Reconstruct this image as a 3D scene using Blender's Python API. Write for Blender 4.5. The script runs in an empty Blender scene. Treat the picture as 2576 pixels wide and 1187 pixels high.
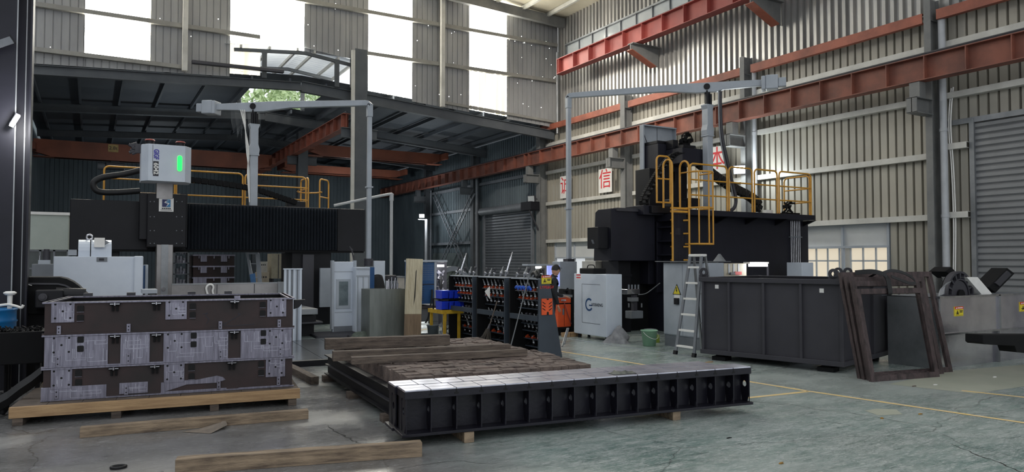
import bpy, math, random
from math import *
from mathutils import Matrix, Vector
random.seed(7)
S = bpy.context.scene
COL = S.collection
# ---------------------------------------------------------------- camera model (used to place things on real planes)
F = 1829.0; CX = 1288.0; CY = 593.5; H = 1.8
YAW = radians(30.1); PIT = atan(62.5 / F)
_fw = Vector((sin(YAW) * cos(PIT), cos(YAW) * cos(PIT), sin(PIT)))
_rt = Vector((cos(YAW), -sin(YAW), 0))
_up = Vector((-sin(YAW) * sin(PIT), -cos(YAW) * sin(PIT), cos(PIT)))
def ray(px, py): return _fw + _rt * ((px - CX) / F) + _up * ((CY - py) / F)
def aX(px, py, X):
    r = ray(px, py); t = X / r.x; return Vector((X, t * r.y, H + t * r.z))
def aY(px, py, Y):
    r = ray(px, py); t = Y / r.y; return Vector((t * r.x, Y, H + t * r.z))
def aZ(px, py, Z=0.0):
    r = ray(px, py); t = (Z - H) / r.z; return Vector((t * r.x, t * r.y, Z))
# ---------------------------------------------------------------- materials
def lin(c):
    c = c / 255.0
    return c / 12.92 if c <= 0.04045 else ((c + 0.055) / 1.055) ** 2.4
def rgb(*c): return (lin(c[0]), lin(c[1]), lin(c[2]), 1)
MATS = {}
def mat(name, c, rough=0.5, metal=0.0, c2=None, scale=3.0, bump=0.0, bscale=40.0, stretch=(1, 1, 1), spec=0.5, detail=6):
    if name in MATS: return MATS[name]
    m = bpy.data.materials.new(name); m.use_nodes = True
    nt = m.node_tree; b = nt.nodes['Principled BSDF']
    b.inputs['Base Color'].default_value = rgb(*c); b.inputs['Roughness'].default_value = rough
    b.inputs['Metallic'].default_value = metal; b.inputs['Specular IOR Level'].default_value = spec
    tc = nt.nodes.new('ShaderNodeTexCoord'); mp = nt.nodes.new('ShaderNodeMapping')
    mp.inputs['Scale'].default_value = stretch; nt.links.new(tc.outputs['Object'], mp.inputs['Vector'])
    if c2 is None: c2 = tuple(int(v * 0.86) for v in c)
    n = nt.nodes.new('ShaderNodeTexNoise'); n.inputs['Scale'].default_value = scale; n.inputs['Detail'].default_value = detail
    n.inputs['Roughness'].default_value = 0.62
    nt.links.new(mp.outputs[0], n.inputs['Vector'])
    r = nt.nodes.new('ShaderNodeValToRGB'); r.color_ramp.elements[0].position = 0.36; r.color_ramp.elements[1].position = 0.66
    r.color_ramp.elements[0].color = rgb(*c); r.color_ramp.elements[1].color = rgb(*c2)
    nt.links.new(n.outputs['Fac'], r.inputs['Fac']); nt.links.new(r.outputs['Color'], b.inputs['Base Color'])
    if bump > 0:
        n2 = nt.nodes.new('ShaderNodeTexNoise'); n2.inputs['Scale'].default_value = bscale; n2.inputs['Detail'].default_value = 5
        nt.links.new(mp.outputs[0], n2.inputs['Vector'])
        bp = nt.nodes.new('ShaderNodeBump'); bp.inputs['Strength'].default_value = bump; bp.inputs['Distance'].default_value = 0.02
        nt.links.new(n2.outputs['Fac'], bp.inputs['Height']); nt.links.new(bp.outputs[0], b.inputs['Normal'])
    MATS[name] = m; return m
def emat(name, c, strength):
    if name in MATS: return MATS[name]
    m = bpy.data.materials.new(name); m.use_nodes = True
    b = m.node_tree.nodes['Principled BSDF']
    b.inputs['Base Color'].default_value = rgb(*c)
    b.inputs['Emission Color'].default_value = rgb(*c); b.inputs['Emission Strength'].default_value = strength
    MATS[name] = m; return m
def glassmat(name, c, alpha_rough=0.05, mix=0.35):
    m = bpy.data.materials.new(name); m.use_nodes = True; nt = m.node_tree
    b = nt.nodes['Principled BSDF']; b.inputs['Base Color'].default_value = rgb(*c); b.inputs['Roughness'].default_value = alpha_rough
    b.inputs['Alpha'].default_value = mix
    MATS[name] = m; return m
# ---------------------------------------------------------------- mesh builder (authored in world space through matrix M)
WM = {}
class MB:
    def __init__(s, M=None): s.v = []; s.f = []; s.sm = []; s.M = M or Matrix()
    def add(s, vs, fs, smooth=False):
        o = len(s.v)
        for v in vs: s.v.append(s.M @ Vector(v))
        for f in fs: s.f.append(tuple(i + o for i in f)); s.sm.append(smooth)
        return s
    def box(s, x0, x1, y0, y1, z0, z1):
        if x0 > x1: x0, x1 = x1, x0
        if y0 > y1: y0, y1 = y1, y0
        if z0 > z1: z0, z1 = z1, z0
        return s.add([(x0,y0,z0),(x1,y0,z0),(x1,y1,z0),(x0,y1,z0),(x0,y0,z1),(x1,y0,z1),(x1,y1,z1),(x0,y1,z1)],
              [(0,3,2,1),(4,5,6,7),(0,1,5,4),(1,2,6,5),(2,3,7,6),(3,0,4,7)])
    def bar(s, p0, p1, w, h, upv=(0,0,1)):      # rectangular bar between two points
        p0 = Vector(p0); p1 = Vector(p1); d = (p1 - p0).normalized(); u = Vector(upv)
        if abs(d.dot(u)) > 0.98: u = Vector((0,1,0))
        r = d.cross(u).normalized(); u = r.cross(d).normalized(); r *= w / 2; u *= h / 2
        return s.add([p0-r-u,p0+r-u,p0+r+u,p0-r+u,p1-r-u,p1+r-u,p1+r+u,p1-r+u],
              [(0,1,2,3),(7,6,5,4),(0,4,5,1),(1,5,6,2),(2,6,7,3),(3,7,4,0)])
    def cyl(s, p0, p1, r0, r1=None, n=14, cap=True):
        if r1 is None: r1 = r0
        p0 = Vector(p0); p1 = Vector(p1); d = (p1 - p0).normalized()
        a = d.orthogonal().normalized(); b = d.cross(a)
        vs = []
        for p, r in ((p0, r0), (p1, r1)):
            for i in range(n):
                t = 2 * pi * i / n; vs.append(p + a * (r * cos(t)) + b * (r * sin(t)))
        s.add(vs, [(i, (i+1) % n, n + (i+1) % n, n + i) for i in range(n)], True)
        if cap:
            s.add(vs[:n], [tuple(range(n-1, -1, -1))]); s.add(vs[n:], [tuple(range(n))])
        return s
    def tube(s, pts, r, n=8, closed=False):
        pts = [Vector(p) for p in pts]; m = len(pts); rings = []
        prev = None
        for i, p in enumerate(pts):
            if closed: d = (pts[(i+1) % m] - pts[i-1])
            else: d = pts[min(i+1, m-1)] - pts[max(i-1, 0)]
            d.normalize()
            if prev is None: a = d.orthogonal().normalized()
            else: a = (prev - d * prev.dot(d)).normalized()
            prev = a; b = d.cross(a); rr = r[i] if isinstance(r, (list, tuple)) else r
            rings.append([p + a * (rr * cos(2*pi*k/n)) + b * (rr * sin(2*pi*k/n)) for k in range(n)])
        vs = [v for ring in rings for v in ring]; fs = []
        for i in range(m if closed else m - 1):
            j = (i + 1) % m
            for k in range(n): fs.append((i*n+k, i*n+(k+1) % n, j*n+(k+1) % n, j*n+k))
        s.add(vs, fs, True)
        if not closed: s.add(rings[0], [tuple(range(n-1,-1,-1))]); s.add(rings[-1], [tuple(range(n))])
        return s
    def prism(s, poly, axis, a0, a1):           # polygon extruded along an axis; poly in the two other axes (in xyz order)
        def mk(p, a):
            return (a, p[0], p[1]) if axis == 'x' else (p[0], a, p[1]) if axis == 'y' else (p[0], p[1], a)
        n = len(poly); vs = [mk(p, a0) for p in poly] + [mk(p, a1) for p in poly]
        return s.add(vs, [tuple(range(n-1,-1,-1)), tuple(range(n, 2*n))] + [(i, (i+1) % n, n+(i+1) % n, n+i) for i in range(n)])
    def lathe(s, c, prof, n=20, axis='z'):
        vs = []; m = len(prof)
        for r, h in prof:
            for i in range(n):
                t = 2*pi*i/n; q = (r*cos(t), r*sin(t), h)
                if axis == 'y': q = (q[0], q[2], q[1])
                if axis == 'x': q = (q[2], q[0], q[1])
                vs.append((c[0]+q[0], c[1]+q[1], c[2]+q[2]))
        fs = [(j*n+i, j*n+(i+1) % n, (j+1)*n+(i+1) % n, (j+1)*n+i) for j in range(m-1) for i in range(n)]
        s.add(vs, fs, True)
        if prof[0][0] > 1e-4: s.add(vs[:n], [tuple(range(n-1,-1,-1))])
        if prof[-1][0] > 1e-4: s.add(vs[-n:], [tuple(range(n))])
        return s
    def ibeam(s, p0, p1, w, h, t=0.02, tw=0.015, upv=(0,0,1)):
        p0 = Vector(p0); p1 = Vector(p1); d = (p1-p0).normalized(); u = Vector(upv); r = d.cross(u).normalized(); u = r.cross(d).normalized()
        s.bar(p0+u*(h/2-t/2), p1+u*(h/2-t/2), w, t, upv); s.bar(p0-u*(h/2-t/2), p1-u*(h/2-t/2), w, t, upv)
        return s.bar(p0, p1, tw, h-2*t, upv)
    def build(s, name, m, parent=None, bevel=0.0, label=None, cat=None, group=None, kind=None, base=True, W=None):
        me = bpy.data.meshes.new(name)
        if parent is not None:
            W = WM[parent.name]; inv = W.inverted()
        elif W is not None: inv = W.inverted()
        else:
            xs = [v.x for v in s.v]; ys = [v.y for v in s.v]; zs = [v.z for v in s.v]
            W = Matrix.Translation(((min(xs)+max(xs))/2, (min(ys)+max(ys))/2, min(zs))) if base else Matrix(); inv = W.inverted()
        me.from_pydata([inv @ v for v in s.v], [], s.f); me.validate()
        me.materials.append(m)
        if len(s.sm) == len(me.polygons): me.polygons.foreach_set('use_smooth', s.sm)
        o = bpy.data.objects.new(name, me); COL.objects.link(o)
        if parent is not None: o.parent = parent
        else: o.matrix_world = W
        WM[o.name] = W
        if bevel > 0:
            b = o.modifiers.new('b', 'BEVEL'); b.width = bevel; b.segments = 2; b.limit_method = 'ANGLE'; b.angle_limit = radians(50)
        if label: o['label'] = label
        if cat: o['category'] = cat
        if group: o['group'] = group
        if kind: o['kind'] = kind
        return o
def thing(name, label, cat, loc=(0,0,0), rz=0.0, group=None):
    o = bpy.data.objects.new(name, None); COL.objects.link(o)
    W = Matrix.Translation(loc) @ Matrix.Rotation(rz, 4, 'Z')
    o.matrix_world = W; WM[o.name] = W; o['label'] = label; o['category'] = cat
    o.empty_display_size = 0.2
    if group: o['group'] = group
    return o
def frame(loc, rz=0.0): return Matrix.Translation(loc) @ Matrix.Rotation(rz, 4, 'Z')
def dup(root, W, label=None, group=None):
    def rec(o, par):
        c = o.copy(); COL.objects.link(c)
        if par is not None: c.parent = par
        for ch in list(KIDS.get(o.name, [])): rec(ch, c)
        return c
    r = rec(root, None); r.matrix_world = W; WM[r.name] = W
    if label: r['label'] = label
    if group: r['group'] = group
    return r
KIDS = {}
def index_kids():
    KIDS.clear()
    for o in COL.objects:
        if o.parent: KIDS.setdefault(o.parent.name, []).append(o)
def text(s, size, M, name, m, parent, extrude=0.002, align='CENTER', sx=1.0, bold=0.0):
    cu = bpy.data.curves.new('t', 'FONT'); cu.body = s; cu.size = size; cu.extrude = extrude; cu.offset = bold
    cu.align_x = align; cu.align_y = 'CENTER'
    ob = bpy.data.objects.new('t', cu); COL.objects.link(ob)
    dg = bpy.context.evaluated_depsgraph_get(); dg.update()
    me = bpy.data.meshes.new_from_object(ob.evaluated_get(dg))
    vs = [Vector((v.co.x * sx, v.co.y, v.co.z)) for v in me.vertices]; fs = [tuple(p.vertices) for p in me.polygons]
    COL.objects.unlink(ob); bpy.data.objects.remove(ob); bpy.data.curves.remove(cu); bpy.data.meshes.remove(me)
    mb = MB(M); mb.add(vs, fs)
    return mb.build(name, m, parent) if name else mb
def face_negY(loc):   # text plane facing -Y (towards camera side), x to the right = +X
    return Matrix.Translation(loc) @ Matrix.Rotation(pi/2, 4, 'X')
def face_negX(loc):   # text plane facing -X, reading direction -Y
    return Matrix.Translation(loc) @ Matrix.Rotation(-pi/2, 4, 'Z') @ Matrix.Rotation(pi/2, 4, 'X')
def rrect(x0, x1, z0, z1, r=0.05, n=4):
    pts = []
    for cx, cz, a in ((x1-r, z1-r, 0), (x0+r, z1-r, 90), (x0+r, z0+r, 180), (x1-r, z0+r, 270)):
        for i in range(n+1):
            t = radians(a + 90.0*i/n); pts.append((cx + r*cos(t), cz + r*sin(t)))
    return pts
def arc(p0, p1, sag, n=12):
    p0 = Vector(p0); p1 = Vector(p1)
    return [p0.lerp(p1, i/n) - Vector((0,0,sag*4*(i/n)*(1-i/n))) for i in range(n+1)]
def spline(pts, n=8):
    P = [Vector(p) for p in pts]; out = []
    for i in range(len(P)-1):
        a = P[max(i-1,0)]; b = P[i]; c = P[i+1]; d = P[min(i+2,len(P)-1)]
        for k in range(n):
            t = k/n
            out.append(0.5*((2*b)+(c-a)*t+(2*a-5*b+4*c-d)*t*t+(3*b-a-3*c+d)*t**3))
    out.append(P[-1]); return out
# ---------------------------------------------------------------- palette
M_black = mat('black_paint', (19,19,25), 0.5, 0, (14,14,19), 2.0, spec=.3)
M_blackm = mat('black_matt', (16,16,18), 0.75, 0, (11,11,13), 3.0, spec=.25)
M_navy = mat('anthracite_paint', (31,31,41), 0.5, 0, (25,25,34), 1.5, spec=.3)
M_white = mat('white_paint', (205,212,222), 0.4, 0, (190,198,210), 1.2)
M_lgrey = mat('light_grey_paint', (172,178,186), 0.45, 0, (156,162,170), 1.5)
M_grey = mat('grey_paint', (120,124,130), 0.5, 0, (105,109,115), 2.0)
M_dgrey = mat('dark_grey_paint', (60,59,65), 0.5, 0, (52,51,57), 1.3)
M_rack = mat('rack_slate_paint', (58,66,76), 0.5, 0, (50,57,67), 2.0)
M_yellow = mat('yellow_rail_paint', (214,158,62), 0.42, 0, (196,140,50), 5.0)
M_orange = mat('orange_paint', (228,88,36), 0.45, 0, (208,76,30), 3.0)
M_redup = mat('red_crane_paint', (160,74,66), 0.55, 0, (134,60,56), 1.0)
M_channel = mat('orange_primer', (162,92,72), 0.6, 0, (126,72,58), 1.4)
M_crane = mat('crane_orange', (158,92,68), 0.55, 0, (132,78,60), 0.8)
M_steelcol = mat('column_grey', (126,126,124), 0.6, 0, (100,101,102), 1.0)
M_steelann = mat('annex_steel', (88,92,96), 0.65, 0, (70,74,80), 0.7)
M_galv = mat('galvanised', (150,152,155), 0.42, 0.55, (120,123,126), 1.3)
M_stain = mat('stainless', (226,223,228), 0.20, 0.9, (186,182,192), 1.0, 0.2, 2.2)
M_stain2 = mat('brushed_stainless', (150,147,146), 0.38, 0.7, (122,119,118), 1.0, 0.1, 2.5)
M_mach = mat('machined_steel', (138,136,150), 0.36, 0.6, (104,102,114), 5.0, stretch=(6,1,.5))
M_rust = mat('rust_primer', (58,41,41), 0.65, 0, (36,30,30), 1.6)
M_wood = mat('pine', (182,150,110), 0.7, 0, (142,112,80), 3.0, 0.3, 30, (.6,8,8))
M_woodold = mat('old_wood', (112,99,88), 0.8, 0, (68,59,54), 4.0, 0.5, 30, (.8,7,7))
M_wooddk = mat('dark_wood', (80,66,66), 0.75, 0, (46,38,38), 4.0, 0.5, 30, (4,4,1.2))
M_blue = mat('blue_paint', (34,82,132), 0.45, 0, (28,70,116), 3.0)
M_bin = mat('blue_plastic', (30,62,205), 0.35, 0, (24,50,176), 4.0)
M_chrome = mat('chrome', (205,205,210), 0.18, 0.95, (170,170,176), 8.0)
M_rubber = mat('black_rubber', (24,24,26), 0.6, 0, (18,18,20), 6)
M_glow = emat('lamp_glow', (244,252,255), 14.0)
M_txtred = mat('red_lettering', (222,48,58), 0.5, 0, (206,40,50), 5)
M_txtdk = mat('dark_lettering', (32,32,44), 0.5)
M_signw = mat('sign_white', (236,234,230), 0.5, 0, (224,222,218), 3)
M_stky = mat('sticker_yellow', (232,212,52), 0.5)
M_stkr = mat('sticker_red', (214,52,48), 0.5)
M_shade = mat('recess_dark', (12,12,14), 0.8)
# ================================================================ THE SETTING
WX = 20.0; FY = 30.0; BY = 53.0
def struct(mb, name, m, bevel=0): return mb.build(name, m, None, bevel, kind='structure', base=False)
# ---- floor
def floor_mat():
    m = bpy.data.materials.new('floor_epoxy_concrete'); m.use_nodes = True; nt = m.node_tree; L = nt.links.new; N = nt.nodes.new
    b = nt.nodes['Principled BSDF']; tc = N('ShaderNodeTexCoord')
    def noise(scale, det, rough=0.6, st=(1,1,1), rot=0):
        mp = N('ShaderNodeMapping'); mp.inputs['Scale'].default_value = st; mp.inputs['Rotation'].default_value = (0,0,rot)
        L(tc.outputs['Object'], mp.inputs['Vector'])
        n = N('ShaderNodeTexNoise'); n.inputs['Scale'].default_value = scale; n.inputs['Detail'].default_value = det; n.inputs['Roughness'].default_value = rough
        L(mp.outputs[0], n.inputs['Vector']); return n.outputs['Fac']
    def ramp(f, p0, c0, p1, c1):
        r = N('ShaderNodeValToRGB'); e = r.color_ramp.elements; e[0].position = p0; e[1].position = p1; e[0].color = c0; e[1].color = c1
        L(f, r.inputs['Fac']); return r.outputs['Color']
    def mix(f, a, c, t='MIX'):
        x = N('ShaderNodeMix'); x.data_type = 'RGBA'; x.blend_type = t
        if isinstance(f, float): x.inputs[0].default_value = f
        else: L(f, x.inputs[0])
        for s_, v in ((x.inputs[6], a), (x.inputs[7], c)):
            if isinstance(v, tuple): s_.default_value = v
            else: L(v, s_)
        return x.outputs[2]
    W1 = (1,1,1,1); B0 = (0,0,0,1)
    teal = ramp(noise(0.55, 9, 0.66, (1,1.3,1)), 0.36, rgb(110,134,128), 0.62, rgb(156,167,162))
    teal = mix(ramp(noise(2.2, 11, 0.78, (1.0,3.2,1), -0.5), 0.44, B0, 0.64, W1), teal, rgb(186,192,189))      # worn-through pale streaks
    teal = mix(ramp(noise(3.0, 10, 0.75, (0.8,3.0,1), -0.35), 0.54, B0, 0.68, W1), teal, rgb(82,100,96))       # dark scuffs
    teal = mix(ramp(noise(9.0, 8, 0.8, (0.7,3.0,1), -0.6), 0.55, B0, 0.68, (0.8,0.8,0.8,1)), teal, rgb(96,112,108))
    teal = mix(ramp(noise(11.0, 8, 0.8, (0.7,3.4,1), -0.2), 0.52, B0, 0.64, (0.9,0.9,0.9,1)), teal, rgb(214,216,214))
    teal = mix(ramp(noise(26.0, 8, 0.85, (0.8,2.4,1), -0.4), 0.50, B0, 0.62, (0.8,0.8,0.8,1)), teal, rgb(84,98,94))
    teal = mix(ramp(noise(0.22, 4, 0.5), 0.45, B0, 0.62, (0.75,0.75,0.75,1)), teal, rgb(158,164,160))          # bare patches
    con = ramp(noise(0.8, 8, 0.62), 0.36, rgb(98,97,96), 0.66, rgb(128,127,127))
    con = mix(ramp(noise(2.6, 11, 0.8, (1,2.6,1), 0.5), 0.54, B0, 0.68, (0.8,0.8,0.8,1)), con, rgb(74,73,72))
    con = mix(ramp(noise(1.7, 9, 0.7, (1,1.6,1), 0.9), 0.60, B0, 0.68, (0.7,0.7,0.7,1)), con, rgb(164,163,165))
    con = mix(ramp(noise(24.0, 8, 0.85, (0.8,2.0,1), 0.4), 0.54, B0, 0.66, (0.8,0.8,0.8,1)), con, rgb(66,65,64))
    con = mix(ramp(noise(13.0, 8, 0.8, (0.8,2.6,1), 0.7), 0.54, B0, 0.68, (0.7,0.7,0.7,1)), con, rgb(176,175,176))
    sx = N('ShaderNodeSeparateXYZ'); L(tc.outputs['Object'], sx.inputs[0])
    md = N('ShaderNodeMath'); md.operation = 'MULTIPLY_ADD'; L(sx.outputs['Y'], md.inputs[0]); md.inputs[1].default_value = -0.07; L(sx.outputs['X'], md.inputs[2])
    m2 = N('ShaderNodeMath'); m2.operation = 'MULTIPLY_ADD'; L(noise(0.9, 7, 0.6), m2.inputs[0]); m2.inputs[1].default_value = 1.6; L(md.outputs[0], m2.inputs[2])
    edge = N('ShaderNodeMapRange'); edge.inputs[1].default_value = 3.0; edge.inputs[2].default_value = 4.0; L(m2.outputs[0], edge.inputs[0])
    col = mix(edge.outputs[0], con, teal)
    v = N('ShaderNodeTexVoronoi'); v.feature = 'DISTANCE_TO_EDGE'; v.inputs['Scale'].default_value = 0.33; L(noise(1.1, 5), v.inputs['W']) if False else None
    mp = N('ShaderNodeMapping'); L(tc.outputs['Object'], mp.inputs[0])
    ad = N('ShaderNodeVectorMath'); ad.operation = 'MULTIPLY_ADD'
    nn = N('ShaderNodeTexNoise'); nn.inputs['Scale'].default_value = 1.6; nn.inputs['Detail'].default_value = 8; L(mp.outputs[0], nn.inputs['Vector'])
    L(nn.outputs['Color'], ad.inputs[0]); ad.inputs[1].default_value = (0.5,0.5,0); L(mp.outputs[0], ad.inputs[2]); L(ad.outputs[0], v.inputs['Vector'])
    crack = ramp(v.outputs['Distance'], 0.0, (0.55,0.55,0.55,1), 0.003, B0)
    col = mix(crack, col, rgb(60,60,58))
    spots = ramp(noise(7.0, 6, 0.7), 0.70, B0, 0.76, (0.8,0.8,0.8,1))
    col = mix(spots, col, rgb(70,70,66))
    L(col, b.inputs['Base Color'])
    r = ramp(noise(0.7, 7, 0.6, (1,1.5,1)), 0.38, (0.14,0.14,0.14,1), 0.62, (0.42,0.42,0.42,1)); L(r, b.inputs['Roughness'])
    b.inputs['Specular IOR Level'].default_value = 0.42
    bp = N('ShaderNodeBump'); bp.inputs['Strength'].default_value = 0.25; bp.inputs['Distance'].default_value = 0.01
    L(noise(6.0, 9, 0.72, (1,2.2,1), -0.4), bp.inputs['Height']); L(bp.outputs[0], b.inputs['Normal'])
    return m
FLOOR = struct(MB().box(-15, 24, -8, BY+1, -0.25, 0), 'floor', floor_mat())
M_line = mat('worn_yellow_line', (232,200,128), 0.5, 0, (222,198,158), 5.0)
def strip(name, pts, w, m, z=0.002):
    mb = MB()
    for a, c in zip(pts[:-1], pts[1:]):
        a = Vector((a[0],a[1],z)); c = Vector((c[0],c[1],z)); d = (c-a).normalized(); n = Vector((-d.y,d.x,0))*(w/2)
        a = a - d*w/2; c = c + d*w/2
        mb.add([a-n,a+n,c+n,c-n],[(3,2,1,0)])
        z += 0.0004
    o = mb.build(name, m, FLOOR); return o
strip('painted_line', [(8.02,13.3),(8.62,6.66),(9.06,3.9)], 0.075, M_line)
strip('painted_line', [(8.60,6.68),(6.5,6.86)], 0.075, M_line)
strip('painted_line', [(10.50,5.62),(10.9,4.3)], 0.08, M_line)
strip('painted_line', [aZ(1045,832)[:2], aZ(1110,822)[:2]], 0.1, M_line)
strip('painted_line', [aZ(1420,850)[:2], aZ(1800,905)[:2]], 0.06, M_lgrey)
M_patch = mat('bare_concrete_patch', (172,173,158), 0.55, 0, (160,164,148), 1.5, 0.15, 10)
pm = MB(); pm.add([Vector((p[0],p[1],0.0015)) for p in (aZ(2235,966),aZ(2450,990),aZ(2576,972),aZ(2750,945),aZ(2576,917),aZ(2400,932))], [tuple(range(6))])
pm.build('concrete_patch', M_patch, FLOOR)
pm = MB(); pm.add([Vector((p[0],p[1],0.0015)) for p in (aZ(2175,1033),aZ(2210,1045),aZ(2270,1042),aZ(2255,1030),aZ(2205,1028))], [tuple(range(5))])
pm.build('concrete_patch', M_signw if False else M_patch, FLOOR)
M_crack = mat('floor_crack', (44,44,42), 0.9)
def crack(pix, w):
    rng = random.Random(int(pix[0][0])); mb = MB(); prev = None
    P = [aZ(*p) for p in pix]; pts = []
    for a, c in zip(P[:-1], P[1:]):
        for k in range(6): pts.append(a.lerp(c, k/6) + Vector((rng.uniform(-.02,.02), rng.uniform(-.02,.02), 0)))
    pts.append(P[-1])
    vs = []
    for i, p in enumerate(pts):
        d = (pts[min(i+1,len(pts)-1)] - pts[max(i-1,0)]).normalized(); n = Vector((-d.y,d.x,0)) * w * rng.uniform(.3,1) * (1 - abs(i/len(pts)-.5))
        vs += [p+n+Vector((0,0,.001)), p-n+Vector((0,0,.001))]
    mb.add(vs, [(2*i,2*i+1,2*i+3,2*i+2) for i in range(len(pts)-1)]); mb.build('crack', M_crack, FLOOR)
crack([(822,1070),(850,1090),(885,1105),(918,1122)], .016)
crack([(2390,1116),(2450,1140),(2510,1163),(2576,1190)], .012)
crack([(1000,1180),(1060,1168),(1150,1160),(1250,1166)], .006)
crack([(2060,1055),(2160,1075)], .006)
# ---- corrugated cladding
def clad_profile(a0, a1, pitch, gw, gd, skew):
    pts = []; a = a0
    while a < a1 - 1e-6:
        e = min(a + pitch, a1)
        pts += [(a, 0)]
        if e - a > gw + 2*skew:
            pts += [(e-gw-2*skew, 0), (e-gw-skew, gd), (e-skew, gd), (e-0.0005, 0)]
        a = e
    pts.append((a1, 0)); return pts
def cladX(mb, X, y0, y1, z0, z1, pitch=.25, gw=.055, gd=.10, skew=.006, phase=0.0):
    st = y0 - ((y0 - phase) % pitch)
    p = [(max(a, y0), d) for a, d in clad_profile(st, y1, pitch, gw, gd, skew) if a >= y0 - pitch]
    n = len(p); vs = [(X+d, a, z0) for a, d in p] + [(X+d, a, z1) for a, d in p]
    mb.add(vs, [(i, n+i, n+i+1, i+1) for i in range(n-1)])
def cladY(mb, Y, x0, x1, z0, z1, pitch=.25, gw=.02, gd=.03, skew=.01, phase=0.0):   # z0,z1 may be functions of x
    st = x0 - ((x0 - phase) % pitch)
    p = [(max(a, x0), d) for a, d in clad_profile(st, x1, pitch, gw, gd, skew)]
    f0 = z0 if callable(z0) else (lambda x: z0); f1 = z1 if callable(z1) else (lambda x: z1)
    n = len(p); vs = [(a, Y+d, f0(a)) for a, d in p] + [(a, Y+d, f1(a)) for a, d in p]
    mb.add(vs, [(i, i+1, n+i+1, n+i) for i in range(n-1)])
M_clad = mat('beige_cladding', (170,165,153), 0.45, 0.0, (148,144,135), 0.6, 0.05, 4, (1,1,.25))
M_cladup = mat('grey_upper_cladding', (190,188,185), 0.30, 0.5, (152,151,150), 0.8, 0.05, 4, (1,1,.25))
M_cladfar = mat('grey_end_cladding', (160,160,160), 0.55, 0, (138,138,140), 0.8, 0.05, 4, (1,1,.3))
w = MB()
D1 = (4.2, 10.3, 5.42); W1_ = (12.75, 17.2, 2.92); D2 = (32.3, 37.55, 4.75); W2_ = (26.9, 30.2, 2.72)
cladX(w, WX, -6, D1[0], 0, 8.6)
cladX(w, WX, D1[0], D1[1], D1[2], 8.6)
cladX(w, WX, D1[1], W1_[0], 0, 8.6)
cladX(w, WX, W1_[0], W1_[1], 0, 0.55); cladX(w, WX, W1_[0], W1_[1], W1_[2], 8.6)
cladX(w, WX, W1_[1], W2_[0], 0, 8.6)
cladX(w, WX, W2_[0], W2_[1], 0, 0.5); cladX(w, WX, W2_[0], W2_[1], W2_[2], 8.6)
cladX(w, WX, W2_[1], 31.0, 0, 8.6)
struct(w, 'wall_right', M_clad)
M_cladann = mat('annex_haze_cladding', (104,116,122), 0.65, 0, (84,95,102), 0.7, 0.05, 4, (1,1,.3))  # teal tint in the colour imitates the bluish haze of the annex
w = MB()
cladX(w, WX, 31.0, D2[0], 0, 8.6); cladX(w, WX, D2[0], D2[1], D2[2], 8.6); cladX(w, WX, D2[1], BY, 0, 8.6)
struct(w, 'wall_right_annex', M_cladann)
w = MB()
cladX(w, WX+.03, -6, 31.0, 8.45, 11.12, .26, .11, .11, .02)
cladX(w, WX+.03, -6, 31.0, 12.38, 14.4, .26, .11, .11, .02)
cladX(w, WX+.03, -6, 14.5, 11.12, 12.38, .26, .11, .11, .02)
cladX(w, WX+.03, 29.2, 31.0, 11.12, 12.38, .26, .11, .11, .02)
struct(w, 'wall_right_upper', M_cladup)
# clerestory glazing strip behind the upper crane beam
M_pane = mat('clerestory_glass', (182,186,188), 0.12, 0, (160,166,170), 0.5)
g = MB().box(WX+.05, WX+.06, 14.5, 29.2, 11.12, 12.38); WIN3 = struct(g, 'window_3', M_pane)
g = MB()
for k in range(15): g.box(WX-.02, WX+.06, 14.5+k*1.05-.02, 14.5+k*1.05+.02, 11.12, 12.38)
g.box(WX-.08, WX+.06, 14.5, 29.2, 12.33, 12.40); g.box(WX-.08, WX+.06, 14.5, 29.2, 11.10, 11.16)
g.build('window_frame', M_galv, WIN3)
# ---- far gable wall above the annex opening
def annex_z(x): return (8.75 + (x+2.2)/9.6*0.55) if x < 7.4 else (9.30 - (x-7.4)/12.6*0.78)
w = MB()
holes = [(5.75, 9.42, 10.42)]
PAN = [(-.31, 1.80, 9.2, 14.6), (4.60, 7.48, 0, 14.6), (10.22, 12.25, 0, 14.6), (15.10, 17.10, 0, 14.6)]
segs = [(-2.6,-.31),(1.80,4.60),(7.48,10.22),(12.25,15.10),(17.10,20.0)]
for a, c in segs:
    if a < 7.5 and c > 9: 
        cladY(w, FY, a, 9.42, 10.42, 14.7); cladY(w, FY, 9.42, c, annex_z, 14.7)
    else: cladY(w, FY, a, c, lambda x: annex_z(x)-.12, 14.7)
cladY(w, FY, -.31, 1.80, lambda x: annex_z(x)-.12, 9.2); cladY(w, FY, -14, -2.6, 0, 14.7); struct(w, 'wall_back', M_cladfar)
def trans_mat(name, c, strength):
    m = bpy.data.materials.new(name); m.use_nodes = True; nt = m.node_tree; b = nt.nodes['Principled BSDF']
    tc = nt.nodes.new('ShaderNodeTexCoord'); mp = nt.nodes.new('ShaderNodeMapping'); mp.inputs['Scale'].default_value = (3.5,1,.18)
    n = nt.nodes.new('ShaderNodeTexNoise'); n.inputs['Scale'].default_value = 1.0; n.inputs['Detail'].default_value = 4
    nt.links.new(tc.outputs['Object'], mp.inputs[0]); nt.links.new(mp.outputs[0], n.inputs['Vector'])
    r = nt.nodes.new('ShaderNodeValToRGB'); e = r.color_ramp.elements; e[0].position = .3; e[1].position = .62
    e[0].color = rgb(*c); e[1].color = (1,1,.98,1); nt.links.new(n.outputs['Fac'], r.inputs['Fac'])
    nt.links.new(r.outputs[0], b.inputs['Emission Color']); b.inputs['Emission Strength'].default_value = strength
    b.inputs['Base Color'].default_value = rgb(220,215,195); return m
M_trans = trans_mat('translucent_sheet', (252,246,220), 12.5)
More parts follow.
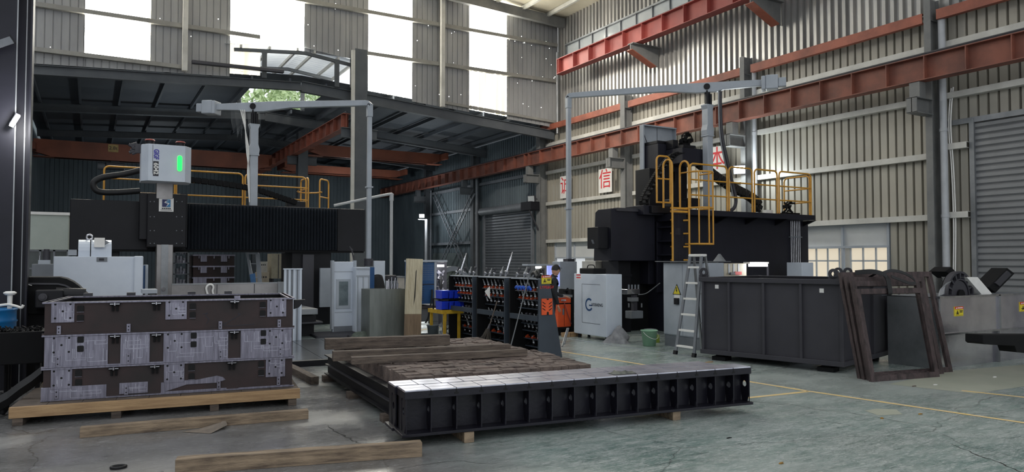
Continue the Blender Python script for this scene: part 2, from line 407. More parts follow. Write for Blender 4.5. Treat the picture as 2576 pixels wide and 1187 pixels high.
M_trans2 = trans_mat('aged_translucent_sheet', (242,226,176), 0.68)
names = ['window_4','window_5','window_6','window_7']
for (a, c, zb, zt), nm in zip(PAN, names):
    w = MB()
    if nm == 'window_5':
        cladY(w, FY+.01, a, c, 10.45, zt, .36, .03, .03, .02)
    else: cladY(w, FY+.01, a, c, annex_z if zb == 0 else zb, zt, .36, .03, .03, .02)
    o = struct(w, nm, M_trans)
    if nm == 'window_5':
        q = MB(); cladY(q, FY+.01, a, 5.75, annex_z, 10.45, .3, .03, .03, .02); q.build('pane', M_trans2, o)
    if nm == 'window_7':
        q = MB(); cladY(q, FY-.005, a+.02, c-.02, annex_z, 10.62, .3, .03, .03, .02); q.build('pane', M_trans2, o)
    if nm == 'window_4':
        q = MB(); cladY(q, FY-.005, 1.70, c-.01, 9.2, zt, .3, .03, .03, .02); q.build('pane', M_trans2, o)
# girts and posts of the gable wall
M_girt = mat('gable_girt', (150,148,142), 0.55, 0, (128,126,122), 1.2)
M_girtw = mat('white_girt', (206,204,198), 0.5, 0, (180,178,172), 1.2)
tn = 0
def trim(mb, m, bevel=0):
    global tn
    tn += 1; return struct(mb, 'trim_%d' % tn, m, bevel)
def cgirtY(z, x0, x1):
    trim(MB().box(x0, x1, FY-.20, FY-.19, z-.08, z+.08).box(x0, x1, FY-.19, FY-.02, z+.07, z+.08).box(x0, x1, FY-.19, FY-.02, z-.08, z-.07), M_girt)
for z, xs in ((10.70, ((-2.4,2.85),(3.05,5.7),(9.95,13.5),(13.7,19.9))), (12.5, ((-2.4,2.85),(3.05,13.5),(13.7,19.9))), (14.0, ((-2.4,19.9),))):
    for a, c in xs: cgirtY(z, a, c)
trim(MB().box(-2.4, 2.86, FY-.2, FY-.02, 9.05, 9.2), M_girt)
trim(MB().bar((13.7,FY-.1,8.98),(19.9,FY-.1,8.66),.14,.12), M_girt)
for x, zb in ((2.95, 8.95), (13.58, 8.72)):
    trim(MB().box(x-.09, x+.09, FY-.42, FY-.40, zb, 14.3).box(x-.09, x-.08, FY-.40, FY-.22, zb, 14.3).box(x-.09, x+.09, FY-.24, FY-.22, zb, 14.3), M_girtw)
# pin-holes of daylight in the old sheets
M_pin = emat('daylight_pinhole', (255,255,250), 6.0)
w = MB(); rr = random.Random(3)
for k in range(64):
    a, c = rr.choice(segs); x = rr.uniform(a+.1, c-.1); z = rr.choice([10.62,10.8,12.4,12.6,9.4,rr.uniform(9.5,13)])+rr.uniform(-.12,.12)
    if 5.6 < x < 9.6 and z < 10.6: continue
    if z > annex_z(x)+.2:
        s_ = rr.uniform(.010,.022); w.add([(x-s_,FY-.004,z),(x,FY-.004,z-s_),(x+s_,FY-.004,z),(x,FY-.004,z+s_)],[(0,1,2,3)])
trim(w, M_pin)
w = MB(); cladX(w, -14.0, -6, FY, 0, 12.0); struct(w, 'wall_left', M_cladfar)
# ---- hall roof (only its corner shows) with rafters and roof lights
def roof_z(x): return 14.25 + (9.0 - abs(x - 9.0)) * 0.06 - 0.35
M_roof = mat('roof_sheet', (214,206,186), 0.6, 0, (196,188,168), 0.6)
w = MB()
for (xa, xb) in ((-2.6, 0.5), (2.5, 7.5), (10.5, 15.5), (17.5, 20.6)):
    w.add([(xa,-6,roof_z(xa)),(xb,-6,roof_z(xb)),(xb,FY+.5,roof_z(xb)),(xa,FY+.5,roof_z(xa))],[(0,1,2,3)])
for (xa, xb) in ((0.5,2.5),(7.5,10.5),(15.5,17.5)):
    w.add([(xa,26,roof_z(xa)),(xb,26,roof_z(xb)),(xb,FY+.5,roof_z(xb)),(xa,FY+.5,roof_z(xa))],[(0,1,2,3)])
struct(w, 'ceiling', M_roof)
w = MB()
for x in (16.2, 17.6, 19.0): w.box(x-.06, x+.06, -6, FY, roof_z(x)-.2, roof_z(x)-.02)
trim(w, M_girtw)
w = MB(); w.bar((9,FY-.6,roof_z(9)-.45),(20.0,FY-.6,roof_z(20)-.30),.22,.45); w.bar((-2.4,FY-.6,roof_z(-2.4)-.4),(9,FY-.6,roof_z(9)-.45),.22,.45); trim(w, M_steelcol)
# ---- annex: roof, frames, back wall
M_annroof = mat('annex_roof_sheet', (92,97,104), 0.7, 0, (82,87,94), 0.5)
OP = (5.9, 9.0, 31.2, 36.5)
w = MB()
def rquad(x0,x1,y0,y1,up=.12):
    w.add([(x0,y0,annex_z(x0)+up),(x0,y1,annex_z(x0)+up),(x1,y1,annex_z(x1)+up),(x1,y0,annex_z(x1)+up)],[(0,1,2,3)])
rquad(-2.6,OP[0],FY,BY+.3); rquad(OP[1],20.3,FY,BY+.3)
rquad(OP[0],7.4,FY,OP[2]); rquad(7.4,OP[1],FY,OP[2]); rquad(OP[0],7.4,OP[3],BY+.3); rquad(7.4,OP[1],OP[3],BY+.3)
struct(w, 'ceiling_annex', M_annroof)
for Yr in (FY+.12, 37.3, 44.6, 51.5):
    w = MB(); dp = .34
    for (xa, xb) in ((-2.5,7.4),(7.4,19.9)):
        a = Vector((xa,Yr,annex_z(xa)-dp/2-.15)); c = Vector((xb,Yr,annex_z(xb)-dp/2-.15 - (.18 if xb > 15 else 0)))
        w.ibeam(a, c, .22, dp + (.1 if xb > 15 else 0), .025, .02)
    trim(w, M_steelann)
w = MB()
for k in range(15):
    x = -2.0 + k*1.5
    if OP[0]-.1 < x < OP[1]+.1:
        w.box(x-.04,x+.04,FY+.3,OP[2],annex_z(x)-.12,annex_z(x)+.05); w.box(x-.04,x+.04,OP[3],BY,annex_z(x)-.12,annex_z(x)+.05)
    else: w.box(x-.04,x+.04,FY+.3,BY,annex_z(x)-.12,annex_z(x)+.05)
trim(w, M_annroof)
w = MB(); cladY(w, BY, -2.8, 20, 0, 9.5); struct(w, 'wall_back_annex', M_cladann)
w = MB(); cladX(w, -2.8, FY, BY, 0, 9.2); struct(w, 'wall_left_annex', M_cladann)
# raised ridge canopy over the annex ridge, open at the sides
M_canopy = mat('canopy_sheet', (206,212,218), 0.45, 0.0, (186,192,200), 1.0)
_nt = M_canopy.node_tree; _b = _nt.nodes['Principled BSDF']; _tr = _nt.nodes.new('ShaderNodeBsdfTranslucent'); _mx = _nt.nodes.new('ShaderNodeMixShader')
_tr.inputs[0].default_value = rgb(226,232,240); _mx.inputs[0].default_value = .2; _nt.links.new(_b.outputs[0], _mx.inputs[1]); _nt.links.new(_tr.outputs[0], _mx.inputs[2])
_nt.links.new(_mx.outputs[0], _nt.nodes['Material Output'].inputs[0])
can = thing('ridge_canopy', 'raised corrugated ridge canopy over the gap at the top of the dark annex roof', 'roof canopy', (7.0, 32.8, 9.3))
w = MB()
def cz(x): return 10.28 + (x-4.5)/3.0*.28 if x < 7.5 else 10.56 - (x-7.5)/2.2*.26
n = 40; pr = []
ys = [FY-.15 + 6.0*i/n for i in range(n+1)]
vs = []; fs = []
for i, y in enumerate(ys):
    dz = .03 if i % 2 else 0
    for x in (4.4, 7.5, 9.75): vs.append((x, y, cz(x)+dz))
for i in range(n):
    for j in range(2): a = i*3+j; fs.append((a, a+1, a+4, a+3))
w.add(vs, fs); w.build('corrugated_sheet', M_canopy, can)
w = MB()
for x in (5.0, 6.1, 7.2, 7.9, 8.9, 9.6): w.box(x-.04, x+.04, FY-.1, FY+5.8, cz(x)-.13, cz(x)-.01)
w.build('purlin', M_girtw, can)
for y in (FY-.02, FY+2.9, FY+5.7):
    w = MB().bar((4.75,y,cz(4.75)-.2),(7.5,y,cz(7.5)-.2),.1,.13).bar((7.5,y,cz(7.5)-.2),(9.45,y,cz(9.45)-.2),.1,.13); w.build('rafter', M_steelann, can)
for x in (5.9, 8.85):
    for y in (FY-.02, FY+5.7): MB().box(x-.09,x+.09,y-.06,y+.06,annex_z(x)-.1,cz(x)-.2).build('post', M_steelann, can)
MB().bar((3.2,FY-.3,9.33),(6.6,FY-.3,9.40),.2,.13).build('rolled_flashing', M_dgrey, can, .02)
# ---- doors
M_roll = mat('roller_slats', (138,139,141), 0.45, 0.2, (124,125,127), 0.6)
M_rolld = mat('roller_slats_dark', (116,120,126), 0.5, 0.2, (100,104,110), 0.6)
def roller(name, y0, y1, zt, m, X=WX-.03, p=.16):
    mb = MB(); n = int(zt/p); prof = []
    for i in range(n+1):
        z = zt*i/n; prof += [(X+.03, z), (X-.02, z+zt/n*.25), (X-.02, z+zt/n*.75), (X+.025, z+zt/n*.97)]
    prof = [q for q in prof if q[1] <= zt]
    k = len(prof); mb.add([(x, y0, z) for x, z in prof]+[(x, y1, z) for x, z in prof], [(i, i+1, k+i+1, k+i) for i in range(k-1)])
    return struct(mb, name, m)
d1 = roller('door_1', D1[0], D1[1], D1[2], M_roll)
MB().box(WX-.12, WX-.02, D1[1]-.02, D1[1]+.10, 0, D1[2]+.1).build('guide_rail', M_galv, d1)
MB().box(WX-.10, WX-.02, D1[0], D1[1]+.8, D1[2], D1[2]+.14).build('lintel', M_galv, d1)
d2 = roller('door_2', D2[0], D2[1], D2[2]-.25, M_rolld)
MB().cyl((WX-.25,D2[0]-.1,D2[2]-.1),(WX-.25,D2[1]+.1,D2[2]-.1),.22,n=18).build('roll_housing', M_grey, d2)
for y in (D2[0]-.08, D2[1]+.08): MB().box(WX-.15, WX-.02, y-.08, y+.08, 0, D2[2]-.1).build('guide_rail', M_grey, d2)
# ---- windows of the right wall
M_frost = mat('frosted_pane', (206,208,208), 0.25, 0, (192,194,196), .6)
M_yellit = emat('sunlit_glow', (244,226,196), 0.85)  # emission imitates sunlight on the panes across the yard
def window(name, y0, y1, z0, z1, nmull, ztr):
    o = struct(MB().box(WX+.04, WX+.05, y0, y1, ztr, z1), name, M_frost)
    f = MB()
    for k in range(nmull+1):
        y = y0+(y1-y0)*k/nmull; f.box(WX-.03, WX+.06, y-.035, y+.035, z0, z1)
    for z in (z0, ztr, z1): f.box(WX-.04, WX+.06, y0, y1, z-.035, z+.035)
    f.build('window_frame', M_lgrey, o)
    g = glassmat('clear_pane', (200,204,206), 0.08, 0.35); MB().box(WX+.04, WX+.046, y0, y1, z0, ztr).build('pane', g, o)
    return o
window('window_1', W1_[0], W1_[1], .55, W1_[2], 3, 2.22)
window('window_2', W2_[0], W2_[1], .5, W2_[2], 2, 1.95)
# wall of the building across the yard, with its barred windows, seen through the panes
M_yard = mat('yard_wall', (216,204,186), .8)
yb = thing('neighbouring_building', 'pale building with barred windows across the yard outside the right wall windows', 'building', (26,18,0))
MB().box(26, 26.3, 8, 36, 0, 5).build('wall', M_yard, yb)
for k in range(7): 
    y = 10.2 + 2.1*k
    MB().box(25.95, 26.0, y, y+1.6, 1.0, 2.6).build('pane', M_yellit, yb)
    q = MB()
    for j in range(4): q.box(25.9, 25.95, y+1.6*j/3-.03, y+1.6*j/3+.03, 1.0, 2.6)
    for z in (1.0, 1.8, 2.6): q.box(25.9, 25.95, y, y+1.6, z-.03, z+.03)
    q.build('window_bars', M_lgrey, yb)
# ---- girts of the right wall
bays = [(24.35, 30.75), (17.75, 24.0), (11.4, 17.4), (5.0, 11.0)]
def girtX(z, y0, y1, m=M_girtw): trim(MB().box(WX-.21, WX-.20, y0, y1, z-.08, z+.08).box(WX-.20, WX-.01, y0, y1, z+.065, z+.08).box(WX-.20, WX-.01, y0, y1, z-.08, z-.07), m)
for (a, c) in bays[:3]:
    for z in (7.62, 6.22, 4.66):
        girtX(z, a, c)
girtX(2.98, 11.4, 17.4); girtX(2.78, 24.35, 30.75); girtX(2.95, 17.75, 24.0)
for z in (7.62, 6.22): girtX(z, 5.0, 11.0)
for z in (4.85, 3.02): girtX(z, 10.42, 11.0)
for z in (6.3, 4.9, 2.9): girtX(z, 38.6, 45.3, M_grey)
girtX(6.3, 31.3, 38.1, M_grey)
for (a, c) in [(24.3,31.0),(17.72,23.95),(11.38,17.35),(4.9,11.0)]:
    trim(MB().box(WX-.46, WX-.44, a, c, 8.28, 8.55).box(WX-.44, WX-.30, a, c, 8.53, 8.55).box(WX-.44, WX-.30, a, c, 8.28, 8.30), M_channel)
trim(MB().box(WX-.14, WX+.02, -6, 31, 8.55, 8.60), M_steelcol)
# ================================================================ STEELWORK, PIPES, LAMPS, SIGNS
def hcol(name, label, x0, x1, y0, y1, z1, m, web='x', t=.03, z0=0.0):
    o = thing(name, label, 'steel column', ((x0+x1)/2, (y0+y1)/2, z0))
    mb = MB(); xm = (x0+x1)/2; ym = (y0+y1)/2
    if web == 'x': mb.box(x0, x0+t, y0, y1, z0, z1).box(x1-t, x1, y0, y1, z0, z1).box(x0+t, x1-t, ym-.012, ym+.012, z0, z1)
    else: mb.box(x0, x1, y0, y0+t, z0, z1).box(x0, x1, y1-t, y1, z0, z1).box(xm-.012, xm+.012, y0+t, y1-t, z0, z1)
    mb.build('shaft', m, o)
    mb = MB().box(x0-.08, x1+.03, y0-.08, y1+.08, z0, z0+.03); mb.build('base_plate', m, o)
    return o
rcols = [(4.65,4.9,'grey steel wall column beyond the right edge of the view by the near roller door'),
         (aX(2345,300,19.5).y, aX(2328,300,19.5).y, 'grey steel wall column beside the grey downpipe and near roller door'),
         (aX(1873,300,19.5).y, aX(1862,300,19.5).y, 'grey steel wall column carrying the lit floodlight'),
         (aX(1571,300,19.5).y, aX(1560,300,19.5).y, 'grey steel wall column just right of the second red character sign'),
         (30.85, 31.2, 'grey corner column where the dark annex meets the right wall')]
RCY = []
for y0, y1, lb in rcols[1:]:
    o = hcol('steel_column', lb, 19.5, 19.93, y0, y1, 8.9, M_steelcol); ym = (y0+y1)/2; RCY.append((ym, o))
    # corbel carrying the runway beam
    MB().ibeam((19.5,ym,5.92),(18.72,ym,5.92),.28,.42,.025,.02).box(18.72,18.745,ym-.14,ym+.14,5.72,6.12).build('bracket', M_steelcol, o)
    MB().box(18.86,19.14,ym-.14,ym+.14,6.13,6.54).build('bracket', M_steelcol, o)
    if y0 < 30: MB().box(19.55,19.9,y0+.02,y1-.02,8.3,8.6).build('cap_plate', M_steelcol, o)
for yc, lb in ((38.4,'dark annex wall column left of the far roller door'),(45.4,'dark annex wall column left of the crossed ladder braces')):
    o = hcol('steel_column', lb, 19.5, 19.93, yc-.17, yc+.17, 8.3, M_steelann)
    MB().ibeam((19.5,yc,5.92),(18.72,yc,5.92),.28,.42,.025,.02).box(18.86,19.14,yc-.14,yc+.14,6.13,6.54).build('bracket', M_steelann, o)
for yc, z1, lb in ((29.65,10.7,'tall grey annex column at the opening, nearest to the pendant arm pole'),(39.2,8.7,'grey annex column standing midway along the lit runway beam'),(51.6,8.7,'farthest grey annex column behind the left pendant arm post')):
    o = hcol('steel_column', lb, 9.46, 9.98, yc-.25, yc+.25, z1, M_steelann, 'y')
    MB().box(9.462,9.978,yc-.255,yc-.24,0,z1-.002).build('cover_plate', M_steelann, o)
    MB().ibeam((9.46,yc,7.15),(8.95,yc,7.15),.3,.42,.025,.02).ibeam((9.98,yc,7.15),(10.5,yc,7.15),.3,.42,.025,.02).build('bracket', M_steelann, o)
    if yc < 31: MB().box(9.30,9.44,yc-.3,yc-.2,.4,10.6).build('cable_tray', M_girtw, o)
# runway beams
M_run = mat('brown_primer', (138,82,66), 0.6, 0, (104,64,54), 1.2)
def runway(name, label, X, y0, y1, zb, zt, m, step, w=.34, off=0.0):
    o = thing(name, label, 'crane beam', (X, y0, zb))
    zc = (zb+zt)/2
    MB().ibeam((X,y0,zc),(X,y1,zc),w,zt-zb,.025,.016).build('girder', m, o)
    MB().box(X-.035,X+.035,y0,y1,zt,zt+.02).box(X-.012,X+.012,y0,y1,zt+.02,zt+.07).box(X-.03,X+.03,y0,y1,zt+.07,zt+.10).build('rail', M_dgrey, o)
    y = y0 + .3 + off
    while y < y1 - .05:
        MB().box(X-w/2+.01,X+w/2-.01,y-.012,y+.012,zb+.025,zt-.025).build('stiffener', m, o); y += step
    return o
runway('crane_runway_beam','long rust red crane runway beam on corbels along the right wall', 19.0, -3, 31.0, 6.55, 7.2, M_run, 1.05)
runway('crane_runway_beam','dark end of the wall runway beam running on inside the annex', 19.0, 31.02, 52.5, 6.55, 7.2, M_run, 1.05)
o = runway('crane_runway_beam','bright red upper crane beam below the clerestory glazing', 18.9, -3, 28.1, 10.52, 11.22, M_redup, 1.18, .4)
MB().box(18.72,19.08,28.1,28.13,10.5,11.25).build('end_plate', M_redup, o)
for px in (1622, 1928): 
    ym = aX(px,110,19.3).y
    o2 = thing('crane_bracket', 'dark tapered bracket under the upper crane beam, ' + ('the one nearer the hall corner' if px < 1700 else 'the one above the pendant arm counterweight'), 'bracket', (19.9,ym,9.7))
    MB().prism([(18.55,10.50),(20.0,10.50),(20.0,9.72),(19.72,9.70),(18.55,10.22)],'y',ym-.02,ym+.02).box(18.55,20.0,ym-.17,ym+.17,10.47,10.51).build('gusset', M_steelcol, o2)
    MB().bar((18.5,ym,10.22),(19.75,ym,9.69),.34,.03).build('bottom_flange', M_channel, o2)
runway('crane_runway_beam','salmon lit crane runway beam leading into the annex from its front column', 9.3, 30.0, 52.5, 7.42, 8.05, M_channel, 1.15, .34)
def bridge(label, x0, x1, Y, z0, z1):
    o = thing('bridge_crane_girder', label, 'overhead crane', ((x0+x1)/2, Y, z0))
    zt = z1
    MB().prism([(x0,z0+.25),(x0+.9,z0),(x1-.9,z0),(x1,z0+.25),(x1,z1),(x0,z1)],'y',Y-.2,Y+.2).build('box_girder', M_crane, o)
    MB().box(x0,x1,Y-.32,Y+.32,z0-.02 + .02,z0+.03).build('bottom_flange', M_crane, o)
    MB().box(x0-.05,x0+.15,Y-1.1,Y+1.1,z0+.25,z0+.62).build('end_carriage', M_crane, o); MB().box(x1-.15,x1+.05,Y-1.1,Y+1.1,z0+.25,z0+.62).build('end_carriage', M_crane, o)
    return o
cr = bridge('orange overhead crane girder crossing the left annex bay with a yellow load plate', -2.6, 9.1, 44.0, 7.1, 8.0)
p = aY(285,373,43.8); MB().box(p.x-.24,p.x+.24,43.77,43.8,p.z-.2,p.z+.2).build('load_plate', mat('load_plate_yellow',(206,176,110),.5), cr)
text('2.8t', .26, face_negY((p.x,43.765,p.z)), 'load_lettering', M_txtdk, cr)
bridge('dim orange overhead crane girder in the right annex bay', 10.6, 18.9, 41.6, 7.8, 8.46)
bridge('farther dim orange crane girder low in the right annex bay', 10.6, 18.8, 48.0, 7.5, 8.1)
# hoist hanging under the left crane
h = thing('crane_hoist', 'dark crane hoist hanging under the orange girder beside the white head cover', 'hoist', (aY(295,405,44).x,44,6.6))
x = aY(295,405,44).x
MB().box(x-.55,x+.35,43.75,44.25,6.65,7.0).build('hoist_body', M_dgrey, h, .04); MB().cyl((x-.9,44,6.8),(x-.55,44,6.8),.2).build('motor', M_grey, h)
MB().box(x-.3,x+.1,43.95,44.05,7.0,7.1).build('trolley', M_dgrey, h)
# left foreground column
o = thing('steel_column', 'near dark steel column with highlights painted along its plate edges at the left border', 'steel column', (-1.1,12.6,0))
MB().box(-1.35,-.955,12.35,12.38,0,9).box(-1.35,-.955,12.9,12.93,0,9).box(-1.2,-1.17,12.38,12.9,0,9).box(-.955,-.78,12.62,12.65,0,9).box(-.80,-.775,12.45,12.85,0,9).build('shaft', M_navy, o)
MB().box(-.957,-.940,12.343,12.353,0,9).box(-.862,-.848,12.60,12.622,0,9).build('edge_highlight', M_galv, o)  # pale strips painting specular highlights along the plate edges
o = thing('column_lamp', 'short lit lamp clamped to the near left column', 'lamp', (-.93,12.25,4.2))
p0 = aY(28,318,12.2); p1 = aY(46,290,12.2)
MB().bar(p0, p1, .045, .05).build('lamp_tube', M_glow, o); MB().bar(p0+Vector((0,.04,.02)), p1+Vector((0,.04,.02)), .07, .06).build('housing', M_dgrey, o)
MB().bar((p0+p1)/2+Vector((0,.05,0)), ((p0+p1)/2).xy.to_3d()+Vector((-.02,.15,(p0.z+p1.z)/2-.05)), .03, .03).build('bracket', M_dgrey, o)
LAMP0 = (p0+p1)/2
o = thing('steel_bracket_arm', 'grey square bracket arm on the near left column above its lamp', 'bracket', aY(20,108,12.3))
MB().bar(aY(-40,124,12.2), aY(30,100,12.2), .06, .09).build('arm', M_grey, o); MB().bar(aY(30,100,12.2), aY(34,98.5,12.2), .075, .12).build('end_cap', M_black, o)
# pipes
def pipe(label, X, Y, r, z0, z1, m, collars=()):
    o = thing('downpipe', label, 'pipe', (X,Y,z0)); MB().cyl((X,Y,z0),(X,Y,z1),r,n=16).build('pipe', m, o)
    for z in collars: MB().cyl((X,Y,z-.04),(X,Y,z+.04),r+.012,n=16).build('collar', m, o)
    return o
M_pipe = mat('grey_pvc', (186,188,192), .4, 0, (168,170,174), 1.5)
pipe('wide grey plastic downpipe beside the near wall column', 19.72, aX(2373,300,19.72).y, .09, 0, 8.5, M_pipe, (1.2,3.0,5.3,6.9))
pipe('grey downpipe beside the floodlit wall column', 19.75, aX(1898,300,19.75).y, .075, 0, 8.4, M_pipe, (2.5,4.5,6.2))
pipe('thin grey downpipe in the corner between the gable and right wall', 19.6, 29.4, .06, 8.0, 12.0, M_galv)
pipe('dark downpipe inside the annex left of the far roller door', 19.6, 37.95, .08, 0, 7.0, M_grey, (3.0,4.6))
pipe('thin grey pipe on the annex wall left of the crossed braces', 19.6, aX(1084,550,19.6).y, .05, 0, 6.5, M_grey)
def conduit(label, pix, X, r=.018):
    P_ = [aX(a,b,X) for a,b in pix]; P_.append(Vector((X,P_[-1].y,0))); mb = MB().tube(spline(P_, 6), r, 6); return mb.build('cable_conduit', M_signw, None, 0, label, 'conduit', 'white conduits by the roller door')
conduit('left of two white conduits curving down beside the near roller door', [(2393,222),(2388,275),(2387,330),(2394,430),(2399,560),(2398,690),(2399,762)], 19.85)
conduit('right of two white conduits curving down beside the near roller door', [(2398,219),(2393,275),(2392,330),(2399,430),(2404,560),(2403,690),(2404,762)], 19.85)
# character signs
def sign(ch, pl, pr, pt, pb, lb, X=19.78):
    a = aX(pl, pt, X); b = aX(pr, pb, X); ym = (a.y+b.y)/2; zt = aX((pl+pr)/2, pt+2, X).z; zb = aX((pl+pr)/2, pb-2, X).z; zm = (zt+zb)/2
    o = thing('character_sign', lb, 'sign', (X, ym, zb))
    MB().box(X, X+.02, min(a.y,b.y), max(a.y,b.y), zb, zt).build('panel', M_signw, o)
    W = abs(a.y-b.y); 
    text(ch, (zt-zb)*.86, face_negX((X-.006, ym, zm+.02)), 'character', M_txtred, o, .003, sx=W/(zt-zb)*1.12)
    return o
sign('诚', 1409, 1437, 440, 500, 'white sign with the red character nearest the corner, behind the pendant pole')
sign('信', 1506, 1539, 422, 486, 'white sign with a red character left of the machine cover box')
sign('本', 1783, 1826, 366, 441, 'white sign with a red character behind the right pendant arm post')
# lamps
def flood(label, loc, aim, lit=True, s=.2):
    loc = Vector(loc); d = Vector(aim).normalized(); o = thing('floodlight', label, 'floodlight', loc)
    q = d.to_track_quat('-Y', 'Z').to_matrix().to_4x4(); W = Matrix.Translation(loc) @ q
    MB(W).box(-s,s,0,.09,-s*.75,s*.75).build('housing', M_dgrey, o, .01)
    MB(W).box(-s*.88,s*.88,-.006,0,-s*.62,s*.62).build('lens', M_glow if lit else M_pane, o)
    f = MB(W)
    for k in range(6): f.box(-s+.05+k*s*.32,-s+.07+k*s*.32,.09,.13,-s*.6,s*.6)
    f.build('cooling_fin', M_dgrey, o)
    MB(W).tube([(-s-.02,.05,0),(-s-.02,.16,-.0),(-s-.02,.2,-.05),(s+.02,.2,-.05),(s+.02,.16,0),(s+.02,.05,0)],.014,6).build('bracket', M_dgrey, o)
    return o
yc = RCY[1][0]
FLO = flood('brightly lit floodlight on the wall column above the yellow railing', (19.2, aX(1860,427,19.2).y, aX(1860,427,19.2).z), (-.8,-.6,-.25))
FL1 = aX(1860,427,19.2)
q = aX(1862,427,19.35); MB().bar((19.33,q.y,q.z-.06),(19.55,q.y,q.z-.06),.04,.04).build('bracket_arm', M_dgrey, FLO)
q = aX(1336,500,19.0); flood('unlit floodlight on top of the dark door motor box in the annex', (19.0,q.y,q.z), (-.9,-.35,-.1), False, .22)
o = thing('door_motor_box', 'dark box on a strut bracket by the far roller door', 'motor box', (19.3,32.0,4.6))
a = aX(1318,512,19.1); b = aX(1343,528,19.1)
MB().box(18.9,19.45,min(a.y,b.y),max(a.y,b.y),b.z,a.z+.05).build('housing', M_black, o, .02)
MB().bar((18.95,b.y+.2,b.z),(19.5,b.y+.2,b.z-1.0),.06,.06).build('strut', M_dgrey, o)
p = aY(1061,543,43.0)
flood('lit floodlight on the slim post deep in the annex', p, (-.5,-.85,-.2), True, .17)
LAMP2 = p
MB().cyl((p.x+.35,43.1,0),(p.x+.35,43.1,p.z-.22),.09).box(p.x-.2,p.x+.4,43.06,43.14,p.z-.25,p.z-.19).build('lamp_post', M_pipe, None, 0, 'slim grey post carrying the lit floodlight deep in the annex', 'lamp post')
# crossed ladder braces on the annex wall
def brace(label, a, b, X):
    A = aX(*a, X); B = aX(*b, X); o = thing('ladder_brace', label, 'brace', B)
    d = (B-A).normalized(); n = Vector((0, -d.z, d.y)) * .17
    for s_ in (-1, 1): MB().bar(A+n*s_, B+n*s_, .06, .06, (1,0,0)).build('rail', M_grey, o)
    k = int((B-A).length/.55)
    for i in range(1, k): 
        c = A.lerp(B, i/k); MB().bar(c-n, c+n, .04, .04, (1,0,0)).build('rung', M_grey, o)
brace('ladder shaped brace leaning left at its top on the annex wall', (1092,490), (1178,690), 19.6)
brace('ladder shaped brace leaning right at its top on the annex wall', (1192,482), (1112,660), 19.45)
w = struct(MB().box(WX-.06,WX-.03,aX(1175,650,19.97).y,aX(1090,650,19.97).y,1.0,2.3), 'window_8', mat('dim_pane',(112,120,120),.3))
# grey pipe swing arm in the annex opening
o = thing('pipe_swing_arm', 'thin grey pipe swing arm dropping down right of the left pendant pole', 'pipe arm', (aY(985,655,26).x,26,0))
P = [aY(840,517,26), aY(975,489,26), aY(985,492,26), aY(985,500,26)]
MB().tube(spline(P,4),.05,8).build('arm', M_pipe, o); a = aY(985,495,26); MB().cyl((a.x,26,0),(a.x,26,a.z),.06).build('drop_pipe', M_pipe, o); MB().cyl((a.x,26,a.z-.15),(a.x,26,a.z+.08),.08).build('joint', M_pipe, o)
# torn plastic film
M_film = glassmat('torn_film', (190,194,198), .5, .22)
o = thing('torn_plastic_film', 'torn translucent plastic film hanging behind the left pendant arm pivot', 'plastic film', (aY(615,300,33).x,33,7))
for (xa, xb, yt, yb, sd) in ((583,618,262,350,1),(622,655,268,345,2)):
    rng = random.Random(sd); mb = MB(); n = 9; vs = []
    for i in range(n+1):
        px = xa+(xb-xa)*i/n; t = aY(px, yt, 33); b = aY(px+rng.uniform(-3,3), yb-rng.uniform(0,55), 33)
        vs += [t+Vector((0,.12*sin(i*2.1),0)), t.lerp(b,.5)+Vector((0,.15*sin(i*1.7+1),0)), b+Vector((0,.12*sin(i*2.6),0))]
    mb.add(vs, [(3*i+j,3*i+j+1,3*i+4+j,3*i+3+j) for i in range(n) for j in (0,1)], True); mb.build('film_strip', M_film, o)
# trees outside, glimpsed through the ridge gap
M_leaf = mat('hazed_foliage', (196,212,168), .7, 0, (150,176,120), 3); M_bark = mat('bark', (90,76,60), .9)  # leaf tones paled to imitate haze and overexposure
for k, (tx, ty, tz) in enumerate(((12.5,60,13.5),(17.0,70,16.5),(21.5,62,13.0))):
    o = thing('tree', ['leafy tree seen left in the gap under the ridge canopy','tallest leafy tree seen centrally in the gap under the ridge canopy','leafy tree seen right in the gap under the ridge canopy'][k], 'tree', (tx,ty,0))
    MB().cyl((tx,ty,0),(tx,ty,tz-1),.35,.15).build('trunk', M_bark, o)
    rng = random.Random(k); mb = MB()
    for i in range(900):
        v = Vector((rng.gauss(0,1),rng.gauss(0,1),rng.gauss(0,1))).normalized()*rng.uniform(.5,1)**.5; c = Vector((tx+v.x*2.6,ty+v.y*2.2,tz+v.z*2.6)); s_ = rng.uniform(.15,.32)
        u = Vector((rng.uniform(-1,1),rng.uniform(-1,1),rng.uniform(-1,1))).normalized(); w_ = u.orthogonal().normalized()*s_; u = u*s_
        mb.add([c-u-w_*.5,c+u-w_*.5,c+u+w_*.5,c-u+w_*.5],[(0,1,2,3)])
    mb.build('crown', M_leaf, o)
# ================================================================ LEFT GANTRY MILL AND THE THINGS AROUND IT
def bx(pl, pr, pt, pb, Y, d, mb=None):       # box whose front face (plane Y) spans the given outline, depth d away
    pm = (pl+pr)/2; x0 = aY(pl, pt, Y).x; x1 = aY(pr, pt, Y).x; zt = aY(pm, pt, Y).z; zb = aY(pm, pb, Y).z
    return (mb or MB()).box(x0, x1, Y, Y+d, zb, zt)
def bx0(pl, pr, pt, Y, d, mb=None, z0=0.0):
    pm = (pl+pr)/2; return (mb or MB()).box(aY(pl,pt,Y).x, aY(pr,pt,Y).x, Y, Y+d, z0, aY(pm,pt,Y).z)
G = thing('gantry_milling_machine', 'left black gantry milling machine with pleated beam cover and white head box', 'milling machine', (3.2,21.0,0))
YB = 20.4
XL = aY(175,560,YB).x; XR = aY(920,560,YB).x
MB().box(XL,XR,YB+.12,YB+1.1,2.05,3.30).build('crossbeam', M_black, G, .02)
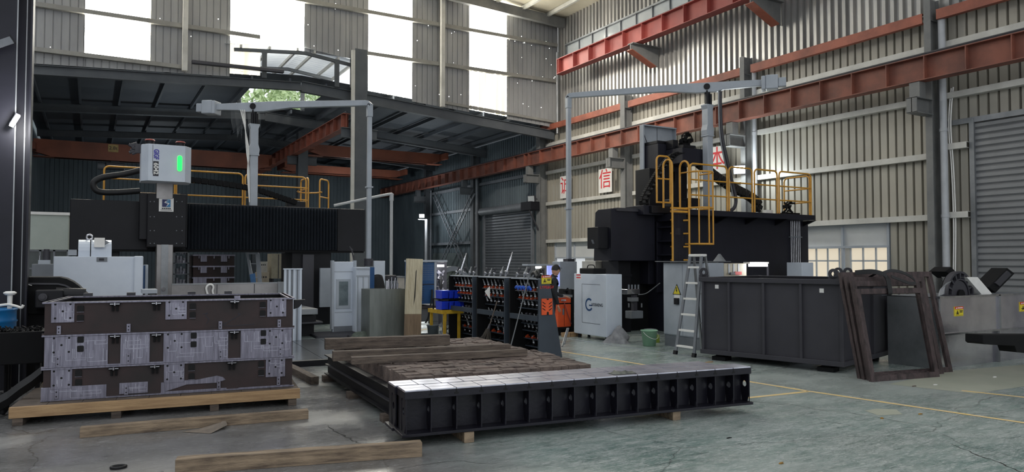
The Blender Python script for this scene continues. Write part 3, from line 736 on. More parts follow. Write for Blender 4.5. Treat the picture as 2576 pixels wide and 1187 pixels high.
MB().box(XL+.02,aY(372,550,YB).x,YB+.02,YB+.12,2.07,3.28).build('beam_cover', M_black, G)
M_bel = mat('bellows_cloth', (38,44,52), .65, 0, (30,35,42), 2)
xa = aY(470,550,YB).x; xb = aY(850,550,YB).x; n = 92; vs = []
for i in range(n+1):
    x = xa+(xb-xa)*i/n; y = YB-.05 if i % 2 else YB+.06
    vs += [(x,y,2.10),(x,y,3.27)]
MB().add(vs,[(2*i,2*i+2,2*i+3,2*i+1) for i in range(n)]).build('bellows', M_bel, G)
MB().box(xb,XR-.01,YB+.02,YB+.12,2.07,3.28).build('beam_cover', M_black, G)
MB().box(XL+.3,XR-.05,YB+.02,YB+.14,2.03,2.08).build('lower_rail', M_blackm, G)
for (a,c) in ((738,838),(190,300)): MB().box(aY(a,700,YB).x,aY(c,700,YB).x,YB+.2,YB+1.5,0,2.05).build('column', M_black, G, .02)
bx(762,790,640,790,YB+.1,.1).build('column_guard', M_dgrey, G)
sd = bx(371,470,487,622,20.0,.42); sd.build('saddle', M_black, G, .02)
bx(352,388,485,602,20.1,.3).build('saddle_flank', M_black, G, .01); bx(455,472,487,622,20.1,.3).build('saddle_flank', M_black, G)
for px in (378,388,444,458):
    for py in (507,545,580,612):
        p = aY(px,py,20.0); MB().cyl((p.x,20.0,p.z),(p.x,19.985,p.z),.014,n=8).build('bolt', M_grey, G)
bx(394,436,440,500,19.98,.25).build('ram', M_stain2, G, .01)
r0 = bx(394,436,615,742,19.85,.4); rm = r0.build('ram', M_stain2, G, .015)
bx(406,424,615,742,19.83,.03).build('ram_guideway', M_galv, rm); p = aY(411,727,19.82); MB().cyl((p.x,19.83,p.z),(p.x,19.80,p.z),.05).build('lifting_plug', M_chrome, rm)
# head cover
Yh = 19.45; a = aY(355,410,Yh+.2).x; b_ = aY(373,410,Yh).x; c_ = aY(466,410,Yh).x; d_ = aY(481,410,Yh+.2).x
zt = aY(418,364,Yh).z; zb = aY(418,456,Yh).z
hc = MB().prism([(a,Yh+.22),(b_,Yh),(c_,Yh),(d_,Yh+.22),(d_,Yh+.75),(a,Yh+.75)],'z',zb,zt).build('head_cover', M_white, G, .008)
p = aY(452,411,Yh-.01); zz = [(p.z-.19),(p.z+.19)]
MB().prism(rrect(p.x-.05,p.x+.05,zz[0],zz[1],.05),'y',Yh-.03,Yh).build('status_light', emat('green_light',(20,235,70),2.2), hc)
MB().prism(rrect(p.x-.062,p.x+.062,zz[0]-.012,zz[1]+.012,.06),'y',Yh-.012,Yh).build('light_rim', M_signw, hc)
def rotdown(M): return M @ Matrix.Rotation(-pi/2,4,'Z')
p = aY(393,388,Yh); text('GIGF', .15, rotdown(face_negY((p.x,Yh-.004,p.z))), 'logo_lettering', mat('logo_violet',(66,62,168),.5), hc, .004, sx=.74, bold=.006)
p = aY(392,424,Yh); MB().box(p.x-.06,p.x+.06,Yh-.004,Yh,p.z-.18,p.z+.18).build('number_plate', M_txtdk, hc)
text('6042', .135, rotdown(face_negY((p.x,Yh-.007,p.z))), 'number_lettering', M_signw, hc, .002, sx=1.05, bold=.005)
p = aY(384,400,Yh); MB().box(p.x-.006,p.x+.006,Yh-.002,Yh,p.z-.35,p.z+.35).build('small_print', M_grey, hc)
for px in (377,454):
    p = aY(px,360,Yh+.4); MB().cyl((p.x,Yh+.4,zt),(p.x,Yh+.4,zt+.13),.10).build('motor', M_black, hc); MB().lathe((p.x,Yh+.4,zt+.13),[(.12,0),(.10,.03),(.0,.05)]).build('motor_cap', M_redup, hc)
mb = MB(); rng = random.Random(5)
for k in range(9):
    q = aY(344+rng.uniform(-7,7),372+rng.uniform(-12,12),Yh+.5); mb.cyl(q,q+Vector((-.12,0,rng.uniform(-.08,.08))),.035)
mb.box(aY(340,372,Yh+.5).x,a,Yh+.45,Yh+.55,aY(345,385,Yh+.5).z,aY(345,362,Yh+.5).z); mb.build('hose_coupling', M_dgrey, hc)
pl = bx(400,437,498,532,19.985,.012).build('logo_plate', M_signw, G)
p = aY(418.5,511,19.98); s_ = .095
MB().box(p.x-s_,p.x+s_,19.976,19.984,p.z-s_,p.z+s_).build('emblem', mat('emblem_navy',(30,40,96),.5), pl)
MB().prism([(p.x+.03,p.z+s_),(p.x+s_,p.z+s_),(p.x+s_,p.z-s_),(p.x-.01,p.z-s_),(p.x+.055,p.z-.01),(p.x-.035,p.z+.01)],'y',19.972,19.977).build('emblem', mat('emblem_blue',(52,128,178),.5), pl)
MB().prism([(p.x+.085,p.z+.075),(p.x-.02,p.z+.05),(p.x-.05,p.z+.012),(p.x+.035,p.z-.012),(p.x-.01,p.z-s_),(p.x+.075,p.z-.0),(p.x-.015,p.z+.02),(p.x+.0,p.z+.04)],'y',19.968,19.973).build('emblem', M_signw, pl)
text('SHENGMAO CNC', .035, face_negY((p.x,19.98,p.z-.135)), 'plate_lettering', M_txtdk, pl) if False else None
mb = MB()
for k in range(5): mb.box(p.x-.10+k*.042,p.x-.066+k*.042,19.98,19.985,p.z-.148,p.z-.118)
for k in range(10): mb.box(p.x-.125+k*.026,p.x-.107+k*.026,19.98,19.985,p.z-.18,p.z-.165)
mb.build('plate_lettering', M_txtdk, pl)
# energy chain of the head
def chain(name, pts, wdir, w, h, m, parent, step=.11):
    mb = MB(); wd_ = Vector(wdir)
    L_ = 0; prev = pts[0]; acc = 0
    for p, q in zip(pts[:-1], pts[1:]):
        d = q-p; l = d.length
        if l < 1e-5: continue
        t = 0
        acc += l
        if acc >= step or q is pts[-1]:
            c = (prev+q)/2; dd = (q-prev).normalized(); e = (q-prev).length*.44
            mb.bar(c-dd*e-wd_*(w/2-.02), c+dd*e-wd_*(w/2-.02), .035, h, dd.cross(wd_)); mb.bar(c-dd*e+wd_*(w/2-.02), c+dd*e+wd_*(w/2-.02), .035, h, dd.cross(wd_))
            mb.bar(c-wd_*w/2, c+wd_*w/2, h*.9, .03, dd)
            prev = q; acc = 0
    return mb.build(name, m, parent)
ch = spline([aY(352,428,20.7),aY(310,438,20.7),aY(262,445,20.7),aY(238,456,20.7),aY(236,470,20.7),aY(250,482,20.7),aY(290,484,20.7),aY(352,480,20.7)],10)
MB().tube(ch,.075,8).build('energy_chain', M_rubber, G)
chain('energy_chain', [v+Vector((0,.1,0)) for v in ch], (0,1,0), .22, .12, M_blackm, G)
ch = spline([aY(478,452,21.0),aY(560,462,21.0),aY(640,476,21.0),aY(700,495,21.0),aY(745,510,21.0)],10)
chain('energy_chain', ch, (0,1,0), .22, .14, M_blackm, G)
# railing on top of the beam
def rail_panel(mb, A, B, z0, z1, mids, r=.024, rad=.12):
    A = Vector((A[0],A[1],0)); B = Vector((B[0],B[1],0)); d = (B-A).normalized()
    pts = [Vector((A.x,A.y,z0)), Vector((A.x,A.y,z1-rad))]
    for k in range(1,6): t = k*pi/10; pts.append(Vector((A.x,A.y,0))+d*(rad*(1-cos(t)))+Vector((0,0,z1-rad+rad*sin(t))))
    for k in range(0,6): t = k*pi/10; pts.append(Vector((B.x,B.y,0))-d*(rad*(1-sin(t)))+Vector((0,0,z1-rad+rad*cos(t))))
    pts.append(Vector((B.x,B.y,z0)))
    mb.tube(pts, r, 8)
    for z in mids: mb.cyl((A.x,A.y,z),(B.x,B.y,z),r*.85,n=8)
    return mb
Yr = 21.9
for k, (a,c) in enumerate(((262,440),(444,611),(617,770))):
    rail_panel(MB(), (aY(a,440,Yr).x,Yr), (aY(c,440,Yr).x,Yr), 3.25, 4.30, (3.62,3.98)).build('railing', M_yellow, G)
rail_panel(MB(), (aY(776,440,Yr).x,Yr), (aY(776,440,Yr).x,Yr+.9), 3.25, 4.30, (3.62,3.98)).build('railing', M_yellow, G)
rail_panel(MB(), (aY(808,440,Yr).x,Yr+.15), (aY(827,440,Yr+.6).x,Yr+.6), 3.25, 4.30, (3.75,)).build('gate', M_yellow, G)
MB().tube([(aY(750,478,Yr).x,Yr,3.9)]+[(aY(780,480,Yr).x-.35*cos(pi*k/8),Yr+.5*sin(pi*k/8),3.88) for k in range(9)],.022,8).build('cage_hoop', M_yellow, G)
MB().box(XL+.3,XR,YB+1.0,Yr+.15,3.2,3.27).build('walkway', M_dgrey, G)
MB().box(aY(720,500,21.2).x,aY(765,500,21.2).x,21.0,21.3,3.3,3.5).build('motor', M_black, G, .02)
# machine bed, table
bx(560,800,780,795,17.0,2.6).build('work_table', M_galv, G, .01)
bx(600,795,796,812,17.2,2.6).build('table_base', M_black, G); bx(640,812,812,816,17.05,.5).build('table_skirt', M_dgrey, G)
MB().box(aY(600,820,17.6).x,aY(790,820,17.6).x,17.6,20.3,0,.35).build('bed', M_black, G)
bx(806,838,674,772,20.2,.1).build('side_panel', M_lgrey, G)
# pendant arm
def pendant(label, X, Y, zbase, zpiv, end, m, px, flip=False, cw=1.25):
    o = thing('pendant_arm', label, 'pendant arm', (X,Y,zbase))
    MB().box(X-.10,X+.10,Y-.10,Y+.10,zbase,zpiv-1.35).box(X-.13,X+.13,Y-.13,Y+.13,zpiv-1.37,zpiv-1.33).build('post', m, o, .012)
    MB().prism([(X-.12,zpiv-1.33),(X+.12,zpiv-1.33),(X+.14,zpiv-1.2),(X+.10,zpiv-1.05),(X+.10,zpiv-.62),(X+.14,zpiv-.52),(X+.14,zpiv-.49),(X-.14,zpiv-.49),(X-.14,zpiv-.52),(X-.10,zpiv-.62),(X-.10,zpiv-1.05),(X-.14,zpiv-1.2)],'y',Y-.11,Y+.11).build('post_flange', m, o, .008)
    MB().cyl((X,Y,zpiv-.5),(X,Y,zpiv-.1),.075,n=18).cyl((X-.06,Y-.06,zpiv-.5),(X-.06,Y-.06,zpiv-.2),.04).cyl((X+.06,Y-.06,zpiv-.5),(X+.06,Y-.06,zpiv-.2),.04).build('swivel', M_black, o)
    E_ = Vector(end); d = Vector((E_.x-X, E_.y-Y, 0)); L_ = d.length; d.normalize(); ang = atan2(d.y, d.x); tilt = atan2(E_.z-zpiv, L_)
    Wm = Matrix.Translation((X,Y,zpiv)) @ Matrix.Rotation(ang,4,'Z') @ Matrix.Rotation(-tilt,4,'Y')
    c = cw
    MB(Wm).prism([(-c,-.07),(-.45,-.10),(-.25,-.15),(.30,-.15),(1.1,-.06),(L_-.12,-.045),(L_+.05,-.06),(L_+.08,0),(L_-.02,.085),(L_-.12,.10),(.6,.13),(.2,.12),(-c,.09)],'y',-.07,.07).build('arm', m, o, .012)
    for s_ in (-1,1): MB(Wm).cyl((0,s_*.06,0),(0,s_*.095,0),.085,n=18).build('pivot_cap', M_black, o)
    MB(Wm).box(-c-.28,-c+.04,-.16,.16,-.19,.19).build('counterweight', M_lgrey, o, .03)
    MB(Wm).box(-c-.48,-c-.28,-.1,.1,-.13,.11).build('counterweight', m, o, .02)
    MB(Wm).box(-c+.04,-c+.14,-.17,.17,-.20,.17).build('counterweight_plate', m, o, .02)
    zl = E_.z
    MB().box(E_.x-.075,E_.x+.075,E_.y-.075,E_.y+.075,zl-.35,zl-.02).build('elbow', m, o, .02)
    for s_ in (-1,1): MB(Wm).cyl((L_,s_*.07,-.03),(L_,s_*.085,-.03),.035,n=12).build('pivot_pin', M_black, o)
    return o, Wm, L_
PA, WmA, LA = pendant('left light grey counterbalanced pendant arm above the black gantry beam', 3.86, 20.9, 3.3, aY(635,268,20.9).z, aY(930,262,18.7), M_lgrey, 0)
e = aY(930,262,18.7)
MB().box(e.x-.055,e.x+.055,e.y-.055,e.y+.055,1.85,e.z-.3).build('drop_pole', M_lgrey, PA, .01)
for z in (3.75,): MB().box(e.x-.085,e.x+.085,e.y-.085,e.y+.085,z,z+.04).build('pole_joint', M_lgrey, PA)
MB().box(e.x-.09,e.x+.09,e.y-.09,e.y+.09,1.80,1.86).cyl((e.x,e.y,1.66),(e.x,e.y,1.8),.12).build('pole_foot', M_dgrey, PA)
mb = MB()
for k in range(3):
    mb.tube(spline([WmA@Vector((-.35+.06*k,-.1,-.1)),Vector((3.70-.03*k,20.78,4.9)),Vector((3.68+.02*k,20.78,4.2)),Vector((3.74,20.78,3.4))],6),.014,6)
mb.build('cable', M_signw, PA)
# ---------------- left group
cab = thing('site_cabin', 'pale site cabin with dark windows behind the near left column', 'cabin', (-1.2,26,0))
xa = aY(30,580,26).x; xb = aY(172,580,26).x
MB().box(xa,xb,26,27.5,aY(110,628,26).z,aY(110,540,26).z).build('upper_wall', mat('cabin_panel',(178,186,178),.5,0,(164,174,166),.8), cab)
MB().box(xa,xb,26,27.4,0,.9).build('lower_wall', M_lgrey, cab)
MB().box(xa,xb,26.1,26.12,.9,aY(110,628,26).z).build('window_pane', mat('cabin_glass',(58,68,66),.2), cab)
f = MB()
for k in range(5): x = xa+(xb-xa)*k/4; f.box(x-.03,x+.03,26.02,26.1,.9,aY(110,628,26).z)
f.box(xa,xb,26.02,26.1,aY(110,632,26).z,aY(110,626,26).z); f.box(xa,xb,26.02,26.1,1.55,1.6); f.build('window_frame', M_grey, cab)
MB().box(xa,xb+.05,25.95,27.5,aY(110,540,26).z,aY(110,533,26).z).build('roof_edge', M_signw, cab)
# white machine housing
Lh = thing('machine_housing', 'white machine enclosure with curved hood and eye bolt behind the black conveyor', 'machine', (.15,15,0))
Yl = 14.6
bx0(135,352,645,Yl,1.1).build('enclosure', M_white, Lh, .01)
bx0(338,361,644,Yl-.06,.3).build('corner_post', M_white, Lh, .02)
x0 = aY(197,620,Yl+.2).x; x1 = aY(281,620,Yl+.2).x; zb = aY(240,648,Yl+.2).z; zt = aY(240,602,Yl+.2).z; zs = aY(240,630,Yl+.2).z
poly = [(Yl+.2,zb),(Yl+.9,zb),(Yl+.9,zs)]+[(Yl+.55+.35*cos(t*pi/10),zs+(zt-zs)*sin(t*pi/10)) for t in range(1,10)]+[(Yl+.2,zs)]
xs = aY(228,620,Yl+.2).x
MB().prism(poly,'x',x0,xs-.008).build('hood', M_white, Lh); MB().prism(poly,'x',xs+.008,x1).build('hood', M_white, Lh)
p = aY(225,596,Yl+.5); MB().tube([(p.x+.045*cos(2*pi*k/16),Yl+.5,p.z+.045*sin(2*pi*k/16)) for k in range(16)],.016,8,True).cyl((p.x,Yl+.5,p.z-.1),(p.x,Yl+.5,p.z-.05),.012).build('eye_bolt', M_chrome, Lh)
bx(237,264,598,622,Yl+.14,.1).build('junction_box', M_signw, Lh, .006)
p = aY(268,610,Yl+.19); MB().prism([(p.x-.05,p.z-.06),(p.x+.05,p.z),(p.x-.05,p.z+.06)],'y',Yl+.18,Yl+.2).build('arrow_mark', M_grey, Lh)
q = bx(243,270,647,658,Yl-.01,.012).build('name_plate', M_grey, Lh); bx(249,262,649.5,655.5,Yl-.014,.006).build('plate_lettering', M_txtdk, q)
bc = thing('blue_cabinet_door', 'narrow blue and grey cabinet right of the white machine enclosure', 'cabinet', (aY(368,720,15.4).x,15.5,0))
bx0(354,366,668,15.4,.6).build('door', M_blue, bc); bx0(366,373,666,15.35,.6).build('side_panel', M_lgrey, bc)
wb = thing('small_workbench', 'low grey bench edge behind the mould stack near the milling ram', 'bench', (aY(378,735,13.6).x,13.7,0)); bx(358,396,728,738,13.6,.4).build('top', M_lgrey, wb)
for px in (362,392): bx0(px-2,px+2,738,13.7,.05).build('leg', M_dgrey, wb)
kb = thing('grey_control_cabinet', 'low grey cabinet topped by a small motor left of the white enclosure', 'cabinet', (-.9,18,0))
bx0(80,136,664,17.4,.8).build('body', M_grey, kb, .01); bx(96,126,654,664,17.5,.4).build('motor_plate', M_lgrey, kb)
p = aY(117,645,17.7); z0 = aY(117,655,17.7).z; MB().cyl((p.x,17.7,z0),(p.x,17.7,z0+.19),.07).cyl((p.x,17.7,z0+.19),(p.x,17.7,z0+.23),.05).build('motor', M_dgrey, kb); MB().cyl((p.x-.12,17.7,z0),(p.x-.12,17.7,z0+.1),.012).build('tap', M_chrome, kb)
bx(171,193,628,642,17.6,.3).build('junction_box', M_lgrey, kb)
# chip conveyor
cv = thing('chip_conveyor', 'black chip conveyor with curved end and gear motor behind the mould stack', 'chip conveyor', (-.6,12.9,0))
Yc = 12.75
prof = [aY(px,py,Yc) for px,py in ((36,697),(150,697),(168,701),(185,709),(200,720),(214,734),(226,745),(226,790),(36,790))]
MB().prism([(v.x,v.z) for v in prof],'y',Yc,Yc+.75).build('trough', M_blackm, cv, .01)
prof2 = [aY(px,py,Yc-.02) for px,py in ((36,711),(146,712),(165,716),(182,725),(197,737),(206,746),(206,749),(195,741),(181,730),(164,720),(146,716),(36,715))]
MB().prism([(v.x,v.z) for v in prof2],'y',Yc-.02,Yc).build('edge_trim', M_dgrey, cv)
bx(88,160,729,775,Yc-.3,.32).build('gearbox', M_black, cv, .02); p = aY(108,747,Yc-.31); MB().cyl((p.x,Yc-.3,p.z),(p.x,Yc-.36,p.z),.055).cyl((p.x,Yc-.36,p.z),(p.x,Yc-.39,p.z),.03).build('shaft', M_dgrey, cv)
p = aY(160,740,Yc-.2); MB().cyl((p.x-.1,Yc-.15,p.z),(p.x+.28,Yc-.15,p.z-.02),.10).build('motor', M_black, cv)
bx0(60,112,790,Yc+.05,.6).build('stand', M_blackm, cv)
bx(50,64,683,697,Yc+.2,.1).build('switch_box', M_blackm, cv, .01); p = aY(57,681,Yc+.25); MB().cyl((p.x,Yc+.25,p.z-.02),(p.x,Yc+.25,p.z+.03),.02).build('knob', M_chrome, cv)
MB().tube(spline([aY(55,692,Yc-.03),aY(60,705,Yc-.03),aY(68,714,Yc-.03),aY(80,718,Yc-.03)],5),.006,6).build('cable', M_signw, cv)
bn = thing('chip_bin', 'black open steel chip bin on the left edge heaped with dark swarf', 'bin', (-1.1,11.0,0))
x0 = aY(-60,880,10.9).x; x1 = aY(110,880,10.9).x; zt = aY(50,835,10.9).z; zb = aY(50,912,10.9).z
MB().box(x0,x1,10.9,10.94,zb,zt).box(x0,x1,11.4,11.44,zb,zt).box(x1-.04,x1,10.94,11.4,zb,zt).box(x0,x0+.04,10.94,11.4,zb,zt).box(x0,x1,10.9,11.44,zb-.02,zb+.02).build('bin_body', M_blackm, bn, .01)
rng = random.Random(11); mb = MB()
for k in range(160):
    c = Vector((rng.uniform(x0+.05,x1-.05),rng.uniform(10.95,11.38),zt-.02+rng.uniform(0,.05))); v = Vector((rng.uniform(-1,1),rng.uniform(-1,1),rng.uniform(-.3,.8)))*.035; mb.bar(c-v,c+v,.02,.008)
mb.build('swarf', M_blackm, bn)['kind'] = 'stuff'
for px in (-20, 95): bx0(px-6,px+6,910,11.0,.35).build('leg', M_blackm, bn)
dr = thing('blue_oil_drum', 'blue oil drum at the left edge with a white pump on top', 'drum', (aY(0,800,11.85).x-.1,11.85,0))
for sx_ in (-.2,.2):
    for sy_ in (-.2,.2): MB().cyl((aY(0,800,11.85).x-.1+sx_,11.85+sy_,0),(aY(0,800,11.85).x-.1+sx_,11.85+sy_,.6),.025,n=8).build('stand_leg', M_blackm, dr)
MB().cyl((aY(0,800,11.85).x-.1,11.85,.58),(aY(0,800,11.85).x-.1,11.85,.62),.33,n=24).build('stand_top', M_blackm, dr)
c = aY(0,800,11.85); c.x -= .10; zt = aY(0,777,11.75).z
MB().lathe((c.x,11.85,0),[(.0,.62),(.29,.62),(.30,.64),(.285,.67),(.285,.80),(.30,.82),(.285,.84),(.285,.98),(.30,1.0),(.285,1.02),(.285,zt-.03),(.30,zt-.01),(.28,zt),(.0,zt)],28).build('shell', mat('drum_blue',(20,110,170),.4,0,(16,94,150),2), dr)
sp = thing('drum_pump', 'white plastic pump stand with curved arms on the blue drum', 'pump', (c.x+.1,11.8,zt))
pp = aY(25,742,11.8); MB().cyl((pp.x,11.8,zt),(pp.x,11.8,pp.z),.028,.032).lathe((pp.x,11.8,pp.z),[(.05,0),(.075,.02),(.075,.035),(.05,.05),(0,.05)]).build('stem', M_signw, sp)
MB().tube(spline([aY(0,768,11.7),aY(20,766,11.7),aY(40,770,11.7),aY(53,774,11.7),aY(59,767,11.7)],6),.018,8).build('arm', M_signw, sp)
# ================================================================ RIGHT GANTRY MILL
GR = thing('gantry_milling_machine', 'right dark gantry milling machine seen from behind with yellow ladder cage and open cover box', 'milling machine', (14.5,14.6,0))
X0 = 11.04
MB().box(12.4,18.62,14.4,15.4,1.2,2.99).build('crossbeam', M_navy, GR, .01)
MB().box(17.4,18.5,14.6,15.6,0,1.2).build('column', M_black, GR)
lb = MB().prism([(14.2,1.80),(14.92,1.80),(14.85,3.02),(14.72,3.09),(14.2,3.09)],'x',X0,12.45).build('beam_end_cover', M_navy, GR, .012)
MB().box(X0+.15,12.4,14.15,14.3,3.03,3.11).build('top_trim', M_dgrey, lb)
MB().box(X0-.005,X0,14.2,14.21,1.85,3.05).build('seam', M_blackm, lb)
jb = MB().box(10.72,X0,14.3,14.75,2.10,2.63).build('control_box', M_black, GR, .01)
for k in range(3): MB().bar((10.715,14.45+.03*k,2.22),(10.715,14.51+.03*k,2.32),.006,.01).build('vent_slot', M_grey, jb)
MB().box(11.5,11.9,14.5,15.2,0,1.8).build('ram', M_black, GR, .01)
MB().box(12.0,13.4,14.75,15.5,0,1.8).build('column', M_blackm, GR, .01)
for k in range(3): MB().box(11.48,11.92,14.48,15.22,.7+k*.35,.76+k*.35).build('ram_band', M_black, GR)
# side column carrying the ladder
xc = aY(1694,600,13.6).x; xr = aY(1727,600,13.6).x
sc = MB().box(xc+.18,xr,13.6,14.9,0,2.98)
sc.box(xc,xc+.18,13.6,14.9,2.80,2.98).box(xc,xc+.18,13.6,13.66,1.0,2.8).box(xc,xc+.18,14.2,14.26,1.0,2.8)
for z in (1.95,2.3,2.65): sc.box(xc,xc+.18,13.66,14.2,z-.02,z+.02)
sc = sc.build('ladder_column', M_navy, GR, .006)
gm = MB()
for k in range(7): gm.box(xc+.06+k*.025,xc+.07+k*.025,13.592,13.6,2.45,2.62)
gm.build('louvre', M_dgrey, sc)
# walkway with rib brackets
MB().box(13.15,18.3,13.9,15.2,2.985,3.13).build('walkway', M_navy, GR, .01)
for px in (1815,1890,1965,2035):
    x = aY(px,570,14.2).x; MB().prism([(13.95,2.985),(14.4,2.985),(14.4,2.82)],'x',x-.03,x+.03).build('walkway_bracket', M_black, GR)
mb = bx(1619,1688,517,541,13.95,.7); mb.build('saddle', M_navy, GR, .015)
bx(1640,1692,518,536,13.85,.12).build('saddle_cover', M_black, GR, .01)
bx(1634,1692,425,520,15.2,.6).build('vertical_slide', M_black, GR, .01)
bx(1698,1728,396,520,15.3,.4).build('vertical_slide', M_black, GR, .01)
# cover panel behind the ram with the motor housing in front of it
Yv = 16.0; xl = aY(1609,370,Yv).x; xq = aY(1692,370,Yv).x; zt = aY(1650,320,Yv).z; zb = aY(1650,431,Yv).z
cv_ = MB().box(xl,xl+.02,Yv-.16,Yv,zb,zt).box(xq-.02,xq,Yv-.16,Yv,zb,zt).box(xl+.02,xq-.02,Yv-.16,Yv,zt-.02,zt).box(xl+.02,xq-.02,Yv-.02,Yv,zb,zt)
cv_ = cv_.build('cover_box', M_lgrey, GR, .004)
MB().box(xl-.015,xl+.025,Yv-.18,Yv-.14,zb,zt).box(xl+.02,xq,Yv-.18,Yv-.15,zt-.03,zt+.005).build('cover_rim', M_lgrey, cv_)
xm = aY(1652,400,Yv).x; MB().box(xm-.006,xm+.006,Yv-.026,Yv-.02,zb+.6,zt-.03).build('panel_seam', M_blackm, cv_)
xh = xl+.05; Yn = xh/tan(YAW+atan((1657-CX)/F))
zt2 = aY(1657,361,Yn).z; zb2 = aY(1657,428,Yn).z
MB().box(xh,xh+.75,Yn,Yv-.03,zb2,zt2).build('motor_housing', M_navy, GR, .01)
MB().box(xh+.02,xh+.5,Yn+.05,Yv-.03,zt2,zt2+.1).build('gear_housing', M_black, GR, .02)
MB().tube(arc((xl+.08,Yv-.1,zt-.25),(xl+.3,Yv-.1,zt2+.03),.08),.01,6).build('cable', M_black, cv_)
Yn = 14.6; xcr = aY(1717,390,Yn).x
car = MB().box(xcr,aY(1772,390,Yn).x,Yn,Yn+.75,aY(1717,409,Yn).z,aY(1717,370,Yn).z).build('carriage', M_navy, GR, .012)
bx(1719,1750,365,371,Yn+.1,.4).build('carriage_lid', M_black, car)
mb = MB(); rng = random.Random(4); c = aY(1722,350,15.2)
for k in range(16):
    p = c+Vector((rng.uniform(-.17,.17),rng.uniform(-.1,.1),rng.uniform(-.17,.17)))
    if k % 2: mb.cyl(p, p+Vector((rng.uniform(-.12,.12),0,rng.uniform(-.1,.1)+.02)), rng.uniform(.025,.05), n=10)
    else: mb.box(p.x-.06,p.x+.06,p.y-.05,p.y+.05,p.z-.045,p.z+.045)
mb.tube([(c.x+.2*cos(t/3),15.1,c.z-.03+.2*sin(t/3)) for t in range(0,16)],.016,6); mb.box(c.x-.12,c.x+.12,15.1,15.3,c.z-.28,c.z-.12)
mb.build('spindle_motor', M_blackm, GR)
bx(1693,1706,352,374,15.0,.3).build('motor_base', M_black, GR)
# energy chains
ch = spline([aY(*p,14.05) for p in ((1712,384),(1694,390),(1676,408),(1656,436),(1638,466),(1624,492),(1619,506),(1622,517))],9)
chain('energy_chain', ch, (1,0,0), .24, .10, M_blackm, GR, .12)
ch = spline([aY(*p,14.9) for p in ((1742,396),(1765,416),(1800,444),(1840,470),(1875,488),(1898,503),(1907,518),(1900,528))],9)
chain('energy_chain', ch, (0,1,0), .24, .2, M_rubber, GR, .12)
MB().tube(ch,.085,8).build('energy_chain', M_rubber, GR)
# yellow railings
Yq = 14.0; z0 = 3.12
for a,c in ((1736,1829),(1834,1892),(1898,1955),(1960,2040)):
    rail_panel(MB(), (aY(a,480,Yq).x,Yq), (aY(c,480,Yq).x,Yq), z0, 4.34, (3.52,3.92)).build('railing', M_yellow, GR)
xe = aY(2040,480,Yq).x
rail_panel(MB(), (xe,Yq+.05), (xe,Yq+.95), z0, 4.30, (3.52,3.92)).build('railing', M_yellow, GR)
rail_panel(MB(), (aY(1652,470,13.8).x,13.8), (aY(1686,470,13.8).x,13.8), z0+.12, 4.42, (3.85,)).tube([(aY(1652,470,13.8).x,13.8,z0+.14),(aY(1686,470,13.8).x,13.8,z0+.14)],.022,8).build('gate', M_yellow, GR)
# ladder with safety cage
la = aY(1692,600,13.45).x; lb_ = aY(1734,600,13.45).x
for x in (la, lb_):
    MB().tube([(x,13.45,1.78),(x,13.45,4.15)]+[(x,13.45+.16*(1-cos(t*pi/8)),4.15+.16*sin(t*pi/8)) for t in range(1,8)]+[(x,13.77,4.15),(x,13.77,3.12)],.026,8).build('ladder_rail', M_yellow, GR)
for k in range(4):
    z = 1.82+k*.33
    MB().cyl((la,13.45,z),(la+.07,13.58,z),.022,n=8).build('rung', M_yellow, GR); MB().cyl((lb_,13.45,z),(lb_-.07,13.58,z),.022,n=8).build('rung', M_yellow, GR)
MB().tube([(la,13.5,3.10),(lb_,13.5,3.10)],.03,8).build('rung', M_yellow, GR); MB().tube([(la,13.5,3.02),(lb_,13.5,3.02)],.03,8).build('rung', M_yellow, GR)
cxm = (lb_ + aY(1784,600,13.45).x)/2; rd = (aY(1784,600,13.45).x-lb_)/2
for z in (2.22, 3.12, 4.02):
    MB().tube([(cxm+rd*cos(pi*t/12),13.45-rd*1.0*sin(pi*t/12),z) for t in range(13)],.024,8).tube([(cxm-rd,13.45,z),(cxm-rd+.02,13.8,z)],.02,6).tube([(cxm+rd,13.45,z),(cxm+rd,13.8,z)],.02,6).build('cage_hoop', M_yellow, GR)
for t in (3,6,9): 
    x = cxm+rd*cos(pi*t/12); y = 13.45-rd*sin(pi*t/12); MB().cyl((x,y,2.22),(x,y,4.03),.02,n=8).build('cage_bar', M_yellow, GR)
MB().cyl((cxm+rd,13.45,2.22),(cxm+rd,13.45,3.14),.012,n=8).build('cage_bar', M_signw, GR)
# silver pipes on the beam end
for k in range(6):
    x = aY(1990+k*4.4,600,14.36).x; MB().cyl((x,14.36,1.3),(x,14.36,2.98),.014,n=8).build('hydraulic_pipe', M_chrome, GR)
for z in (1.62,2.5):
    MB().box(aY(1987,600,14.36).x,aY(2016,600,14.36).x,14.33,14.4,z-.015,z+.015).build('pipe_clamp', M_grey, GR)
mb = MB(); rng = random.Random(9)
for k in range(26):
    p = aY(1981+rng.uniform(-14,14),522+rng.uniform(-13,11),14.3+rng.uniform(-.1,.1)); mb.bar(p,p+Vector((rng.uniform(-.1,.1),rng.uniform(-.1,.1),rng.uniform(-.1,.1))),.05,.04)
mb.box(aY(1963,530,14.4).x,aY(1998,530,14.4).x,14.2,14.5,3.13,3.2); mb.build('valve_bank', M_blackm, GR)
bx(1928,1944,528,536,14.2,.12).build('sensor', M_signw, GR)
for (a,b,c,d) in ((1712,1728,505,522),(1736,1762,498,522),(1690,1706,500,520)): bx(a,b,c,d,14.4,.3).build('motor', M_black, GR, .02)
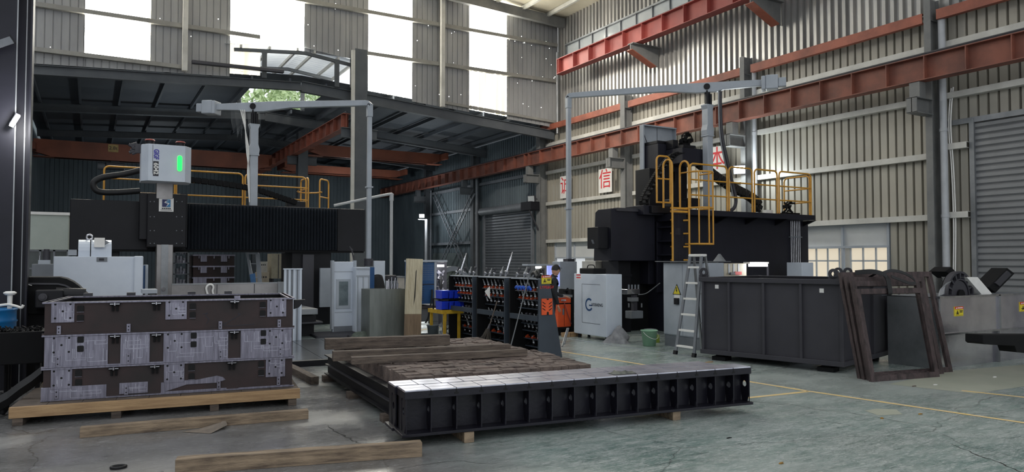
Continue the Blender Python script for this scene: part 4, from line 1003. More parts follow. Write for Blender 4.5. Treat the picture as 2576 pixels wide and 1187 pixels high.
# hose from the arm
MB().tube(spline([aY(*p,14.2) for p in ((1812,230),(1812,270),(1816,340),(1828,400),(1842,460),(1851,500),(1847,522),(1834,532))],7),.05,10).build('hose', M_dgrey, GR)
MB().tube(spline([aY(*p,14.15) for p in ((1808,230),(1808,270),(1811,340),(1822,400),(1836,455),(1844,495))],7),.02,8).build('hose', M_galv, GR)
# hydraulic valve block on the black ram
vb = thing('hydraulic_valve_block', 'silver hydraulic valve block hanging on the black machine ram beside the white cabinet', 'valve block', aY(1598,760,13.9))
bx(1589,1618,782,801,13.9,.25).build('junction_box', M_grey, vb, .01); bx(1578,1610,727,740,13.95,.25).build('manifold', M_chrome, vb, .01)
for px in (1582,1590,1598,1606): 
    p = aY(px,725,14.0); MB().cyl((p.x,14.0,p.z-.02),(p.x,14.0,p.z+.09),.022,n=10).build('solenoid', M_grey, vb)
bx(1594,1603,742,783,13.98,.1).build('stem', M_dgrey, vb); bx(1590,1606,748,758,13.93,.18).build('coupling', M_galv, vb)
for px in (1582,1600,1614): p = aY(px,768,14.0); MB().cyl((p.x,14.0,p.z-.05),(p.x,14.0,p.z+.05),.02,n=8).build('nipple', M_galv, vb)
MB().tube(spline([aY(1606,741,13.9),aY(1625,738,13.7),aY(1645,724,13.5),aY(1660,712,13.3)],6),.012,6).build('hose', M_galv, vb)
# pendant arm
PB, WmB, LB_ = pendant('right grey counterbalanced pendant arm above the yellow railing', 14.57, 14.45, 3.13, aY(1784,220,14.45).z, aY(1430,243,17.5), M_lgrey, 0, cw=1.55)
e = aY(1430,243,17.5)
MB().box(e.x-.06,e.x+.06,e.y-.06,e.y+.06,1.85,e.z-.3).build('drop_pole', M_lgrey, PB, .01)
MB().box(e.x-.09,e.x+.09,e.y-.09,e.y+.09,3.3,3.34).build('pole_joint', M_lgrey, PB)
MB().box(e.x-.12,e.x+.12,e.y-.12,e.y+.12,1.78,1.86).build('pole_foot', M_dgrey, PB)
x0 = aY(1406,700,17.4).x; x1 = aY(1449,700,17.4).x
MB().box(x0,x1,17.35,17.75,.35,1.78).build('control_panel', M_lgrey, PB, .012)
MB().box(x0-.1,x0,17.4,17.7,1.35,1.65).build('handset', M_black, PB, .02)
# ---------------- cabinets
gc = thing('white_cabinet', 'white machine cabinet with blue round logo and inset door', 'cabinet', (10.25,13.55,0))
xa = 9.93; xb = aY(1565,760,12.95).x
MB().box(xa,xb,12.95,14.2,.10,aY(1536,690,12.95).z).build('body', M_white, gc, .012)
for (x,y) in ((xa+.08,13.05),(xb-.08,13.05),(xa+.08,14.1),(xb-.08,14.1)): MB().cyl((x,y,0),(x,y,.1),.035,n=10).build('foot', M_black, gc)
ZT = aY(1536,690,12.95).z
a = aX(1464,714,xa); b = aX(1510,816,xa)
dmb = MB()
for y0,y1,q0,q1 in ((a.y,b.y,a.z-.004,a.z+.004),(a.y,b.y,b.z-.004,b.z+.004)): dmb.box(xa-.002,xa,y1,y0,q0,q1)
dmb.box(xa-.002,xa,a.y-.004,a.y+.004,b.z,a.z); dmb.build('door_outline', M_txtdk, gc)
lg = aX(1482,766,xa)
Wl = face_negX((xa-.002,lg.y,lg.z))
m = MB(Wl); ro = .15; ri = .105; k0 = []
for t in range(25):
    an = radians(55+ (285-0)*t/24); k0.append((ro*cos(an),ro*sin(an))); 
vs = []
for t in range(25):
    an = radians(50+275*t/24); vs += [(ro*cos(an),ro*sin(an),0),(ri*cos(an),ri*sin(an),0)]
m.add(vs,[(2*i,2*i+1,2*i+3,2*i+2) for i in range(24)]).box(0,.12,-.03,.0,-.001,.001); m.build('logo_ring', mat('logo_blue',(36,76,124),.5), gc)
text('G', .15, face_negX((xa-.003,lg.y+.02,lg.z+.02)), 'logo_lettering', mat('logo_blue',(36,76,124)), gc) if False else None
text('UOSHENG', .10, face_negX((xa-.003,lg.y-.305,lg.z+.005)), 'logo_lettering', M_txtdk, gc, sx=.92)
a = aX(1449,692,xa); b = aX(1462,703,xa); lbq = MB().box(xa-.003,xa,b.y,a.y,b.z,a.z).build('label_plate', M_signw, gc)
qq = MB()
for k in range(2): qq.box(xa-.005,xa-.003,b.y+.02,a.y-.02,b.z+.03+.06*k,b.z+.06+.06*k)
qq.build('label_mark', M_txtred, lbq)
bp_ = thing('black_tool_case', 'black equipment case lying on top of the white logo cabinet', 'case', (10.1,13.9,ZT)); MB().box(9.98,10.35,13.5,14.05,ZT,ZT+.13).build('body', M_blackm, bp_, .02); MB().tube(spline([(10.1,13.6,ZT+.13),(10.1,13.65,ZT+.2),(10.1,13.85,ZT+.2),(10.1,13.9,ZT+.13)],5),.012,6).build('handle', M_black, bp_)
pb = thing('pale_box_cabinet', 'pale cabinet with bright corner trims standing behind the white logo cabinet', 'cabinet', (11.0,15.6,0)); 
MB().box(aY(1498,680,15.3).x,aY(1536,680,15.3).x,15.3,15.9,0,aY(1515,657,15.3).z).build('body', mat('beige_cabinet',(190,186,174),.5), pb, .006)
ec = thing('electrical_cabinet', 'tall light grey electrical cabinet with lightning warning triangle behind the stepladder', 'cabinet', (10.9,10.9,0))
xe_ = 10.62; ya = 11.86; yb_ = 10.66; zt = 1.76
MB().box(xe_,xe_+.55,yb_,ya,.24,zt).build('body', M_lgrey, ec, .008); MB().box(xe_+.02,xe_+.53,yb_,ya-.01,0,.24).build('plinth', M_grey, ec)
ys = aX(1718,760,xe_).y
MB().box(xe_-.012,xe_,ys+.004,ya-.02,.26,zt-.02).build('door', M_lgrey, ec, .004); MB().box(xe_-.012,xe_,yb_+.02,ys-.004,.26,zt-.02).build('door', M_lgrey, ec, .004)
p = aX(1704,729,xe_); s_ = .125
tr = MB().prism([(p.y-s_,p.z-s_*.8),(p.y+s_,p.z-s_*.8),(p.y,p.z+s_)],'x',xe_-.018,xe_-.012).build('warning_triangle', M_txtdk, ec)
MB().prism([(p.y-s_*.78,p.z-s_*.68),(p.y+s_*.78,p.z-s_*.68),(p.y,p.z+s_*.76)],'x',xe_-.020,xe_-.018).build('triangle_face', M_stky, tr)
MB().prism([(p.y-.01,p.z+.055),(p.y+.025,p.z+.05),(p.y+.005,p.z+.005),(p.y-.02,p.z+.005),(p.y+.0,p.z-.06),(p.y+.015,p.z-.015),(p.y+.03,p.z-.012)],'x',xe_-.022,xe_-.020).build('lightning_bolt', M_txtdk, tr)
a = aX(1697,740,xe_); b = aX(1711,750,xe_); MB().box(xe_-.015,xe_-.012,b.y,a.y,b.z,a.z).build('label_plate', M_signw, ec)
a = aX(1699,749,xe_); b = aX(1710,766,xe_); MB().box(xe_-.05,xe_-.012,b.y,a.y,b.z,a.z).build('switch_handle', M_black, ec, .008)
lid = MB().box(xe_-.1,xe_+.75,yb_,ya+.15,zt+.02,zt+.035); lid.box(xe_+.1,xe_+.5,yb_+.1,ya-.1,zt,zt+.02).build('top_sheet', M_galv, ec)
# stepladder
sl = thing('stepladder', 'grey aluminium stepladder with white worn treads standing before the electrical cabinet', 'stepladder', (9.95,10.4,0))
yl0, yl1 = 10.62, 10.12; xt = 10.16; zt = 1.93
for (y, yt) in ((yl0, yl0-.10),(yl1, yl1+.10)):
    MB().bar((9.80,y,.0),(xt-.05,yt,zt-.04),.065,.03,(1,0,0)).build('front_leg', M_grey, sl, .004); MB().bar((9.795,y,0),(9.812,y,.07),.08,.05,(1,0,0)).build('foot', M_black, sl)
    MB().bar((10.50,y,.0),(xt+.05,yt,zt-.04),.05,.03,(1,0,0)).build('rear_leg', M_galv, sl, .004)
for k in range(6):
    f = (k+.55)/6.4; x = 9.80+(xt-.05-9.80)*f; z = zt*f; i = .10*f
    MB().box(x-.03,x+.05,yl1+i+.02,yl0-i-.02,z-.018,z+.018).build('tread', M_signw, sl, .004)
MB().box(xt-.08,xt+.08,yl1+.08,yl0-.08,zt-.05,zt).build('top_cap', M_signw, sl, .012)
for f in (.3,.6): 
    x = 10.50+(xt+.05-10.50)*f; MB().bar((x,yl1+.1*f,zt*f),(x,yl0-.1*f,zt*f),.025,.025).build('cross_brace', M_galv, sl)
# bucket, cloth 
bk = thing('green_bucket', 'pale green plastic bucket on the floor left of the electrical cabinet', 'bucket', (10.28,11.93,0))
bk0 = MB().lathe((10.28,11.93,0),[(0,.012),(.125,.012),(.165,.32),(.185,.32),(.185,.335),(.172,.335),(.132,.004),(0,.004)][::-1],28); bk0.build('shell', mat('pale_green_plastic',(150,190,160),.45,0,(138,178,148),4), bk)
MB().tube([(10.28+.178*cos(t*pi/10),11.93-.02-.17*sin(t*pi/10),.30-.14*sin(t*pi/10)) for t in range(11)],.005,6).build('handle', M_signw, bk)
sb = thing('small_green_box', 'small yellow green box half hidden behind the bucket', 'box', (10.75,12.4,0)); bx0(1650,1659,842,12.3,.2).build('body', mat('lime_box',(170,190,70),.5), sb); bx0(1635,1652,828,12.6,.2).build('carton', M_grey, sb)
cl = MB(); rng = random.Random(21); n = 18; rows = 7; c = aZ(1572,864)
vs = []
for j in range(rows):
    f = j/(rows-1)
    for i in range(n):
        t = 2*pi*i/n; r = (.24*(1-f)**.8+.05)*(1+.22*sin(3*t+j)+.1*rng.uniform(-1,1))*(1-.15*f); z = .36*f*(1+.04*sin(2*t))
        vs.append((c.x+.05*f+r*cos(t),c.y+.25+r*sin(t),z))
vs.append((c.x+.06,c.y+.25,.37))
fs = [(j*n+i,j*n+(i+1)%n,(j+1)*n+(i+1)%n,(j+1)*n+i) for j in range(rows-1) for i in range(n)]+[((rows-1)*n+i,(rows-1)*n+(i+1)%n,rows*n) for i in range(n)]
cl.add(vs,fs,True); cl.build('dust_sheet', mat('grey_cloth',(150,150,152),.9,0,(120,120,124),8,.3,20), None, 0, 'crumpled grey cloth heaped at the foot of the white logo cabinet', 'cloth')
# ================================================================ FOREGROUND: MOULDS, PLATES, FRAMES, TANK
# ---- pallet and mould stack
PR = radians(-7.2)
pal = thing('wooden_pallet', 'long pine pallet board carrying the stack of three steel moulds', 'pallet', (-.74,9.62,0), PR)
Wp = WM[pal.name]
PLEN = 3.06
MB(Wp).box(0,PLEN,0,.05,.085,.205).build('front_board', M_wood, pal, .004)
MB(Wp).box(0,PLEN,1.75,1.80,.085,.205).build('rear_board', M_wood, pal, .004)
for k in range(9): MB(Wp).box(.0+k*.34,.0+k*.34+.335,.05,1.75,.165,.20).build('deck_plank', M_woodold, pal)
for x in (.03,.98,2.02,PLEN-.14): MB(Wp).box(x,x+.10,.02,1.78,0,.085).box(x,x+.1,.05,1.75,.085,.165).build('bearer', M_woodold, pal, .004)
MR = radians(-8.0)
P0 = Vector((-.44,9.86,.205)); ML = 2.72; MD = 1.5; MH = .372
Wm0 = frame(P0, MR)
_n = Wm0.to_3x3() @ Vector((0,-1,0))
def mloc(px, py):      # pixel -> (along, up) on the mould front
    r = ray(px,py); o = Vector((0,0,H)); t = (P0-o).dot(_n)/r.dot(_n); q = Wm0.inverted() @ (o + r*t); return q.x, q.z
M_millmark = mat('bright_mill_mark', (176,176,188), .3, .6, (150,150,164), 8)
def mould(idx, label):
    z0 = idx*(MH+.004); o = thing('casting_mould', label, 'casting mould', Wm0 @ Vector((0,0,z0)), MR, 'steel mould frames in the near stack')
    W = Wm0 @ Matrix.Translation((0,0,z0)); t = .035
    b = MB(W).box(0,ML,0,t,0,MH).box(0,ML,MD-t,MD,0,MH).box(0,t,t,MD-t,0,MH).box(ML-t,ML,t,MD-t,0,MH)
    b.build('frame_body', M_rust, o)
    MB(W).box(t,ML-t,t,t+.006,.0,MH-.03).box(t,ML-t,MD-t-.006,MD-t,.0,MH-.03).box(t,t+.006,t+.006,MD-t-.006,0,MH-.03).box(ML-t-.006,ML-t,t+.006,MD-t-.006,0,MH-.03).build('inner_shade', M_blackm, o)  # black sheets painting the shade inside the frame
    r = MB(W).box(-.02,ML+.02,-.025,.06,MH-.018,MH).box(-.02,ML+.02,MD-.06,MD+.02,MH-.018,MH).box(-.02,.06,.06,MD-.06,MH-.018,MH).box(ML-.06,ML+.02,.06,MD-.06,MH-.018,MH); r.build('rim', M_mach, o)
    r = MB(W).box(-.02,ML+.02,-.025,0,0,.016).build('lower_rim', M_rust if idx == 2 else M_mach, o)
    return o, W
def plate(o, W, x0, x1, za, zb, holes=True, marks=3, seed=0, d=.014, name='machined_plate'):
    p = MB(W).box(x0,x1,-d,0,za,zb).build(name, M_mach, o, .003)
    rng = random.Random(seed); q = MB(W)
    for k in range(marks):
        x = rng.uniform(x0+.03,x1-.03); a = rng.uniform(za+.02,zb-.05); l = rng.uniform(.3,.9)*(zb-a)
        q.box(x-.0025,x+.0025,-d-.001,-d,a,a+l)
        if rng.random() < .6: 
            xx = min(x1-.01, x+rng.uniform(.05,.3)); q.box(x,xx,-d-.001,-d,a-.002,a+.003); q.box(xx-.002,xx+.002,-d-.001,-d,a,a+l*.5)
    if marks: q.build('mill_mark', M_millmark, p)
    return p
def bolt_holes(o, W, xc, zc, w=.075, h=.08):
    for dx, dz in ((-w,h),(w,h),(0,.0),(-w,-h),(w,-h)):
        MB(W).cyl((xc+dx,-.0155,zc+dz),(xc+dx,-.014,zc+dz),.012,n=10).build('bolt_hole', M_shade, o)
def window_pair(o, W, xc, zc):
    for dz in (.05,-.055):
        MB(W).prism(rrect(xc-.034,xc+.034,zc+dz-.036,zc+dz+.036,.012),'y',-.0165,-.0005).build('square_hole', M_shade, o)
        MB(W).box(xc-.036,xc+.036,-.022,-.002,zc+dz-.041,zc+dz-.037).build('hole_lip', M_mach, o)
def clip(o, W, xc):
    c = MB(W).box(xc-.055,xc+.055,-.05,0,MH-.05,MH-.018).build('clamp_lug', M_blackm, o, .004)
    MB(W).box(xc-.05,xc+.05,-.056,-.05,MH-.038,MH-.030).cyl((xc,-.06,MH-.05),(xc,-.06,MH-.02),.012,n=8).build('clamp_pin', M_chrome, c)
    MB(W).box(xc-.035,xc-.012,-.03,0,MH-.12,MH-.05).box(xc+.012,xc+.035,-.03,0,MH-.12,MH-.05).build('clamp_leg', M_blackm, c)
def tab(o, W, xc, za, zb):
    p = MB(W).box(xc-.022,xc+.022,-.026,-.0,za,zb).build('locking_tab', M_mach, o, .004)
    for z in (za+.03,zb-.03): MB(W).cyl((xc,-.028,z),(xc,-.026,z),.008,n=8).build('tab_hole', M_shade, p)
S_ = lambda px, py=850: mloc(px,py)[0]
# bottom
o, W = mould(0, 'bottom rust brown steel mould frame of the near stack, resting on the pallet')
xs = [S_(p,950) for p in (128,182,412,464,668,717)]
for k in range(3): plate(o,W,xs[2*k],xs[2*k+1],.13,MH-.018,seed=30+k,marks=6); bolt_holes(o,W,(xs[2*k]+xs[2*k+1])/2,.255)
for px in (198,482,657): window_pair(o,W,S_(px,940),.25)
for px in (287,390,583): clip(o,W,S_(px,940))
plate(o,W,-.02,S_(268,980),.0,.155,seed=40,marks=6,d=.012); plate(o,W,S_(300,980),S_(372,980),.03,.16,seed=41,marks=7,d=.012); 
pz = MB(W).prism([(S_(405,980),.02),(S_(405,980),.14),(S_(465,980),.15),(S_(495,980),.15),(S_(545,980),.185),(S_(560,980),.165),(S_(567,980),.13),(S_(545,980),.10),(S_(470,980),.10),(S_(440,980),.06)],'y',-.012,0).build('machined_plate', M_mach, o)
plate(o,W,S_(404,980),S_(570,980),0,.03,seed=43,marks=0,d=.012); plate(o,W,S_(600,980),ML-.03,0,.022,seed=44,marks=0,d=.012)
for px in (143,318,550,700): tab(o,W,S_(px,980),0.02,.13)
# middle
o, W = mould(1, 'middle steel mould frame of the near stack, covered in machined plates')
for k,(a,c) in enumerate(((112,272),(303,377),(411,574),(605,734))):
    plate(o,W,max(S_(a,870),-.02),min(S_(c,870),ML+.02),.004,MH-.02,seed=50+k,marks=18)
for a,c in ((128,182),(417,462),(672,716)): bolt_holes(o,W,(S_(a,870)+S_(c,870))/2,.255)
for px in (203,487,662): window_pair(o,W,S_(px,870),.26)
for px in (290,394,589): clip(o,W,S_(px,870))
for px in (147,324,555,705): tab(o,W,S_(px,870),-.05 + .06,.13); 
# top
o, W = mould(2, 'top rust brown steel mould frame of the near stack, open with a dark inside')
for k,(a,c) in enumerate(((129,188),(416,470),(672,720))):
    plate(o,W,S_(a,780),S_(c,780),.135,MH-.016,seed=60+k,marks=6); bolt_holes(o,W,(S_(a,780)+S_(c,780))/2,.265)
for px in (203,485,661): window_pair(o,W,S_(px,780),.24)
for px in (290,394,590): clip(o,W,S_(px,780))
for px in (149,324,554,702): tab(o,W,S_(px,820),.0,.10)
for px in (250,345,485,573): 
    q = aZ(px,738,P0.z+3*MH); x = (W.inverted() @ q).x; MB(W).box(x-.05,x+.05,MD-.06,MD+.03,MH,MH+.04).build('lifting_lug', M_dgrey, o)
MB(W).box(S_(597,745)-.035,S_(597,745)+.035,-.01,.02,MH,MH+.035).build('locator', M_mach, o)
MB(W).prism([(ML+.02,MH-.03),(ML+.16,MH-.03),(ML+.08,MH-.13),(ML+.02,MH-.15)],'y',.05,.12).build('side_hook', M_black, o)
for pts in ([(510,790),(523,787),(517,794),(526,803),(519,815)],[(562,816),(590,800),(605,790),(598,788)],[(560,818),(580,820),(640,815)]):
    mk = MB(W)
    for a,c in zip(pts[:-1],pts[1:]):
        A = mloc(*a); B = mloc(*c); zz = 2*(MH+.004); mk.bar((A[0],-.002,A[1]-zz),(B[0],-.002,B[1]-zz),.004,.008)
    mk.build('chalk_scrawl', M_txtdk, o)
# ---- loose timbers and scraps on the floor
def timber(label, pl, pr, w, h, m, z=0.0, name='timber_beam', group='loose timber beams'):
    A = aZ(*pl, z); B = aZ(*pr, z); d = (B-A); ang = atan2(d.y,d.x); W = frame(A, ang); L_ = d.length
    rng = random.Random(int(pl[0])); mb = MB(W); n = 14; vs = []
    for i in range(n+1):
        j = lambda: rng.uniform(-.003,.003)
        x = L_*i/n; vs += [(x,j(),0),(x,w+j(),0),(x,w+j(),h+j()),(x,j(),h+j())]
    fs = [(3,2,1,0),tuple(4*n+k for k in range(4))]
    for i in range(n):
        for k in range(4): fs.append((4*i+k,4*i+(k+1)%4,4*i+4+(k+1)%4,4*i+4+k))
    mb.add(vs,fs); return mb.build(name, m, None, .004, label, 'timber', group, W=W)
M_plank = mat('weathered_plank', (158,138,114), .8, 0, (92,78,66), 3.5, .4, 30, (.7,6,6))
timber('long weathered timber on the concrete just in front of the pallet', (200,1102), (776,1054), .10, .105, M_plank)
timber('pale timber nearest the camera running off the bottom edge', (440,1195), (1062,1149), .12, .13, M_plank)
timber('short dark timber on the floor between the moulds and the steel frame', (802,966), (733,930), .12, .11, M_woodold)
fs_ = MB(); A = [aZ(456,1087),aZ(530,1091),aZ(556,1073)+Vector((0,0,.05)),aZ(572,1077)+Vector((0,0,.035)),aZ(566,1068)+Vector((0,0,.07)),aZ(500,1081)+Vector((0,0,.01))]
fs_.add([A[0]+Vector((0,0,.004)),A[1]+Vector((0,0,.004)),A[2],A[5]],[(0,1,2,3)]); fs_.add([A[1]+Vector((0,0,.004)),A[3],A[4],A[2]],[(0,1,2,3)])
fs_.add([A[0],A[1],A[2]-Vector((0,0,.004)),A[5]-Vector((0,0,.004))],[(3,2,1,0)])
fs_.build('folded_sheet_scrap', mat('cardboard_scrap',(134,122,110),.7,0,(110,100,90),8), None, 0, 'bent scrap of sheet lying against the front timber', 'scrap')
c = aZ(298,1177); rg = MB().tube([(c.x+.058*cos(2*pi*k/20),c.y+.045*sin(2*pi*k/20),.012) for k in range(20)],.012,8,True); rg.build('rubber_ring', M_rubber, None, 0, 'small dark ring lying on the concrete near the bottom edge', 'ring')
def scrap(px, py, w, d, h, m, label, seed):
    c = aZ(px,py); rng = random.Random(seed); mb = MB(); n = 7; vs = [(c.x+w*cos(2*pi*k/n)*rng.uniform(.6,1.1),c.y+d*sin(2*pi*k/n)*rng.uniform(.6,1.1),.003+rng.uniform(0,h)) for k in range(n)]+[(c.x,c.y,h+.004)]
    vs2 = [(x,y,.001) for x,y,z in vs[:n]]
    mb.add(vs+vs2,[(k,(k+1)%n,n) for k in range(n)]+[(n+1+k,n+1+(k+1)%n,(k+1)%n,k) for k in range(n)]); return mb.build('floor_scrap', m, None, 0, label, 'scrap', 'scraps on the floor')
M_leafd = mat('dry_leaf', (170,130,60), .8, 0, (110,84,44), 9)
scrap(1965,1166,.035,.02,.012,M_leafd,'small dry leaf near the bottom of the green floor',1)
scrap(2219,1053,.03,.02,.015,M_leafd,'small dry leaf beside the pale floor patch',2)
scrap(2315,1042,.04,.02,.012,M_leafd,'dry leaf crumb just below the yellow floor line',3)
scrap(2353,968,.06,.02,.008,M_signw,'pale paper scrap on the bare concrete patch near its left corner',4)
scrap(2502,949,.05,.02,.01,M_signw,'pale paper scrap in the middle of the bare concrete patch',5)
scrap(2300,972,.05,.02,.012,M_woodold,'dark curled scrap at the left corner of the bare concrete patch',6)
scrap(1783,911,.14,.05,.012,M_wood,'yellowish rag on the floor near the stepladder',7)
scrap(1835,1102,.05,.012,.008,M_blackm,'thin dark splinter on the wet floor near the plate end',8)
# black sheet and rags at left edge
rb = thing('rag_heap', 'dark rags and black sheet draped beside the pallet at the left edge', 'rags', (-1.1,10.3,0))
mb = MB(); rng = random.Random(12)
vs = []
RP = [aY(px,py,10.25) for px,py in ((-30,1012),(20,985),(50,962),(80,942),(106,922))]
for i,p in enumerate(RP):
    p.z = max(p.z,.03); vs += [Vector((p.x,p.y+.02,max(.003,p.z-.16))), Vector((p.x,p.y-.05,max(.01,p.z-.07))), Vector((p.x,p.y,p.z))]
mb.add(vs,[(3*i+j,3*i+j+1,3*i+4+j,3*i+3+j) for i in range(4) for j in (0,1)]); q = mb.build('black_sheet', M_rubber, rb); sm = q.modifiers.new('s','SOLIDIFY'); sm.thickness = .012
for k in range(7):
    c = Vector((-1.28+.07*k+rng.uniform(-.03,.03),10.35+rng.uniform(-.06,.1),.03)); MB().tube(spline([c,c+Vector((rng.uniform(-.05,.05),.06,.14+rng.uniform(0,.10))),c+Vector((rng.uniform(-.02,.1),.12,.07)),c+Vector((rng.uniform(-.1,.12),.05,0))],4),.03,7).build('rag', M_blackm, rb)
# ---- T-slot plates on wooden blocks
TR = radians(-7.3)
TP = Vector((2.635,6.60,.11)); Wt = frame(TP, TR)
M_top = mat('machined_top', (216,216,228), .28, .7, (184,184,198), 5.0, .05, 20)
M_plate = mat('plate_casting_paint', (24,23,33), .42, 0, (17,16,25), 3.0, .1, 30, spec=.35)
def tplate(label, y0, dep, L_, x0, group='slotted steel base plates'):
    W = Wt @ Matrix.Translation((x0,y0,0)); o = thing('base_plate', label, 'base plate', W @ Vector((0,0,0)), TR, group)
    ZT_ = .44; n = 16; st = L_/n
    MB(W).box(-.03,L_+.0,-.03,dep+.0,0,.028).build('bottom_flange', M_plate, o, .003)
    f = MB(W).box(0,L_+.0,0,dep,ZT_-.085,ZT_-.012).build('top_slab', M_plate, o, .003)
    MB(W).box(.02,L_,dep*.5,dep*.5+.02,.028,ZT_-.085).build('web', M_plate, o)
    for k in range(n+1):
        x = L_*k/n; x = min(max(x,.012),L_-.03)
        for s_ in ((.012,dep*.5),):
            # rib with a round hole
            ya, yb = s_; yc = (ya+yb)/2+.01; zc = .23; r = .036; m = 16
            q = MB(W); t = .011; vs = []
            for X_ in (x,x+t):
                for i in range(m): an = 2*pi*(i+.5)/m; vs.append((X_,yc+r*cos(an),zc+r*sin(an)))
                for i in range(m):
                    an = 2*pi*(i+.5)/m; cx_, cz_ = cos(an), sin(an); sc_ = min((( (yb-yc) if cx_>0 else (yc-ya))/max(abs(cx_),1e-6)), (((ZT_-.085-zc) if cz_>0 else (zc-.028))/max(abs(cz_),1e-6)))
                    vs.append((X_,yc+cx_*sc_,zc+cz_*sc_))
            fc = []
            for i in range(m):
                j = (i+1)%m
                fc += [(i,j,m+j,m+i),(2*m+j,2*m+i,3*m+i,3*m+j),(i,2*m+i,2*m+j,j),(m+j,3*m+j,3*m+i,m+i)]
            # corner fillers
            for X_ in (x,x+t):
                pass
            q.add(vs,fc); q.box(x,x+t,ya-.004,ya,.028,ZT_-.085)
            q.build('rib', M_plate, o)
        MB(W).box(x,x+.011,dep*.5+.02,dep-.01,.028,ZT_-.085).build('rib', M_plate, o)
    tops = MB(W); g = .011
    for k in range(n):
        a = L_*k/n+g/2; c = L_*(k+1)/n-g/2
        tops.box(a,c,.004,dep*.5-g/2,ZT_-.012,ZT_); tops.box(a,c,dep*.5+g/2,dep-.004,ZT_-.012,ZT_)
    tops.build('machined_top', M_top, o)
    for k in range(1,n):
        x = L_*k/n; q = MB(W).box(x-.007,x+.007,-.002,0,ZT_-.045,ZT_-.012).box(x-.022,x+.022,-.002,0,ZT_-.062,ZT_-.043).build('slot_mouth', M_shade, o)
    return o
tplate('front long dark slotted base plate nearest the camera, with holes in its ribs', 0, .30, 4.19, 0)
tplate('rear long dark slotted base plate behind the front one', .325, .30, 3.93, -.02)
for px, py, lb in ((1180,1115,'left pale timber block under the front slotted base plate'),(1705,1058,'right pale timber block under the front slotted base plate')):
    c = aZ(px-12,py); W = frame(c, TR); MB(W).box(0,.105,.0,.85,0,.107).build('timber_block', M_plank, None, .006, lb, 'timber', 'blocks under the base plates')
rg_ = thing('work_glove_rag', 'crumpled grey rag lying on the slotted base plates', 'rag', aZ(1562,938,.55))
c = aZ(1562,938,.552); mb = MB(); rng = random.Random(8); nx, ny = 9, 5; vs = []
for j in range(ny):
    for i in range(nx):
        vs.append((c.x-.14+.035*i+rng.uniform(-.012,.012),c.y-.07+.035*j-.01*i*.6+rng.uniform(-.01,.01),.555+(.0 if i in (0,nx-1) or j in (0,ny-1) else rng.uniform(.005,.035))))
mb.add(vs,[(j*nx+i,j*nx+i+1,(j+1)*nx+i+1,(j+1)*nx+i) for j in range(ny-1) for i in range(nx-1)],True).build('cloth', mat('grey_rag',(120,122,112),.9,0,(70,72,70),10), rg_)
# ---- steel frame with end-grain wooden block floor
FR = radians(-3.5)
Wf = frame(Vector((2.94,7.40,.0)), FR)
fr = thing('steel_platform_frame', 'dark steel beam platform topped with end grain wooden blocks', 'platform', (2.94,7.40,0), FR)
Lf = 3.54; Wd = 2.42; xi = [(0,0,Lf)]
def ib(a, b, nm='frame_beam'): MB(Wf).ibeam(a, b, .12, .29, .016, .014).build(nm, M_black, fr)
ib((-.0,-.10,.235),(-.0,Lf+.1,.235)); ib((Wd,-.1,.235),(Wd,Lf+.1,.235)); ib((.07,Lf+.08,.235),(Wd-.07,Lf+.08,.235)); ib((.07,-.08,.235),(Wd-.07,-.08,.235)); ib((Wd/2,0,.235),(Wd/2,Lf,.235))
MB(Wf).box(-.05,-.007,-.1,Lf+.1,.225,.24).build('stiffener_strip', M_dgrey, fr)
rng = random.Random(77); bl = MB(Wf); y = .0
while y < Lf-.05:
    d = rng.uniform(.10,.14); x = .05
    while x < Wd-.05:
        w_ = rng.uniform(.09,.2); w_ = min(w_, Wd-.02-x); zt = .545+rng.uniform(-.012,.010)
        bl.box(x+.002,x+w_-.002,y+.002,y+d-.002,.378,zt); x += w_
    y += d
M_endg = mat('end_grain_blocks', (122,107,99), .85, 0, (70,60,57), 4.5, .5, 40)
bl.build('wood_block_floor', M_endg, fr)
for i,(y_,lb) in enumerate(((.35,'nearest'),(1.9,'middle'),(3.4,'farthest'))):
    MB(Wf).box(-.12,Wd+.1,y_,y_+.14,0,.088).build('timber_bearer', M_woodold, None, .005, lb+' dark timber bearer under the steel block platform', 'timber', 'bearers under the steel platform')
zt = .556
timber('thick dark timber at the back of the wooden block platform', (818,880), (1132,868), .16, .15, M_woodold, zt)
timber('long brown timber in the middle of the wooden block platform', (838,909), (1285,888), .12, .12, M_woodold, zt)
timber('long grey timber nearest the front of those on the block platform', (885,917), (1327,895), .10, .085, M_woodold, zt)
# ---- grey steel tank
A = aZ(1763,884,.14); B = aZ(2122,919,.14); d = B-A; tang = atan2(d.y,d.x); TL = d.length; Wk = frame(Vector((A.x,A.y,0)), tang)
tk = thing('steel_tank', 'large dark grey ribbed steel tank with lifting lugs on short feet', 'tank', (A.x,A.y,0), tang)
TD = 2.28; zt = 1.49; zb = .14
b = MB(Wk).box(0,TL,.05,.06,zb,zt).box(0,TL,TD-.06,TD-.05,zb,zt).box(0.05,.06,.06,TD-.06,zb,zt).box(TL-.06,TL-.05,.06,TD-.06,zb,zt).box(.05,TL-.05,.05,TD-.05,zb,zb+.01)
b.build('tank_wall', M_dgrey, tk)
MB(Wk).box(-.02,TL+.02,-.02,.06,zt-.07,zt+.01).box(-.02,TL+.02,TD-.06,TD+.02,zt-.07,zt+.01).box(-.02,.06,.06,TD-.06,zt-.07,zt+.01).box(TL-.06,TL+.02,.06,TD-.06,zt-.07,zt+.01).build('top_rim', M_dgrey, tk, .006)
MB(Wk).box(-.01,TL+.01,-.01,.06,zb-.03,zb+.05).box(-.01,TL+.01,TD-.06,TD+.01,zb-.03,zb+.05).box(TL-.06,TL+.01,.06,TD-.06,zb-.03,zb+.05).build('bottom_rail', M_dgrey, tk, .006)
